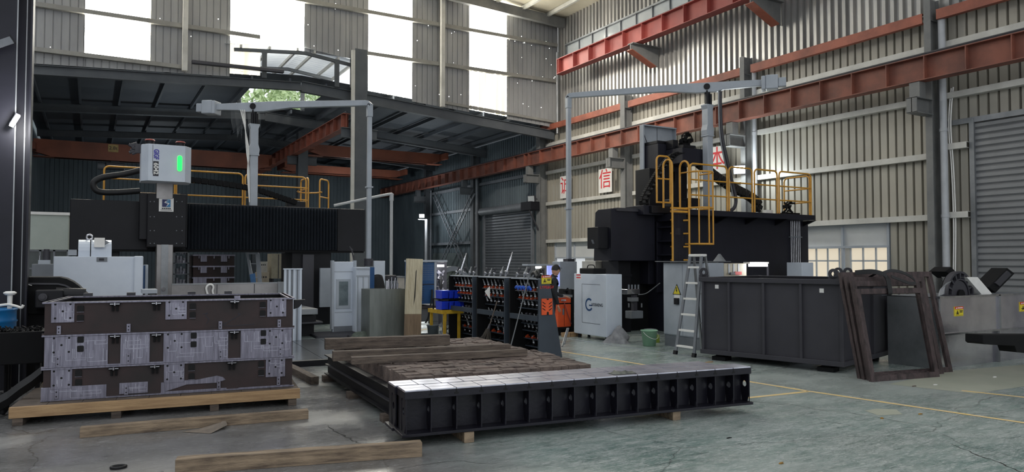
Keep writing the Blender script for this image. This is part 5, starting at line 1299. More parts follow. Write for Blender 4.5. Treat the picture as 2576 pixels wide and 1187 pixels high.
def tx(px, py=800):
    n_ = Wk.to_3x3() @ Vector((0,-1,0)); r = ray(px,py); o_ = Vector((0,0,H)); t = (Vector((A.x,A.y,0))-o_).dot(n_)/r.dot(n_); q = Wk.inverted() @ (o_+r*t); return q
for px in (1768,1833,1920,2014,2117):
    x = tx(px).x; MB(Wk).box(x-.022,x+.022,-.005,.055,zb+.05,zt-.07).build('wall_rib', M_dgrey, tk, .004)
for y in (.72,1.45): MB(Wk).box(TL-.055,TL+.005,y-.03,y+.03,zb+.05,zt-.07).build('wall_rib', M_dgrey, tk, .004)
MB(Wk).box(TL-.055,TL+.005,.0,.05,zb+.05,zt-.07).build('corner_post', M_dgrey, tk, .004); MB(Wk).box(TL-.055,TL+.005,TD-.05,TD,zb+.05,zt-.07).build('corner_post', M_dgrey, tk, .004)
for x,y in ((.06,.02),(tx(1930,690).x+.35,TD-.02),(tx(1962,690).x+.3,TD-.02),(TL-.14,.02)):
    lg = MB(Wk); m = 14; r0_, r1_ = .038, .085; vs = []
    for yy in (y-.015,y+.015):
        for rr_ in (r0_,r1_):
            for i in range(m): 
                an = 2*pi*i/m; zz = zt+.10+rr_*sin(an); vs.append((x+rr_*cos(an),yy,zz))
    fc = []
    for i in range(m):
        j = (i+1)%m; fc += [(i,j,m+j,m+i),(2*m+j,2*m+i,3*m+i,3*m+j),(i,2*m+i,2*m+j,j),(m+j,3*m+j,3*m+i,m+i)]
    lg.add(vs,fc).box(x-.085,x+.085,y-.015,y+.015,zt+.01,zt+.055); lg.build('lifting_lug', M_dgrey, tk)
for px,py in ((1800,721),(2064,731)):
    q = tx(px,py); MB(Wk).box(q.x-.035,q.x+.035,.044,.05,q.z-.035,q.z+.035).build('white_label', M_signw, tk)
for x in (.25, TL-.38):
    MB(Wk).box(x,x+.14,.1,TD-.1,.07,.111).build('skid_foot', M_blackm, tk); MB(Wk).box(x-.06,x+.2,.06,.3,0,.07).build('skid_foot', M_blackm, tk); MB(Wk).box(x-.06,x+.2,TD-.3,TD-.06,0,.07).build('skid_foot', M_blackm, tk)
# ---- leaning wooden frames
def wframe(label, A, L_, hgt, lean, th=.055, mw=.085):
    A = Vector((A[0],A[1],0)); ang = radians(-9.5)
    W = frame(A, ang) @ Matrix.Rotation(-lean,4,'X')
    o = thing('timber_crate_frame', label, 'wooden frame', A, ang, 'dark wooden frames leaning on the tank')
    WM[o.name] = frame(A, ang)
    M2 = W
    for nm,(a,b,c,e) in (('stile',(0,mw,0,hgt)),('stile',(L_-mw,L_,0,hgt)),('rail',(mw,L_-mw,0.0,mw)),('rail',(mw,L_-mw,hgt-mw,hgt))):
        MB(M2).box(a,b,0,th,c,e).build(nm, M_wooddk, o, .004)
    return o
wframe('rearmost and widest dark wooden frame of those leaning on the tank', (10.20,7.00), 1.97, 1.66, radians(12.5))
wframe('third dark wooden frame from the front, its left stile sticking out', (10.17,6.905), 1.66, 1.58, radians(12))
wframe('second dark wooden frame from the front, just behind the nearest', (10.16,6.815), 1.41, 1.52, radians(11.5))
FW = wframe('nearest dark wooden frame, lowest at the front of the leaning group', (10.07,6.72), 1.39, 1.40, radians(11))
st = thing('lifting_strap', 'black webbing strap looped over the tops of the wooden frames', 'strap', (10.9,7.0,1.4))
Wn = frame(Vector((10.07,6.72,0)), radians(-9.5)) @ Matrix.Rotation(-radians(11),4,'X')
def ribbon(pts, w, wd):
    mb = MB(); wd = Vector(wd); P = spline(pts,6); vs = []
    for p in P: vs += [p-wd*w/2, p+wd*w/2]
    n = len(P); k = len(vs); vs2 = [v+Vector((0,-.006,.004)) for v in vs]
    mb.add(vs+vs2,[(2*i,2*i+1,2*i+3,2*i+2) for i in range(n-1)]+[(k+2*i+2,k+2*i+3,k+2*i+1,k+2*i) for i in range(n-1)],True); return mb
g = lambda x,y,z: Wn @ Vector((x,y,z))
ux = Wn.to_3x3() @ Vector((1,0,0)); uz = Wn.to_3x3() @ Vector((0,0,1))
ribbon([g(.62,.30,1.62),g(.63,.1,1.66),g(.64,-.02,1.56),g(.65,-.025,1.42),g(.64,-.02,1.30),g(.64,.09,1.29)],.09,ux).build('band', M_rubber, st)
ribbon([g(.35,.30,1.70),g(.5,.1,1.68),g(.62,-.02,1.60),g(.64,-.02,1.50)],.07,uz).build('band', M_rubber, st)
ribbon([g(.60,.02,1.64),g(.75,-.03,1.67),g(.95,-.06,1.63),g(1.12,-.07,1.54),g(1.15,-.07,1.47),g(1.05,-.06,1.46),g(.9,-.05,1.51),g(.72,-.03,1.58)],.045,uz).build('loop', M_rubber, st)
# ---- stainless chute with rotary fixture
Yc2 = 6.9; xl = aY(2362,800,Yc2).x; xr = 15.6; zt = aY(2372,747,Yc2).z
cs = thing('stainless_chute_guard', 'polished stainless steel splash guard box on the floor right of the wooden frames', 'splash guard', (13.8,7.2,0))
zm = aY(2400,838,Yc2).z
MB().box(xl,xr,Yc2,Yc2+.02,zm,zt).build('upper_panel', M_stain, cs); MB().box(xl+.02,xr,Yc2+.05,Yc2+.07,0,zm).build('lower_panel', M_stain, cs)
MB().box(xl,xr,Yc2-.05,Yc2+.02,zm-.02,zm+.012).build('fold_ledge', M_chrome, cs); MB().box(xl-.02,xr,Yc2-.03,Yc2+.05,zt-.02,zt+.012).build('top_fold', M_chrome, cs)
MB().box(xl,xl+.02,Yc2+.02,Yc2+.9,0,zt).build('end_panel', M_galv, cs)
MB().box(xl-.01,xl+.03,Yc2-.012,Yc2,0.02,zt).build('corner_strip', M_galv, cs)
xv = aY(2512,800,Yc2).x
MB().box(xv-.03,xv+.03,Yc2-.03,Yc2,zm,zt).build('rib', M_galv, cs); MB().box(xv-.03,xv+.03,Yc2+.0,Yc2+.05,.0,zm).build('rib', M_galv, cs)
MB().box(xl,xr,Yc2+.02,Yc2+1.0,zt-.015,zt-.005).build('top_panel', M_grey, cs)
def wsign(pl,pr,pt,pb,Y,par):
    q = bx(pl,pr,pt,pb,Y,.012); xs_ = [v.x for v in q.v]; zs_ = [v.z for v in q.v]; o = q.build('warning_sticker', M_stky, par)
    x0,x1,z0,z1 = min(xs_),max(xs_),min(zs_),max(zs_)
    MB().box(x0,x1,Y-.003,Y,z1-(z1-z0)*.27,z1).build('sticker_header', M_stkr, o)
    text('危险 DANGER', (z1-z0)*.17, face_negY(((x0+x1)/2,Y-.0045,z1-(z1-z0)*.135)), 'sticker_lettering', M_signw, o, .001, sx=.8) if False else None
    w_ = x1-x0; h_ = z1-z0
    m = MB(); cx_ = x0+w_*.3; cz_ = z0+h_*.36
    m.cyl((cx_,Y-.003,cz_+h_*.17),(cx_,Y-.001,cz_+h_*.17),h_*.07,n=10)
    m.bar((cx_,Y-.002,cz_+h_*.1),(cx_,Y-.002,cz_-h_*.12),w_*.1,.002,(0,1,0)); m.bar((cx_-w_*.18,Y-.002,cz_-h_*.03),(cx_+w_*.18,Y-.002,cz_-h_*.03),.002,h_*.07); m.bar((cx_,Y-.002,cz_-h_*.1),(cx_-w_*.14,Y-.002,cz_-h_*.2),.002,h_*.06); m.bar((cx_,Y-.002,cz_-h_*.1),(cx_+w_*.14,Y-.002,cz_-h_*.18),.002,h_*.06)
    m.build('sticker_symbol', M_txtdk, o)
    t = MB(); t.box(x0+w_*.56,x0+w_*.92,Y-.003,Y,z0+h_*.52,z0+h_*.60).box(x0+w_*.58,x0+w_*.88,Y-.003,Y,z0+h_*.38,z0+h_*.46).box(x0+w_*.05,x0+w_*.95,Y-.003,Y,z0+h_*.06,z0+h_*.08)
    t.build('sticker_lettering', M_txtdk, o)
    t = MB(); t.prism([(x0+w_*.08,z1-h_*.22),(x0+w_*.24,z1-h_*.22),(x0+w_*.16,z1-h_*.06)],'y',Y-.005,Y-.003).box(x0+w_*.28,x0+w_*.9,Y-.005,Y-.003,z1-h_*.19,z1-h_*.09); t.build('sticker_lettering', M_signw, o)
wsign(2402,2423,771,795,Yc2-.012,cs); wsign(2566,2590,759,783,Yc2-.012,cs)
rf = thing('rotary_fixture', 'dark half round slotted fixture with white cover and two arms on the stainless guard', 'fixture', (12.9,7.3,zt))
c = aY(2410,748,7.15); c.z = zt; ro = .40
for (r0_,r1_,nm,m_) in ((.30,.40,'slotted_ring',M_grey),):
    q = MB(); n = 22
    def ringseg(t0,t1,ra,rb_,ya,yb_):
        vs = []
        k = max(2,int((t1-t0)/.1))
        for yy in (ya,yb_):
            for i in range(k+1):
                t = t0+(t1-t0)*i/k; vs += [(c.x+ra*cos(t),yy,c.z+ra*sin(t)),(c.x+rb_*cos(t),yy,c.z+rb_*sin(t))]
        m2 = 2*(k+1); f = []
        for i in range(k): f += [(2*i,2*i+1,2*i+3,2*i+2),(m2+2*i+2,m2+2*i+3,m2+2*i+1,m2+2*i),(2*i+1,m2+2*i+1,m2+2*i+3,2*i+3),(2*i,2*i+2,m2+2*i+2,m2+2*i)]
        f += [(0,m2,m2+1,1),(m2-2,m2-1,2*m2-1,2*m2-2)]
        q.add(vs,f)
    ringseg(0,pi,.385,.42,7.1,7.2); ringseg(0,pi,.265,.29,7.1,7.2); 
    for k in range(9): t = pi*k/8; ringseg(max(t-.05,0),min(t+.05,pi),.285,.39,7.1,7.19)
    q.build('slotted_ring', M_dgrey, rf)
q = MB(); n = 16
q.prism([(c.x+.39*cos(pi*k/n),c.z+.39*sin(pi*k/n)) for k in range(n+1)],'y',7.19,7.24); q.build('rear_disc', M_blackm, rf)
q = MB(); q.prism([(c.x+.255*cos(pi*k/n),c.z+.255*sin(pi*k/n)) for k in range(n+1)],'y',7.12,7.19); q.build('hub_disc', M_dgrey, rf); q = MB(); q.prism([(c.x+.1*cos(pi*k/n),c.z+.1*sin(pi*k/n)) for k in range(n+1)],'y',7.08,7.12); q.build('hub', M_blackm, rf)
p4 = [aY(*v,7.05) for v in ((2432,697),(2460,697),(2497,743),(2470,743))]; MB().prism([(v.x,max(v.z,zt)) for v in p4],'y',7.05,7.5).build('white_cover', M_signw, rf, .005)
def arm(pix, Y0, d): P = [aY(*v,Y0) for v in pix]; return MB().prism([(v.x,max(v.z,zt)) for v in P],'y',Y0,Y0+d)
arm(((2378,683),(2393,671),(2418,696),(2400,700)),7.3,.3).build('arm', M_blackm, rf, .01)
arm(((2487,722),(2535,674),(2553,688),(2505,741)),7.3,.3).build('arm', M_blackm, rf, .01)
arm(((2505,712),(2535,681),(2545,690),(2515,720)),7.27,.03).build('arm_recess', M_dgrey, rf)
mb = MB()
for k in range(5): mb.tube(spline([aY(2380+k*3,716-k*2,7.05),aY(2366+k*3,728-k*3,7.05),aY(2362+k*3,744-k*1,7.05),],5),.008,6)
mb.build('cable', M_galv, rf)
# black arm at the right border
ba = thing('black_machine_arm', 'black steel machine arm reaching in from the right border', 'machine arm', (11.6,4.9,0))
Yb = 5.7; q = [aY(*v,Yb) for v in ((2473,842),(2740,842),(2740,900),(2580,888),(2558,886),(2553,870),(2478,866),(2473,862))]
MB().prism([(v.x,v.z) for v in q],'y',Yb,Yb+.25).build('arm', M_blackm, ba, .008)
x0 = aY(2680,880,Yb).x; MB().box(x0,x0+.4,Yb-.1,Yb+.4,0,aY(2600,886,Yb).z+.02).build('pedestal', M_blackm, ba)
p = aY(2470,851,Yb+.1); MB().cyl((p.x,p.y,p.z),(p.x+.05,p.y,p.z),.015,n=10).build('pin', M_redup, ba)
# ================================================================ MIDDLE GROUND
# ---- behind the mould stack
cg = thing('coolant_splash_guard', 'long low stainless splash guard behind the mould stack with a white hose loop', 'splash guard', (3,16.9,0))
Yg = 16.6
bx0(432,720,713,Yg,.03).build('panel', M_stain2, cg); bx0(700,722,709,Yg-.05,.1).build('end_post', M_galv, cg)
q = bx(432,720,711.5,714.5,Yg-.02,.06); q.build('top_fold', M_galv, cg)
for px in (546,640): bx0(px-1,px+1,714,Yg-.004,.004).build('panel_seam', M_dgrey, cg)
MB().tube(spline([aY(*p,Yg-.05) for p in ((524,745),(519,726),(524,717),(532,716),(537,722),(535,732),(538,745))],6),.022,8).build('hose_loop', M_signw, None, 0, 'white hose loop hung over the stainless splash guard', 'hose')
wp = thing('white_slatted_panel', 'white slatted sheet metal panel standing right of the mould stack', 'panel', (aY(738,740,16.3).x,16.4,0))
Yw = 16.2
bx0(715,760,676,Yw+.03,.03).build('sheet', M_white, wp)
for px in (718,729,741,757): bx0(px-3,px+3,676,Yw,.04).build('slat', M_white, wp, .004)
for px in (724,735,749): bx0(px-1.6,px+1.6,678,Yw+.01,.022).build('recess', M_grey, wp)
bx(714,761,675,678,Yw-.01,.08).build('top_rail', M_white, wp)
# ---- far stack of moulds on a shelf, cartons, ladder, shovel
def far_mould(z0, k, label):
    Y = 24.0; xa = aY(486,680,Y).x; xb = aY(589,680,Y).x; h = .34
    o = thing('casting_mould', label, 'casting mould', ((xa+xb)/2,Y+.4,z0), 0, 'steel mould frames in the far stack')
    MB().box(xa,xb,Y,Y+1.0,z0,z0+h-.02).build('frame_body', M_rust, o); MB().box(xa-.02,xb+.02,Y-.02,Y+1.02,z0+h-.045,z0+h).build('rim', M_mach, o)
    for px in (512,563): x = aY(px,680,Y).x; MB().box(x-.09,x+.09,Y-.015,Y,z0+.12,z0+h-.04).build('machined_plate', M_mach, o)
    for px in (500,538,575): x = aY(px,680,Y).x; MB().box(x-.015,x+.015,Y-.03,Y,z0+h-.12,z0+h-.04).build('locking_tab', M_mach, o)
    if k == 1: MB().box(xa,xa+.35,Y-.012,Y,z0+.02,z0+h-.03).build('machined_plate', M_mach, o)
z = 0.62
ps = thing('mould_pallet', 'dark support bench under the far stack of moulds', 'bench', (aY(538,700,24).x,24.5,0))
MB().box(aY(480,700,24).x,aY(595,700,24).x,23.9,25.1,.52,.61).build('top', M_woodold, ps)
for px in (484,590): bx0(px-3,px+3,700,24.0,.9).build('leg', M_woodold, ps) if False else MB().box(aY(px-3,700,24).x,aY(px+3,700,24).x,24,24.9,0,.52).build('leg', M_woodold, ps)
for k,lb in enumerate(('bottom','second','third','topmost')):
    far_mould(z, k, lb + ' steel mould frame of the far stack seen under the left gantry beam'); z += .345
sh = thing('parts_rack', 'rack of shiny small castings left of the far mould stack', 'rack', (aY(450,680,24).x,24.3,0))
xa = aY(436,680,24).x; xb = aY(476,680,24).x
for x in (xa,xb-.05): MB().box(x,x+.05,24,24.5,0,2.35).build('upright', M_grey, sh)
rng = random.Random(31)
for k in range(5):
    z = .75+k*.33; MB().box(xa,xb,24,24.5,z-.02,z).build('shelf', M_grey, sh)
M_cast = mat('bright_casting', (178,180,190), .3, .6, (130,130,142), 6)
for k in range(5):
    for j in range(3):
        x = xa+.12+(xb-xa-.24)*j/2; z = .75+k*.33; h = rng.uniform(.14,.24)
        MB().cyl((x,24.15,z),(x,24.15,z+h*.5),.07,.05,n=12).cyl((x,24.15,z+h*.5),(x,24.15,z+h),.045,.06,n=12).build('casting', M_cast, None, 0, ('%s shelf casting on the rack, %s of three' % (('lowest','second','middle','fourth','top')[k], ('left','centre','right')[j])), 'casting', 'castings on the parts rack')
for k,px in enumerate((462,471,487,492)):
    p = aY(px,640,24.2); MB().cyl((p.x,24.6,2.0),(p.x,24.6,2.42),.055,n=12).build('tube', M_cast, sh) if px < 478 else None
def carton(label, pl, pr, pt, pb, Y, m=None, z0=None):
    pm = (pl+pr)/2; x0 = aY(pl,pt,Y).x; x1 = aY(pr,pt,Y).x; zt = aY(pm,pt,Y).z; zb = aY(pm,pb,Y).z if z0 is None else z0
    o = thing('carton', label, 'carton', ((x0+x1)/2,Y+.25,zb), 0, 'cartons by the step ladder')
    MB().box(x0,x1,Y,Y+.5,zb,zt).build('box', m or mat('kraft_carton',(176,164,146),.8), o, .004)
    for k in range(3): MB().box(x0+(x1-x0)*(.2+.22*k),x0+(x1-x0)*(.34+.22*k),Y-.003,Y,zt-(zt-zb)*.35,zt-(zt-zb)*.25).build('carton_print', M_txtdk, o)
    return zb
tb = thing('storage_bench', 'dark storage bench carrying the stacked cartons', 'bench', (aY(665,712,23).x,23.3,0)); MB().box(aY(610,712,23).x,aY(690,712,23).x,22.95,23.6,.92,.97).build('top', M_dgrey, tb)
for px in (614,686): MB().box(aY(px-3,712,23).x,aY(px+3,712,23).x,23,23.5,0,.92).build('leg', M_dgrey, tb)
carton('lower carton of the two stacked by the step ladder', 650,677,685,716,23.0, None, .97); carton('upper whiter carton of the two stacked by the step ladder', 653,673,658,685,23.05, mat('white_carton',(196,192,184),.8))
bc_ = thing('beige_wall_cabinet', 'beige cabinet under the beam right end beside the lit tube', 'cabinet', (aY(708,660,23.4).x,23.6,0))
bx0(683,735,638,23.3,.6,z0=1.25).build('body', mat('beige_enamel',(170,162,142),.5), bc_); bx0(700,702,640,23.29,.01,z0=1.26).build('door_seam', M_dgrey, bc_)
bx0(684,688,680,23.35,.4).build('leg', M_dgrey, bc_); bx0(730,734,680,23.35,.4).build('leg', M_dgrey, bc_)
tl = thing('tube_lamp', 'lit tube lamp glowing under the left gantry beam', 'lamp', aY(740,647,22)); bx(729,750,645,649,22.0,.08).build('tube', M_glow, tl); bx(727,752,641,645,22.0,.12).build('housing', M_grey, tl)
LAMP3 = aY(740,650,21.9)
bw = thing('blue_white_box', 'white and blue box standing under the lit tube lamp', 'box', (aY(746,665,21.6).x,21.7,0)); bx(734,759,652,668,21.5,.3).build('carton', M_signw, bw); bx(734,759,668,676,21.5,.3).build('base_band', mat('deep_blue',(30,40,130),.5), bw); bx0(736,757,676,21.55,.2).build('stand', M_dgrey, bw)
sl2 = thing('stepladder', 'pale blue grey stepladder far behind the mould stack', 'stepladder', (aY(638,680,22.3).x,22.3,0))
a = aY(622,637,22.3); b_ = aY(634,715,22.3); c = aY(648,637,22.2); d = aY(640,715,22.2)
b0 = Vector((b_.x+.14,22.1,0)); d0 = Vector((d.x+.25,22.2,0))
MB().bar(b0, a, .06, .04, (0,1,0)).build('front_leg', M_lgrey, sl2); MB().bar(d0, c, .12, .04, (0,1,0)).build('front_leg', M_lgrey, sl2)
for f in (.25,.45,.65,.85): MB().bar(b0.lerp(a,f), d0.lerp(c,f), .05, .03).build('tread', M_lgrey, sl2)
MB().bar(a+Vector((-.02,0,0)), c+Vector((.02,0,0)), .1, .05).build('top_cap', M_lgrey, sl2)
shv = thing('blue_shovel_tray', 'blue plastic dustpan hanging at the foot of the far stepladder', 'dustpan', aY(637,702,21.8)); q = [aY(*p,21.8) for p in ((629,690),(642,687),(645,722),(633,722))]; MB().prism([(v.x,v.z) for v in q],'y',21.8,21.88).build('pan', mat('sky_blue_plastic',(70,130,190),.5), shv, .01); MB().bar(aY(634,690,21.84),aY(628,655,21.9),.03,.03).build('handle', M_lgrey, shv)
# ---- machine floor plates right of the stack
fp = thing('floor_plates', 'glossy dark slotted floor plates set on the floor behind the steel frame', 'floor plate', (3.4,14,0))
W_ = frame(Vector((2.35,12.7,0)), radians(-4))
mp_ = MB(W_)
for i in range(4):
    for j in range(5): mp_.box(i*.62,i*.62+.61,j*.75,j*.75+.74,0,.06)
mp_.build('plate_tiles', mat('floor_plate_steel',(120,124,130),.22,.6,(90,94,100),2), fp)
MB(W_).box(-.05,2.5,-.12,-.0,0,.10).build('kerb', M_black, fp)
gr = thing('floor_grating', 'dark steel floor grating in front of the white machine door', 'grating', aZ(870,840)); A = aZ(790,832); 
Wg_ = frame(Vector((4.55,16.9,0)), radians(-4)); g_ = MB(Wg_)
for k in range(16): g_.box(0,1.5,k*.075,k*.075+.035,0,.05)
g_.box(0,.04,0,1.2,0,.05).box(1.46,1.5,0,1.2,0,.05).box(.72,.78,0,1.2,0,.045); g_.build('grating', M_dgrey, gr)
rg2 = MB(); rng = random.Random(2); c = aZ(908,846); n=9; vs=[(c.x+.3*cos(2*pi*k/n)*rng.uniform(.7,1),c.y+.25*sin(2*pi*k/n),.0) for k in range(n)]+[(c.x+.16*cos(2*pi*k/n),c.y+.1*sin(2*pi*k/n),rng.uniform(.07,.13)) for k in range(n)]
rg2.add(vs,[(k,(k+1)%n,n+(k+1)%n,n+k) for k in range(n)]+[tuple(range(n,2*n))],True); rg2.build('cloth_heap', mat('olive_cloth',(96,104,96),.9,0,(70,78,70),9), None, 0, 'olive cloth heap on the floor before the blue edged cabinet', 'cloth')
# ---- white machine door and cabinet
dm = thing('white_machine_door', 'tall white machine door with a small window standing left of the blue edged cabinet', 'machine door', (5.5,17.9,0))
Yd = 17.8; q = bx0(838,893,658,Yd,.12); q.build('door_leaf', M_white, dm, .01)
bx(846,882,702,776,Yd-.015,.02).build('window_frame', M_lgrey, dm, .004); bx(853,876,708,768,Yd-.02,.01).build('window_pane', mat('misted_glass',(120,132,136),.15,0,(90,100,104),3), dm)
bx(836,841,655,828,Yd-.04,.16).build('edge_post', M_lgrey, dm); bx(891,897,655,835,Yd-.04,.16).build('edge_post', M_lgrey, dm)
bx(840,892,682,684,Yd-.006,.01).build('rail', M_lgrey, dm); bx(842,890,784,786,Yd-.006,.01).build('rail', M_lgrey, dm)
bx0(840,892,820,Yd-.02,.16).build('threshold', M_grey, dm)
c = aY(893,655,Yd+.05); MB().cyl((c.x-.02,Yd+.05,1.78),(c.x-.08,Yd+.05,2.06),.02,n=8).cyl((c.x-.08,Yd+.05,2.06),(c.x-.14,Yd+.05,2.16),.03,.01,n=8).build('coolant_nozzle', M_dgrey, dm)
wc = thing('blue_edged_cabinet', 'white panelled cabinet with blue side below the left pendant pole', 'cabinet', (6.2,17.9,0))
Yk = 17.5
bx0(896,931,672,Yk,1.3).build('body', M_white, wc, .008); bx0(931,942,672,Yk,1.28).build('side_panel', M_blue, wc)
for px in (900,914,928): bx(px-1.5,px+1.5,696,832,Yk-.012,.02).build('frame_stile', M_lgrey, wc)
bx(897,930,692,696,Yk-.015,.02).build('rail', M_lgrey, wc); bx(897,931,674,678,Yk-.015,.02).build('rail', M_lgrey, wc)
b0 = thing('white_machine_cabinet', 'plain white cabinet behind the left pendant pole foot', 'cabinet', (aY(954,700,20.5).x,20.8,0)); bx0(941,969,656,20.4,.8).build('body', M_white, b0, .01); bx(952,953,690,696,20.39,.01).build('lock', M_black, b0)
ch_ = thing('office_chair', 'dark padded chair back showing between the blue edged cabinet and steel sheet', 'chair', (aY(952,715,18.6).x,18.8,0))
p = aY(951,712,18.6)
ck = MB(); n=12; vs=[]
for j in range(7):
    z = .95+.45*j/6; wv = .24*(1-.35*(j/6)**2)
    for i in range(n+1): t = -1+2*i/n; vs.append((p.x+wv*t,18.7-.08*(1-t*t),z+.04*(1-t*t)*(j/6)))
ck.add(vs,[(j*(n+1)+i,j*(n+1)+i+1,(j+1)*(n+1)+i+1,(j+1)*(n+1)+i) for j in range(6) for i in range(n)],True); cb = ck.build('backrest', M_rubber, ch_); sm = cb.modifiers.new('s','SOLIDIFY'); sm.thickness = .07
MB().box(p.x-.24,p.x+.24,18.7,19.15,.45,.54).build('seat', M_rubber, ch_, .03); MB().cyl((p.x,18.95,.08),(p.x,18.95,.45),.03).build('column', M_dgrey, ch_); MB().bar((p.x,18.72,.5),(p.x,18.72,1.0),.06,.02).build('back_post', M_dgrey, ch_)
for k in range(5): MB().bar((p.x,18.95,.07),(p.x+.26*cos(k*1.257),18.95+.26*sin(k*1.257),.04),.04,.035).build('leg', M_dgrey, ch_)
gm_ = thing('grey_motor_cabinet', 'grey cabinet with a motor on top behind the steel sheet box', 'cabinet', (aY(984,710,20).x,20.4,0)); bx0(969,999,706,21.6,.6).build('body', M_grey, gm_, .01); bx(973,998,692,706,21.65,.4).build('motor', M_dgrey, gm_, .03); bx0(999.5,1018,697,21.6,.5).build('side_cabinet', mat('pale_beige',(188,180,170),.5), gm_); bx(999,1021,695,698,21.58,.55).build('lid', M_grey, gm_)
# galvanised sheet box and long tools
gb = thing('steel_sheet_box', 'open galvanised sheet steel box holding long tools left of the upright plank', 'sheet box', (6.1,16.8,0))
M_sheet = mat('stained_sheet', (136,140,136), .4, .5, (104,108,104), 1.2, stretch=(2.5,1,.35))
x0 = aY(930,790,16.5).x; x1 = aY(1020,790,16.5).x; zt = aY(975,727,16.5).z
MB().box(x0,x1,16.5,16.52,0,zt).build('front_panel', M_sheet, gb); MB().box(x0,x0+.02,16.52,17.1,0,zt).build('side_panel', M_sheet, gb); MB().box(x1-.02,x1,16.52,17.1,0,zt).build('side_panel', M_sheet, gb); MB().box(x0,x1,17.1,17.12,0,zt).build('back_panel', M_sheet, gb); MB().box(x0,x1,16.52,17.1,.0,.02).build('floor_panel', M_sheet, gb); MB().box(x1-.01,x1+.012,16.49,16.52,0,zt).build('edge_strip', M_galv, gb)
rng = random.Random(41)
for k in range(9):
    xb = x0+.50*(x1-x0)+rng.uniform(0,.30); a = Vector((xb,16.8+rng.uniform(-.15,.2),.03)); b = Vector((min(x1-.04,xb+rng.uniform(.06,.2)),16.8+rng.uniform(-.1,.2),zt+rng.uniform(.10,.30)))
    MB().cyl(a,b,rng.uniform(.012,.022),n=8).build('boring_bar', M_chrome, None, 0, 'shiny long steel bar standing in the galvanised sheet box', 'steel bar', 'steel bars in the sheet box')
A = aZ(1018,849); B = aZ(1051,847)
zt = aY(1040,650,16.2).z
pk = thing('upright_plank', 'thick pale plank standing upright with a darker lower end', 'plank', (6.6,16.1,0))
Wk_ = Matrix.Translation((A.x,16.05,0)) @ Matrix.Rotation(radians(2.0),4,'Y') @ Matrix.Rotation(radians(-1.5),4,'X'); pw = B.x-A.x+.06
MB(Wk_).box(0,pw,0,.10,.55,zt).build('upper_board', mat('bleached_wood',(216,206,178),.75,0,(186,172,142),3,.3,30,(7,7,.8)), pk, .006)
MB(Wk_).box(0,pw,0,.10,.0,.55).build('lower_board', mat('stained_wood',(150,128,104),.8,0,(120,100,82),3,.3,30,(9,9,.6)), pk, .006)
MB(Wk_).prism([(pw*.55,zt-.3),(pw*.6,zt-.25),(pw*.56,zt-.9),(pw*.47,zt-1.1),(pw*.5,zt-.8)],'y',-.003,.0).build('split', M_shade, pk)
# blue pegboard tool station
tsn = thing('tool_workstation', 'blue perforated tool cabinet with lit shelf on a grey bench right of the plank', 'workstation', (7.0,16.5,0))
Yt = 16.3
bl_ = bx(1054,1093,660,764,Yt,.9); bl_.build('blue_panel', M_blue, tsn, .006)
dts = MB()
for r_ in range(9):
    for k in range(8): p = aY(1062+k*3.9,667+r_*4.6,Yt); dts.box(p.x-.008,p.x+.008,Yt-.003,Yt,p.z-.006,p.z+.006)
dts.build('peg_hole', M_galv, tsn)['kind'] = 'stuff'
dts = MB()
for r_ in range(8): p = aY(1060,718+r_*5.3,Yt); dts.box(p.x-.03,p.x+.07,Yt-.003,Yt,p.z-.006,p.z+.004)
dts.build('louvre', M_txtdk, tsn); bx(1054,1093,714,716,Yt-.01,.02).build('drawer_seam', M_txtdk, tsn)
bx(1093,1098,658,752,Yt-.02,.12).build('post', M_lgrey, tsn); bx(1056,1126,654,659,Yt-.05,1.0).build('top_shelf', M_lgrey, tsn, .004)
bx(1098,1124,660,750,Yt+.8,.03).build('back_panel', M_dgrey, tsn)
q = [aY(*p,Yt-.03) for p in ((1090,752),(1096,750),(1110,764),(1116,772),(1090,772))]; MB().prism([(v.x,v.z) for v in q],'y',Yt-.03,Yt+.03).build('bracket', M_grey, tsn)
bx(1052,1122,769,775,Yt-.1,1.2).build('bench_top', M_dgrey, tsn)
bx(1053,1102,776,808,Yt-.02,.3).build('apron', M_grey, tsn); bx0(1090,1103,776,Yt,.12).build('leg', M_grey, tsn); bx0(1052,1058,776,Yt,.12).build('leg', M_grey, tsn); bx0(1116,1120,776,Yt+.9,.1).build('leg', M_grey, tsn)
bx0(1052,1090,838,Yt+.02,.05).build('foot_rail', M_grey, tsn)
p = aY(1112,669,Yt+.3); q = bx(1105,1117,666,671,Yt+.25,.12); q.build('shelf_lamp', M_glow, tsn); LAMP4 = p
MB().tube(spline([aY(*p,Yt-.06) for p in ((1087,728),(1086,750),(1081,780),(1077,800),(1070,812))],6),.022,8).build('hanging_strap', M_rubber, tsn)
dp = thing('drill_press', 'dark drill press head standing under the lit shelf', 'drill press', aY(1108,715,Yt+.45)); mb = MB(); rng = random.Random(17)
for k in range(22):
    p = aY(1106+rng.uniform(-8,9),712+rng.uniform(-32,34),Yt+.45); mb.cyl(p,p+Vector((rng.uniform(-.1,.1),rng.uniform(-.05,.05),rng.uniform(-.12,.12)))+Vector((0,0,.01)),rng.uniform(.02,.05),n=8)
mb.build('head', M_dgrey, dp); zb = aY(1108,769,Yt+.45).z; p = aY(1108,715,Yt+.45); MB().cyl((p.x,Yt+.45,zb),(p.x,Yt+.45,p.z+.2),.045).build('column', M_blackm, dp); MB().box(p.x-.12,p.x+.12,Yt+.35,Yt+.6,zb,zb+.05).build('base', M_blackm, dp)
gb_ = MB().lathe((aZ(1084,846).x,15.9,0),[(0,.01),(.11,.01),(.145,.27),(.16,.27),(.16,.285),(.15,.285),(.115,.002),(0,.002)][::-1],24); gb_.build('grey_bucket', mat('grey_plastic',(96,104,110),.5), None, 0, 'grey plastic bucket on the floor under the tool bench', 'bucket')
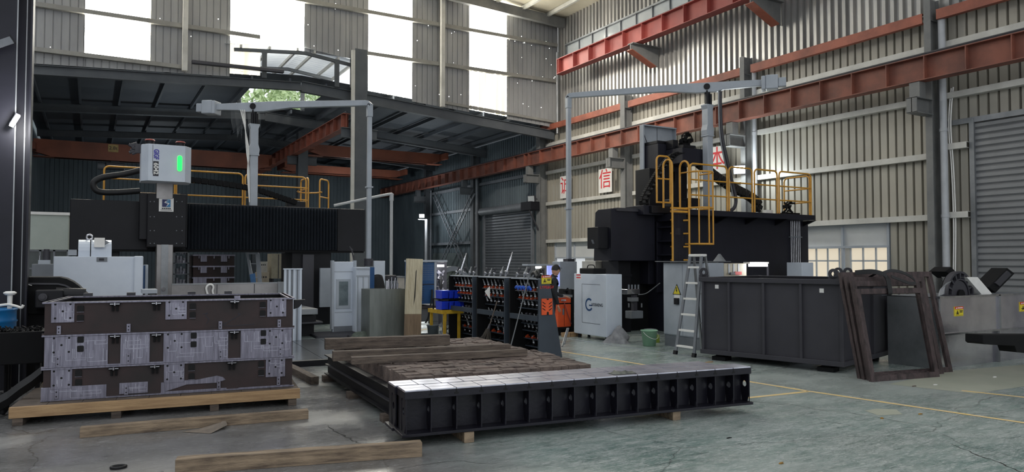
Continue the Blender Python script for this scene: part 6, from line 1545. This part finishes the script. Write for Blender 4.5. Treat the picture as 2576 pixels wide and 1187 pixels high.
fan = thing('floor_fan', 'round wire guarded floor fan beside the yellow table', 'fan', aZ(1122,850)); c = aZ(1122,850); fz = .21
for r_ in (.06,.11,.16,.20): MB().tube([(c.x+r_*cos(2*pi*k/24),c.y-.03*(1-r_/.2),fz+r_*sin(2*pi*k/24)) for k in range(24)],.005,6,True).build('guard_ring', M_galv, fan)
for k in range(5):
    a = 2*pi*k/5; MB().prism([(c.x+.03*cos(a),fz+.03*sin(a)),(c.x+.18*cos(a-.35),fz+.18*sin(a-.35)),(c.x+.18*cos(a+.3),fz+.18*sin(a+.3))],'y',c.y+.03,c.y+.036).build('blade', M_lgrey, fan)
MB().cyl((c.x,c.y-.01,fz),(c.x,c.y+.14,fz),.045).build('motor', M_grey, fan); MB().box(c.x-.13,c.x+.13,c.y,c.y+.2,0,.02).cyl((c.x,c.y+.08,.02),(c.x,c.y+.08,fz),.015).build('stand', M_grey, fan)
# yellow table with blue bins
yt = thing('yellow_table', 'yellow steel table carrying the blue bins left of the tool racks', 'table', (7.3,15.5,0)); Yy = 15.1; zt = aY(1140,779,Yy).z
x0 = aY(1112,800,Yy).x; x1 = aY(1178,800,Yy).x
M_ytab = mat('yellow_table_paint',(206,166,44),.5,0,(176,138,36),4)
MB().box(x0,x1,Yy,Yy+.8,zt-.09,zt).build('top', M_ytab, yt)
for x in (aY(1117,800,Yy).x, aY(1153,800,Yy).x): 
    for y in (Yy, Yy+.74): MB().box(x,x+.055,y,y+.06,0,zt-.09).build('leg', M_ytab, yt)
def bin_(label, pl, pr, zb, h, y):
    x0 = aY(pl,740,y).x+.006; x1 = aY(pr,740,y).x-.006; o = thing('storage_bin', label, 'storage bin', ((x0+x1)/2,y+.15,zb), 0, 'blue bins on the yellow table')
    b = MB(); d = .34
    b.prism([(x0+.012,zb),(x1-.012,zb),(x1,zb+h),(x0,zb+h)],'y',y,y+.012).prism([(x0+.012,zb),(x1-.012,zb),(x1,zb+h),(x0,zb+h)],'y',y+d,y+d+.012).box(x0+.004,x0+.016,y+.012,y+d,zb,zb+h).box(x1-.016,x1-.004,y+.012,y+d,zb,zb+h).box(x0+.012,x1-.012,y,y+d,zb,zb+.01)
    b.build('shell', M_bin, o); MB().box(x0-.004,x1+.004,y-.012,y+.004,zb+h-.03,zb+h).build('rim', M_bin, o)
    for k in range(3): x = x0+(x1-x0)*(k+1)/4; MB().box(x-.008,x+.008,y-.008,y,zb+.02,zb+h-.035).build('rib', M_bin, o)
z1 = zt+.005; h = .19
for k,(a,c_) in enumerate(((1111,1129),(1130,1142),(1143,1173))): bin_(('left','narrow middle','wide right')[k]+' blue bin of the lower row on the yellow table', a, c_, z1, h, Yy+.02)
br_ = thing('bin_rack', 'thin dark shelf rack between the two rows of blue bins', 'rack', (7.2,15.3,zt)); z2 = z1+h+.055
MB().box(x0,x1,Yy+.0,Yy+.5,z2-.02,z2).build('shelf', M_blackm, br_)
for x in (x0-.012,x1): MB().box(x,x+.012,Yy+.44,Yy+.5,zt,z2).build('side', M_blackm, br_)
for k,(a,c_) in enumerate(((1111,1129),(1130,1142),(1143,1173))): bin_(('left','narrow middle','wide right')[k]+' blue bin of the upper row above the yellow table', a, c_, z2+.003, h, Yy+.02)
# large half round belt guard behind the bins
bg_ = thing('belt_guard', 'grey half round spoked wheel guard behind the blue bins', 'wheel guard', (aY(1138,720,19).x,19,0)); c = aY(1140,722,19)
mb = MB(); n = 16; ra = .46; rb_ = .60; vs = []
for yy in (19,19.25):
    for k in range(n+1): t = pi*.02+pi*.62*k/n; vs += [(c.x+ra*cos(t),yy,c.z+ra*sin(t)),(c.x+rb_*cos(t),yy,c.z+rb_*sin(t))]
m2 = 2*(n+1)
mb.add(vs,[(2*k,2*k+1,2*k+3,2*k+2) for k in range(n)]+[(m2+2*k+2,m2+2*k+3,m2+2*k+1,m2+2*k) for k in range(n)]+[(2*k+1,m2+2*k+1,m2+2*k+3,2*k+3) for k in range(n)]+[(2*k,2*k+2,m2+2*k+2,m2+2*k) for k in range(n)]); mb.build('rim_guard', M_grey, bg_)
q = MB(); q.prism([(c.x+.47*cos(pi*k/n),c.z+.47*sin(pi*k/n)) for k in range(n+1)],'y',19.2,19.22); q.build('wheel_disc', mat('dim_olive',(120,128,118),.6), bg_)
for k in range(8): t = pi*(k+.5)/8; MB().bar((c.x-.25,19.18,c.z+.02),(c.x+.5*cos(t)*.95,19.18,c.z+.5*sin(t)*.9),.012,.012).build('spoke', M_dgrey, bg_)
MB().box(c.x-.6,c.x+.62,19.05,19.4,0,c.z).build('stand', M_dgrey, bg_)
lv = MB()
for k in range(4): lv.box(aY(1120,700,18.9).x,aY(1172,700,18.9).x,18.98,19.02,c.z-.08-k*.06,c.z-.05-k*.06)
lv.build('louvre', M_galv, bg_)
# ---- tool racks
RX = 7.17; M_orh = mat('orange_holder',(196,78,40),.5,0,(166,60,30),6)
tool0 = {}
def make_tool(kind):
    o = thing('tool_holder', 'steel tool holder', 'tool holder', (0,0,0)); KIDS.setdefault(o.name, [])
    if kind == 'a':
        KIDS[o.name] += [MB().lathe((0,0,0),[(.0,-.07),(.014,-.07),(.022,0),(.034,.0),(.036,.012),(.028,.016),(.036,.02),(.034,.034),(0,.034)],12).build('taper', M_chrome, o), MB().lathe((0,0,.034),[(.022,0),(.022,.05),(.014,.055),(.012,.12),(0,.125)],10).build('cutter', M_galv, o)]
    elif kind == 'b':
        KIDS[o.name] += [MB().lathe((0,0,0),[(.0,-.06),(.014,-.06),(.022,0),(.034,.0),(.034,.03),(0,.03)],12).build('taper', M_chrome, o), MB().lathe((0,0,.03),[(.018,0),(.018,.07),(.030,.075),(.030,.12),(.02,.125),(0,.125)],12).build('cutter', M_dgrey, o)]
    else:
        KIDS[o.name] += [MB().lathe((0,0,0),[(.0,-.06),(.014,-.06),(.022,0),(.034,.0),(.034,.03),(0,.03)],12).build('taper', M_chrome, o), MB().lathe((0,0,.03),[(.016,0),(.014,.22),(.009,.24),(.008,.32),(0,.33)],10).build('cutter', M_chrome, o)]
    return o
T0 = [make_tool('a'), make_tool('b'), make_tool('c')]; T0used = [False]*3
def put_tool(k, W, label, group):
    if not T0used[k]:
        T0used[k] = True; o = T0[k]; o.matrix_world = W; WM[o.name] = W
        o['label'] = label; o['group'] = group; return o
    return dup(T0[k], W, label, group)
def rack(y0, y1, label, which, nrow, deep):
    o = thing('tool_rack', label, 'tool rack', (RX+.2,(y0+y1)/2,0), 0, 'slate tool racks')
    zt = 1.46
    def xb(z): return RX+.16+.30*(1-z/zt)      # sloping back
    ppoly = [(RX-.02,0),(xb(0)+.04,0),(xb(zt)+.05,zt),(RX-.02,zt)]
    MB().prism(ppoly,'y',y0,y0+.04).build('end_panel', M_rack, o, .004); MB().prism(ppoly,'y',y1-.04,y1).build('end_panel', M_blackm, o, .004)
    MB().prism([(xb(0)+.02,0),(xb(0)+.035,0),(xb(zt)+.035,zt),(xb(zt)+.02,zt)],'y',y0+.04,y1-.04).build('back_panel', M_blackm, o)
    MB().box(RX-.0,xb(zt)+.05,y0+.04,y1-.04,zt-.01,zt+.012).build('top_shelf', M_lgrey, o)
    MB().box(RX-.03,RX+.03,y0+.04,y1-.04,.68,.78).build('front_beam', M_rack, o, .004)
    rng = random.Random(int(y0*10)); rows = [1.24,1.07,.90,.60,.46,.30,.15]
    for r_,z in enumerate(rows):
        X = xb(z)-.04
        MB().box(X-.07,X+.05,y0+.05,y1-.05,z-.03,z-.012).build('shelf', M_rack if r_ else M_galv, o)
        nk = 7 if r_ < 5 else 5
        for k in range(nk):
            y = y0+.11+(y1-y0-.22)*k/(nk-1)
            MB().box(X-.055,X+.02,y-.032,y+.032,z-.012,z+.016).cyl((X-.02,y,z+.016),(X-.03,y,z+.03),.036,n=10).build('socket', M_orh if r_ in (0,1,5) else M_blackm, o)
            if r_ >= 5 and rng.random() < .5: continue
            Wt_ = Matrix.Translation((X-.028,y,z+.045)) @ Matrix.Rotation(radians(-22+rng.uniform(-4,4)),4,'Y') @ Matrix.Rotation(radians(rng.uniform(-4,4)),4,'X') 
            put_tool(0 if rng.random()<.65 else 1, Wt_ @ Matrix.Scale(rng.uniform(.85,1.1),4), 'steel tool holder on the %s row of the %s tool rack' % (('top','second','third','fourth','fifth','sixth','lowest')[r_], which), '%s row holders of the %s rack' % (('top','second','third','fourth','fifth','sixth','lowest')[r_], which))
    # holders standing on the top shelf
    for k in range(5):
        y = y0+.12+(y1-y0-.25)*k/4+rng.uniform(-.05,.05); big = (which=='middle' and k in (0,)) or (which=='farthest' and k==3)
        sc_ = 1.25 if big else rng.uniform(.8,1.0)
        Wt_ = Matrix.Translation((RX+.10+rng.uniform(-.03,.03),y,zt+.012+.072*sc_)) @ Matrix.Rotation(radians(rng.uniform(14,30)),4,'Y') @ Matrix.Scale(sc_,4)
        put_tool(2 if big else (0 if k%2 else 1), Wt_, ('long steel cutter sticking up from the top of the %s tool rack' if big else 'short tool holder lying on top of the %s tool rack') % which, 'tool holders on top of the %s rack' % which if not big else 'long cutters on top of the %s rack' % which)
    return o, xb, zt
rk, xbf, zt = rack(11.35,12.45,'nearest slate tool rack, its end panel carrying the orange plate and warning sticker','nearest',7,.3)
ye = 11.35
# sign plates on the near end panel
xs0 = aY(1362,700,ye-.01).x
wsign(1363,1387,693,714,ye-.012,rk)
text('LYPE&GV', .075, face_negY((aY(1376,722.5,ye-.004).x,ye-.004,aY(1376,722.5,ye).z)), 'maker_lettering', M_stkr, rk, .002, sx=1.0)
op = bx(1363,1390,751,792,ye-.02,.02).build('orange_plate', M_orange, rk, .004)
for s_ in (-1,1):
    for k in range(3):
        p = aY(1376.5+s_*8,762+k*8,ye-.022); MB().bar((p.x-.035,ye-.022,p.z+s_*.02),(p.x+.035,ye-.022,p.z-s_*.02 if False else p.z+s_*.02*( -1)),.012,.004,(0,1,0)) if False else MB().bar((p.x-.032,ye-.0215,p.z-s_*.02*-1*-1),(p.x+.032,ye-.0215,p.z+s_*.02),.004,.014).build('plate_slot', M_shade, op)
p = aY(1376.5,788,ye); MB().prism([(p.x-.022,p.z-.03),(p.x+.022,p.z-.03),(p.x+.022,p.z+.01)]+[(p.x+.022*cos(t*pi/6),p.z+.01+.022*sin(t*pi/6)) for t in range(1,6)]+[(p.x-.022,p.z+.01)],'y',ye-.0225,ye-.019).build('plate_notch', M_shade, op)
p = aY(1376.5,751,ye); MB().prism([(p.x+.025*cos(-t*pi/8),p.z+.025*sin(-t*pi/8)) for t in range(9)],'y',ye-.0225,ye-.019).build('plate_notch', M_shade, op)
rkm = rack(12.62,13.85,'middle slate tool rack with the broom leaning on it','middle',7,.3)
rack(14.02,15.25,'farthest slate tool rack beside the blue bins','farthest',7,.3)
p = aX(1226,734,RX-.06); tg = MB().add([(p.x,p.y+.12,p.z),(p.x,p.y-.1,p.z+.12),(p.x,p.y-.1,p.z-.14),(p.x+.01,p.y+.12,p.z),(p.x+.01,p.y-.1,p.z+.12),(p.x+.01,p.y-.1,p.z-.14)],[(0,1,2),(5,4,3),(0,3,4,1),(1,4,5,2),(2,5,3,0)]); tg.build('white_tag', M_signw, rkm[0])
# rags, gloves on the near rack
gl = thing('blue_gloves', 'blue gloves lying among the holders on the top row of the nearest rack', 'gloves', (RX-.02,11.8,1.24)); rng = random.Random(6)
for k in range(5): c = Vector((RX-.04+rng.uniform(-.02,.02),11.6+.1*k,1.25)); MB().tube(spline([c,c+Vector((-.02,.04,.06)),c+Vector((-.02,.09,.03))],4),.025,7).build('glove_finger', mat('glove_blue',(36,90,200),.6), gl)
hk = thing('dark_hose_bundle', 'black hose bundle lying on top of the nearest tool rack', 'hose', (RX+.15,11.5,1.47)); rng = random.Random(3)
for k in range(3): MB().tube(spline([(RX+.0+.08*k,11.42+.04*k,1.50),(RX+.05+.08*k,11.6,1.58+.03*k),(RX+.1+.05*k,11.75,1.53),(RX+.2+.05*k,11.5,1.50)],6),.035,8).build('hose', M_rubber, hk)
# broom and rod leaning on the racks
bm = thing('broom', 'dark bristle broom leaning on the middle tool rack', 'broom', aZ(1262,868))
b0 = Vector((RX-.48,12.75,.0)); b1 = Vector((RX-.04,12.9,.98)); hd = b0.lerp(b1,.42)
MB().cyl(hd,b1,.013,n=8).build('handle', M_woodold, bm)
mb = MB(); rng = random.Random(14); d = (b1-b0).normalized()
for k in range(90):
    e = b0+Vector((rng.uniform(-.2,.2),rng.uniform(-.2,.2),.005+rng.uniform(0,.05))); s_ = hd+Vector((rng.uniform(-.03,.03),rng.uniform(-.03,.03),rng.uniform(-.05,.05))); mb.bar(s_,e,.014,.014)
mb.build('bristles', mat('bristle',(66,60,52),.9,0,(46,42,38),9), bm)['kind'] = 'stuff'; MB().cyl(hd-d*.02,hd+d*.14,.04,.02,n=10).build('binding', M_dgrey, bm)
rd_ = thing('steel_rod', 'thin pale twisted rod leaning on the nearest tool rack', 'rod', aZ(1297,876)); a = aX(1299,871,RX-.42); a.z = .0; a.z = max(.0, a.z); b = aX(1331,694,RX-.04)
a = Vector((RX-.36,11.9,.0)); 
MB().cyl(a,b,.012,n=8).build('rod', M_galv, rd_); MB().cyl(a,a+(b-a)*.03,.02,n=8).build('tip', mat('glove_blue',(36,90,200)), rd_)
# ---- orange cabinet, console
oc = thing('orange_tool_cabinet', 'orange and black tool cabinet beside the white logo cabinet', 'cabinet', (9.7,14.8,0)); Yo = 14.6
bx(1404,1437,765,822,Yo,.5).build('door', M_orange, oc, .006); bx(1404,1437,748,762,Yo,.5).build('drawer', M_orange, oc, .006); q = bx(1412,1424,753,757,Yo-.03,.03); q.build('handle', M_chrome, oc)
bx(1437,1444,728,842,Yo-.02,.55).build('side_frame', M_blackm, oc); bx(1402,1438,762,765,Yo+.01,.5).build('drawer_gap', M_blackm, oc); bx(1402,1440,742,748,Yo-.03,.6).build('worktop', M_galv, oc)
bx(1404,1438,822,828,Yo,.5).build('base_frame', M_blackm, oc); p = aY(1420,790,Yo-.01); MB().box(p.x-.004,p.x+.004,Yo-.006,Yo,aY(1420,820,Yo).z,aY(1420,767,Yo).z).build('door_seam', M_blackm, oc)
bx(1416,1419,776,792,Yo-.02,.02).build('handle', M_grey, oc)
for px in (1408,1432): bx0(px-2,px+2,828,Yo+.05,.06).build('leg', M_blackm, oc); bx0(px-2,px+2,828,Yo+.4,.06).build('leg', M_blackm, oc)
MB().tube(spline([aY(*p,Yo-.06) for p in ((1418,756),(1424,776),(1430,795),(1437,815))],6),.012,6).build('coiled_cable', M_redup, oc)
mb = MB(); rng = random.Random(19)
for k in range(14): p = aY(1426+rng.uniform(-10,12),736+rng.uniform(-7,5),Yo+.2); mb.cyl(p,p+Vector((rng.uniform(-.08,.08),rng.uniform(-.08,.08),rng.uniform(-.03,.06))),.03,n=8)
tm = mb.build('clamp_heap', M_blackm, None, 0, 'dark heap of clamps lying on the orange tool cabinet', 'clamps')
ws = thing('screen_stand', 'bluish lit screen board behind the person at the tool racks', 'screen', (aY(1388,700,16.6).x,16.7,0))
bx(1378,1408,668,720,16.6,.06).build('screen', emat('screen_blue',(150,160,230),.55), ws); bx0(1390,1396,720,16.62,.05).build('stand', M_dgrey, ws); bx(1328,1402,664,668,16.4,.3).build('top_shelf', M_lgrey, ws); bx0(1330,1334,668,16.5,.05).build('post', M_grey, ws); q = bx(1352,1362,670,675,16.45,.1); q.build('shelf_lamp', M_glow, ws)
bx0(1376,1408,800,16.5,.4).build('foot', M_blackm, ws)
tr_ = thing('crossed_poles', 'two thin steel poles leaning beside the nearest tool rack end', 'poles', aZ(1420,870)); 
for s_ in (0,1): a = aZ(1414+5*s_,872-6*s_); b = aY(1427+3*s_,826,a.y+.6); MB().cyl(a,b,.018,n=8).build('pole', M_galv, tr_)
wbk = MB(); c = aZ(1450,848)
for k in range(3): wbk.box(c.x-.25+.17*k,c.x-.10+.17*k,14.25,14.42,0,.10)
wbk.build('wooden_chock', M_wood, None, 0, 'wooden chocks on the floor left of the white logo cabinet', 'chock')
# ---- things behind the tank
mt = thing('machine_worktop', 'machine side table with a grey sheet top behind the steel tank', 'table', (13,12.2,0))
Ym = 12.4
bx0(1790,1960,664,Ym,1.0).build('body', M_dgrey, mt) if False else MB().box(aY(1800,690,Ym).x,aY(1960,690,Ym).x,Ym,Ym+.9,0,1.42).build('body', M_black, mt, .01)
zb = 1.42
bb = thing('beige_machine_box', 'beige ribbed box on the table behind the tank, with a small red label', 'box', (13,12.6,zb)); q = MB().box(aY(1821,670,Ym+.1).x,aY(1878,670,Ym+.1).x,Ym+.1,Ym+.6,zb,aY(1850,662,Ym+.1).z); q.build('body', mat('beige_enamel',(170,162,142)), bb, .01)
for px in (1834,1846,1858): bx(px-1.5,px+1.5,664,688,Ym+.088,.012).build('rib', M_lgrey, bb)
bx(1850,1866,683,691,Ym+.06,.03).build('label', M_stkr, bb); bx(1838,1850,685,691,Ym+.06,.03).build('socket', M_dgrey, bb)
tl2 = thing('tube_lamp', 'bright tube lamp over the table behind the steel tank', 'lamp', aY(1910,667,Ym)); q = bx(1889,1931,664,670,Ym+.0,.08); q.build('tube', M_glow, tl2); LAMP5 = aY(1910,672,Ym-.08)
bx(1886,1934,659,663,Ym-.0,.2).build('reflector', M_signw, tl2); bx0(1931,1934,663,Ym+.2,.03,z0=zb).build('post', M_dgrey, tl2)
cn = thing('white_cone', 'grey sheet metal cone standing on the electrical cabinet sheet near the ladder', 'cone', aY(1810,662,11.2)); p = aY(1810,662,11.0); MB().lathe((p.x,11.0,1.795),[(.18,0),(.03,.15),(0,.15)],4).build('cone', M_galv, cn)
wbx = thing('white_cabinet', 'white cabinet peeking out at the right end of the black gantry beam', 'cabinet', (aY(2032,675,14.0).x,14.3,0)); bx0(2017,2046,660,13.3,.5).build('body', M_white, wbx, .008)
# ---- person at the racks
def skin(name, verts, edges, radii, m, parent, lv=2, root=0):
    me = bpy.data.meshes.new(name); inv = WM[parent.name].inverted(); me.from_pydata([inv @ Vector(v) for v in verts], edges, [])
    o = bpy.data.objects.new(name, me); COL.objects.link(o); o.parent = parent; WM[o.name] = WM[parent.name]
    o.modifiers.new('skin','SKIN'); 
    for i, r in enumerate(radii):
        sv = me.skin_vertices[0].data[i] if me.skin_vertices else None
        if sv: sv.radius = (r, r) if not isinstance(r, tuple) else r; sv.use_root = (i == root)
    s = o.modifiers.new('sub','SUBSURF'); s.levels = lv; s.render_levels = lv
    me.materials.append(m); 
    s2 = o.modifiers.new('sm','SMOOTH'); s2.iterations = 1; s2.factor = .3
    return o
M_skin = mat('skin', (196,150,124), .55, 0, (186,140,114), 10); M_jacket = mat('dark_jacket', (30,31,38), .75, 0, (22,23,28), 6); M_trou = mat('dark_trousers', (34,36,46), .8); M_hair = mat('black_hair', (22,20,20), .6); 
PP = aY(1388,700,14.1); px_, py_ = PP.x, 14.1
ps_ = thing('person', 'person in a dark jacket and cap standing in profile behind the nearest tool rack', 'person', (px_,py_,0))
f = Vector((cos(radians(-18)), sin(radians(-18)), 0)); l = Vector((-f.y, f.x, 0))     # facing right; l = its left
def B(fw_, lf, z): return Vector((px_,py_,0)) + f*fw_ + l*lf + Vector((0,0,z))
V = [B(0,0,.92),B(.0,0,1.08),B(.02,0,1.24),B(.02,0,1.38),B(.03,0,1.44),B(.05,0,1.50),
     B(0,.09,.86),B(.02,.10,.47),B(-.01,.10,.09),B(.13,.11,.04),
     B(0,-.09,.86),B(-.02,-.10,.47),B(-.05,-.10,.09),B(.09,-.11,.04),
     B(.02,.17,1.37),B(.05,.22,1.12),B(.25,.20,.99),B(.33,.18,.98),
     B(.02,-.17,1.37),B(.00,-.21,1.10),B(.08,-.20,.87),B(.10,-.20,.80)]
E_ = [(0,1),(1,2),(2,3),(3,4),(4,5),(0,6),(6,7),(7,8),(8,9),(0,10),(10,11),(11,12),(12,13),(3,14),(14,15),(15,16),(16,17),(3,18),(18,19),(19,20),(20,21)]
R_ = [(.15,.12),(.145,.11),(.155,.12),(.14,.10),.06,.052,.088,.062,.05,.045,.088,.062,.05,.045,.065,.05,.042,.034,.065,.05,.042,.034]
skin('body', V, E_, R_, M_jacket, ps_)
# head: lathe of a sculpted profile, facing f
hd = B(.08,0,1.49); Wh_ = Matrix.Translation(hd) @ Matrix.Rotation(radians(-18),4,'Z') @ Matrix.Rotation(radians(10),4,'Y')
hv = []; hn = 20; hr = 15
for j in range(hr+1):
    t = j/hr; z = -.02+.235*t
    for i in range(hn):
        a = 2*pi*i/hn; cx_, sy_ = cos(a), sin(a)
        wy = .074*sin(pi*min(1,(t*.86+.10)))**.6; wx = .092*sin(pi*min(1,(t*.85+.11)))**.55
        x = wx*cx_; y = wy*sy_
        if cx_ > .55:
            fr = (cx_-.55)/.45
            if .36 < t < .60: x += .022*fr**3*(1-abs(t-.43)/.18 if t > .43 else 1-abs(t-.43)/.08) if abs(t-.43) < .18 else 0     # nose
            if .55 < t < .66: x -= .007*fr                                                                                  # eye sockets
            if .20 < t < .30: x += .006*fr*(1 if t < .25 else .6)                                                             # lips
            if t < .14: x += .008*fr                                                                                         # chin
        hv.append((x,y,z))
hv += [(0,0,-.02),(0,0,.218)]
hf = [(j*hn+i,j*hn+(i+1)%hn,(j+1)*hn+(i+1)%hn,(j+1)*hn+i) for j in range(hr) for i in range(hn)]+[((i+1)%hn,i,(hr+1)*hn) for i in range(hn)]+[(hr*hn+i,hr*hn+(i+1)%hn,(hr+1)*hn+1) for i in range(hn)]
hm = MB(Wh_); hm.add(hv,hf,True)
for s_ in (-1,1): 
    hm.lathe((-.008,s_*.075,.095),[(0,-.006),(.018,-.004),(.024,.0),(.018,.006),(0,.004)],10,'y')
    hm.lathe((.078,s_*.03,.122),[(0,-.008),(.009,-.005),(.011,0),(.009,.005),(0,.008)],8,'x')
hm.cyl((-.01,0,-.06),(0,0,.03),.05,n=14)
hdo = hm.build('head', M_skin, ps_)
for s_ in (-1,1): MB(Wh_).lathe((.088,s_*.03,.122),[(.0,-.001),(.008,0),(.0,.002)],10,'x').build('eye', M_txtdk, ps_)
MB(Wh_).box(.078,.09,-.022,.022,.046,.050).build('mouth', mat('lips',(150,92,84),.5), ps_)
hh = MB(Wh_); vs = []; 
for j in range(8):
    t = j/7*pi/2
    for i in range(18):
        a = 2*pi*i/18; back = .03 if cos(a) < .2 else 0
        vs.append((.101*cos(t)*cos(a)-.006,.084*cos(t)*sin(a),.135-(back*1.6 if j == 0 else 0)+.095*sin(t)))
hh.add(vs,[(j*18+i,j*18+(i+1)%18,(j+1)*18+(i+1)%18,(j+1)*18+i) for j in range(7) for i in range(18)],True); hh.build('hair', M_hair, ps_)
cpm = MB(Wh_); cpm.prism([(.07,.06),(.135,.035),(.145,0),(.135,-.035),(.07,-.06)],'z',.158,.166).build('cap_visor', M_hair, ps_)
gs = MB(Wh_)
for s_ in (-1,1): gs.tube([(.098,s_*.032+.022*cos(2*pi*k/14),.122+.016*sin(2*pi*k/14)) for k in range(14)],.003,6,True).tube([(.095,s_*.055,.124),(.05,s_*.077,.124),(-.005,s_*.08,.118)],.003,6)
gs.tube([(.1,-.01,.126),(.1,.01,.126)],.003,6); gs.build('glasses', M_txtdk, ps_)
MB(Wh_).tube([(-.005+.058*cos(2*pi*k/16),.062*sin(2*pi*k/16),-.045) for k in range(16)],.02,8,True).build('collar', M_jacket, ps_)
def hand(wrist, dirv, palmn, name='hand'):
    d = Vector(dirv).normalized(); nrm = Vector(palmn).normalized(); sd_ = d.cross(nrm).normalized(); wrist = Vector(wrist)
    V = [wrist, wrist+d*.04, wrist+d*.085]; E = [(0,1),(1,2)]; R = [(.020,.020),(.026,.016),(.028,.014)]
    for k,(o_,ln) in enumerate(((-.027,.070),(-.009,.080),(.009,.075),(.027,.058))):
        b = wrist+d*.088+sd_*o_; i = len(V); V += [b, b+d*ln*.45+nrm*.008, b+d*ln*.78+nrm*.024, b+d*ln+nrm*.042]; E += [(2,i),(i,i+1),(i+1,i+2),(i+2,i+3)]; R += [.0095,.009,.0085,.0075]
    b = wrist+d*.03-sd_*.028; i = len(V); V += [b, b+d*.035-sd_*.025+nrm*.01, b+d*.065-sd_*.028+nrm*.022]; E += [(1,i),(i,i+1),(i+1,i+2)]; R += [.012,.010,.009]
    return skin(name, V, E, R, M_skin, ps_, 2, 0)
hand(B(.10,-.20,.79), Vector((0,0,-1))+f*.18, l*.6+f*.5); hand(B(.34,.18,.975), f+Vector((0,0,-.15)), Vector((0,0,-1)))
# ================================================================ LIGHT AND CAMERA
wd = bpy.data.worlds.new('world'); S.world = wd; wd.use_nodes = True
bg = wd.node_tree.nodes['Background']; bg.inputs[0].default_value = (0.90, 0.95, 1.0, 1); bg.inputs[1].default_value = 0.86
def area(name, loc, rot, sx, sy, power, color=(1,1,1)):
    l = bpy.data.lights.new(name, 'AREA'); l.shape = 'RECTANGLE'; l.size = sx; l.size_y = sy; l.energy = power; l.color = color
    o = bpy.data.objects.new(name, l); COL.objects.link(o); o.location = loc; o.rotation_euler = rot; return o
def point(name, loc, power, r=.08, color=(1,1,1)):
    l = bpy.data.lights.new(name, 'POINT'); l.energy = power; l.shadow_soft_size = r; l.color = color
    o = bpy.data.objects.new(name, l); COL.objects.link(o); o.location = loc; return o
point('annex_flood', LAMP2+Vector((-.3,-.5,-.1)), 90, .12, (.92,.97,1))
point('wall_flood', FL1+Vector((-.35,-.3,-.05)), 90, .12, (.9,.98,1))
point('beam_tube', LAMP3+Vector((0,-.1,-.15)), 40, .15)
point('shelf_lamp', LAMP4+Vector((0,-.1,-.12)), 14, .08)
point('table_tube', LAMP5+Vector((0,-.15,-.05)), 12, .15)
point('column_lamp', LAMP0+Vector((.1,-.25,0)), 30, .06)
def spot(name, loc, to, power, size, color=(1,1,1)):
    l = bpy.data.lights.new(name, 'SPOT'); l.energy = power; l.spot_size = size; l.spot_blend = .8; l.shadow_soft_size = .35; l.color = color
    o = bpy.data.objects.new(name, l); COL.objects.link(o); o.location = loc
    o.rotation_euler = (Vector(to)-Vector(loc)).to_track_quat('-Z','Y').to_euler(); return o
spot('wall_fill_spot', (7.5,15.5,13.2), (20,26.5,5.2), 5200, radians(50), (1,.93,.82))  # added out-of-view spot that brightens the wall near the corner
for x, y in ((3.5,36.0),(3.5,47.0),(14.5,35.0),(14.5,46.0)):
    point('annex_fill_point', (x,y,6.2), 60, .25, (.86,.95,1))  # added fill lights that lift the dark annex; no lamps hang here
cam = bpy.data.cameras.new('camera'); co = bpy.data.objects.new('camera', cam); COL.objects.link(co)
cam.sensor_width = 36.0; cam.lens = F / 2576.0 * 36.0; cam.clip_start = 0.05; cam.clip_end = 300
co.location = (0, 0, H); co.rotation_euler = (pi/2 + PIT, 0, -YAW)
S.camera = co
vs_ = S.view_settings; S.display_settings.display_device = 'sRGB'
vs_.view_transform = 'Standard'; vs_.look = 'None'; vs_.gamma = 1.0; vs_.use_curve_mapping = False; vs_.exposure = 0.58
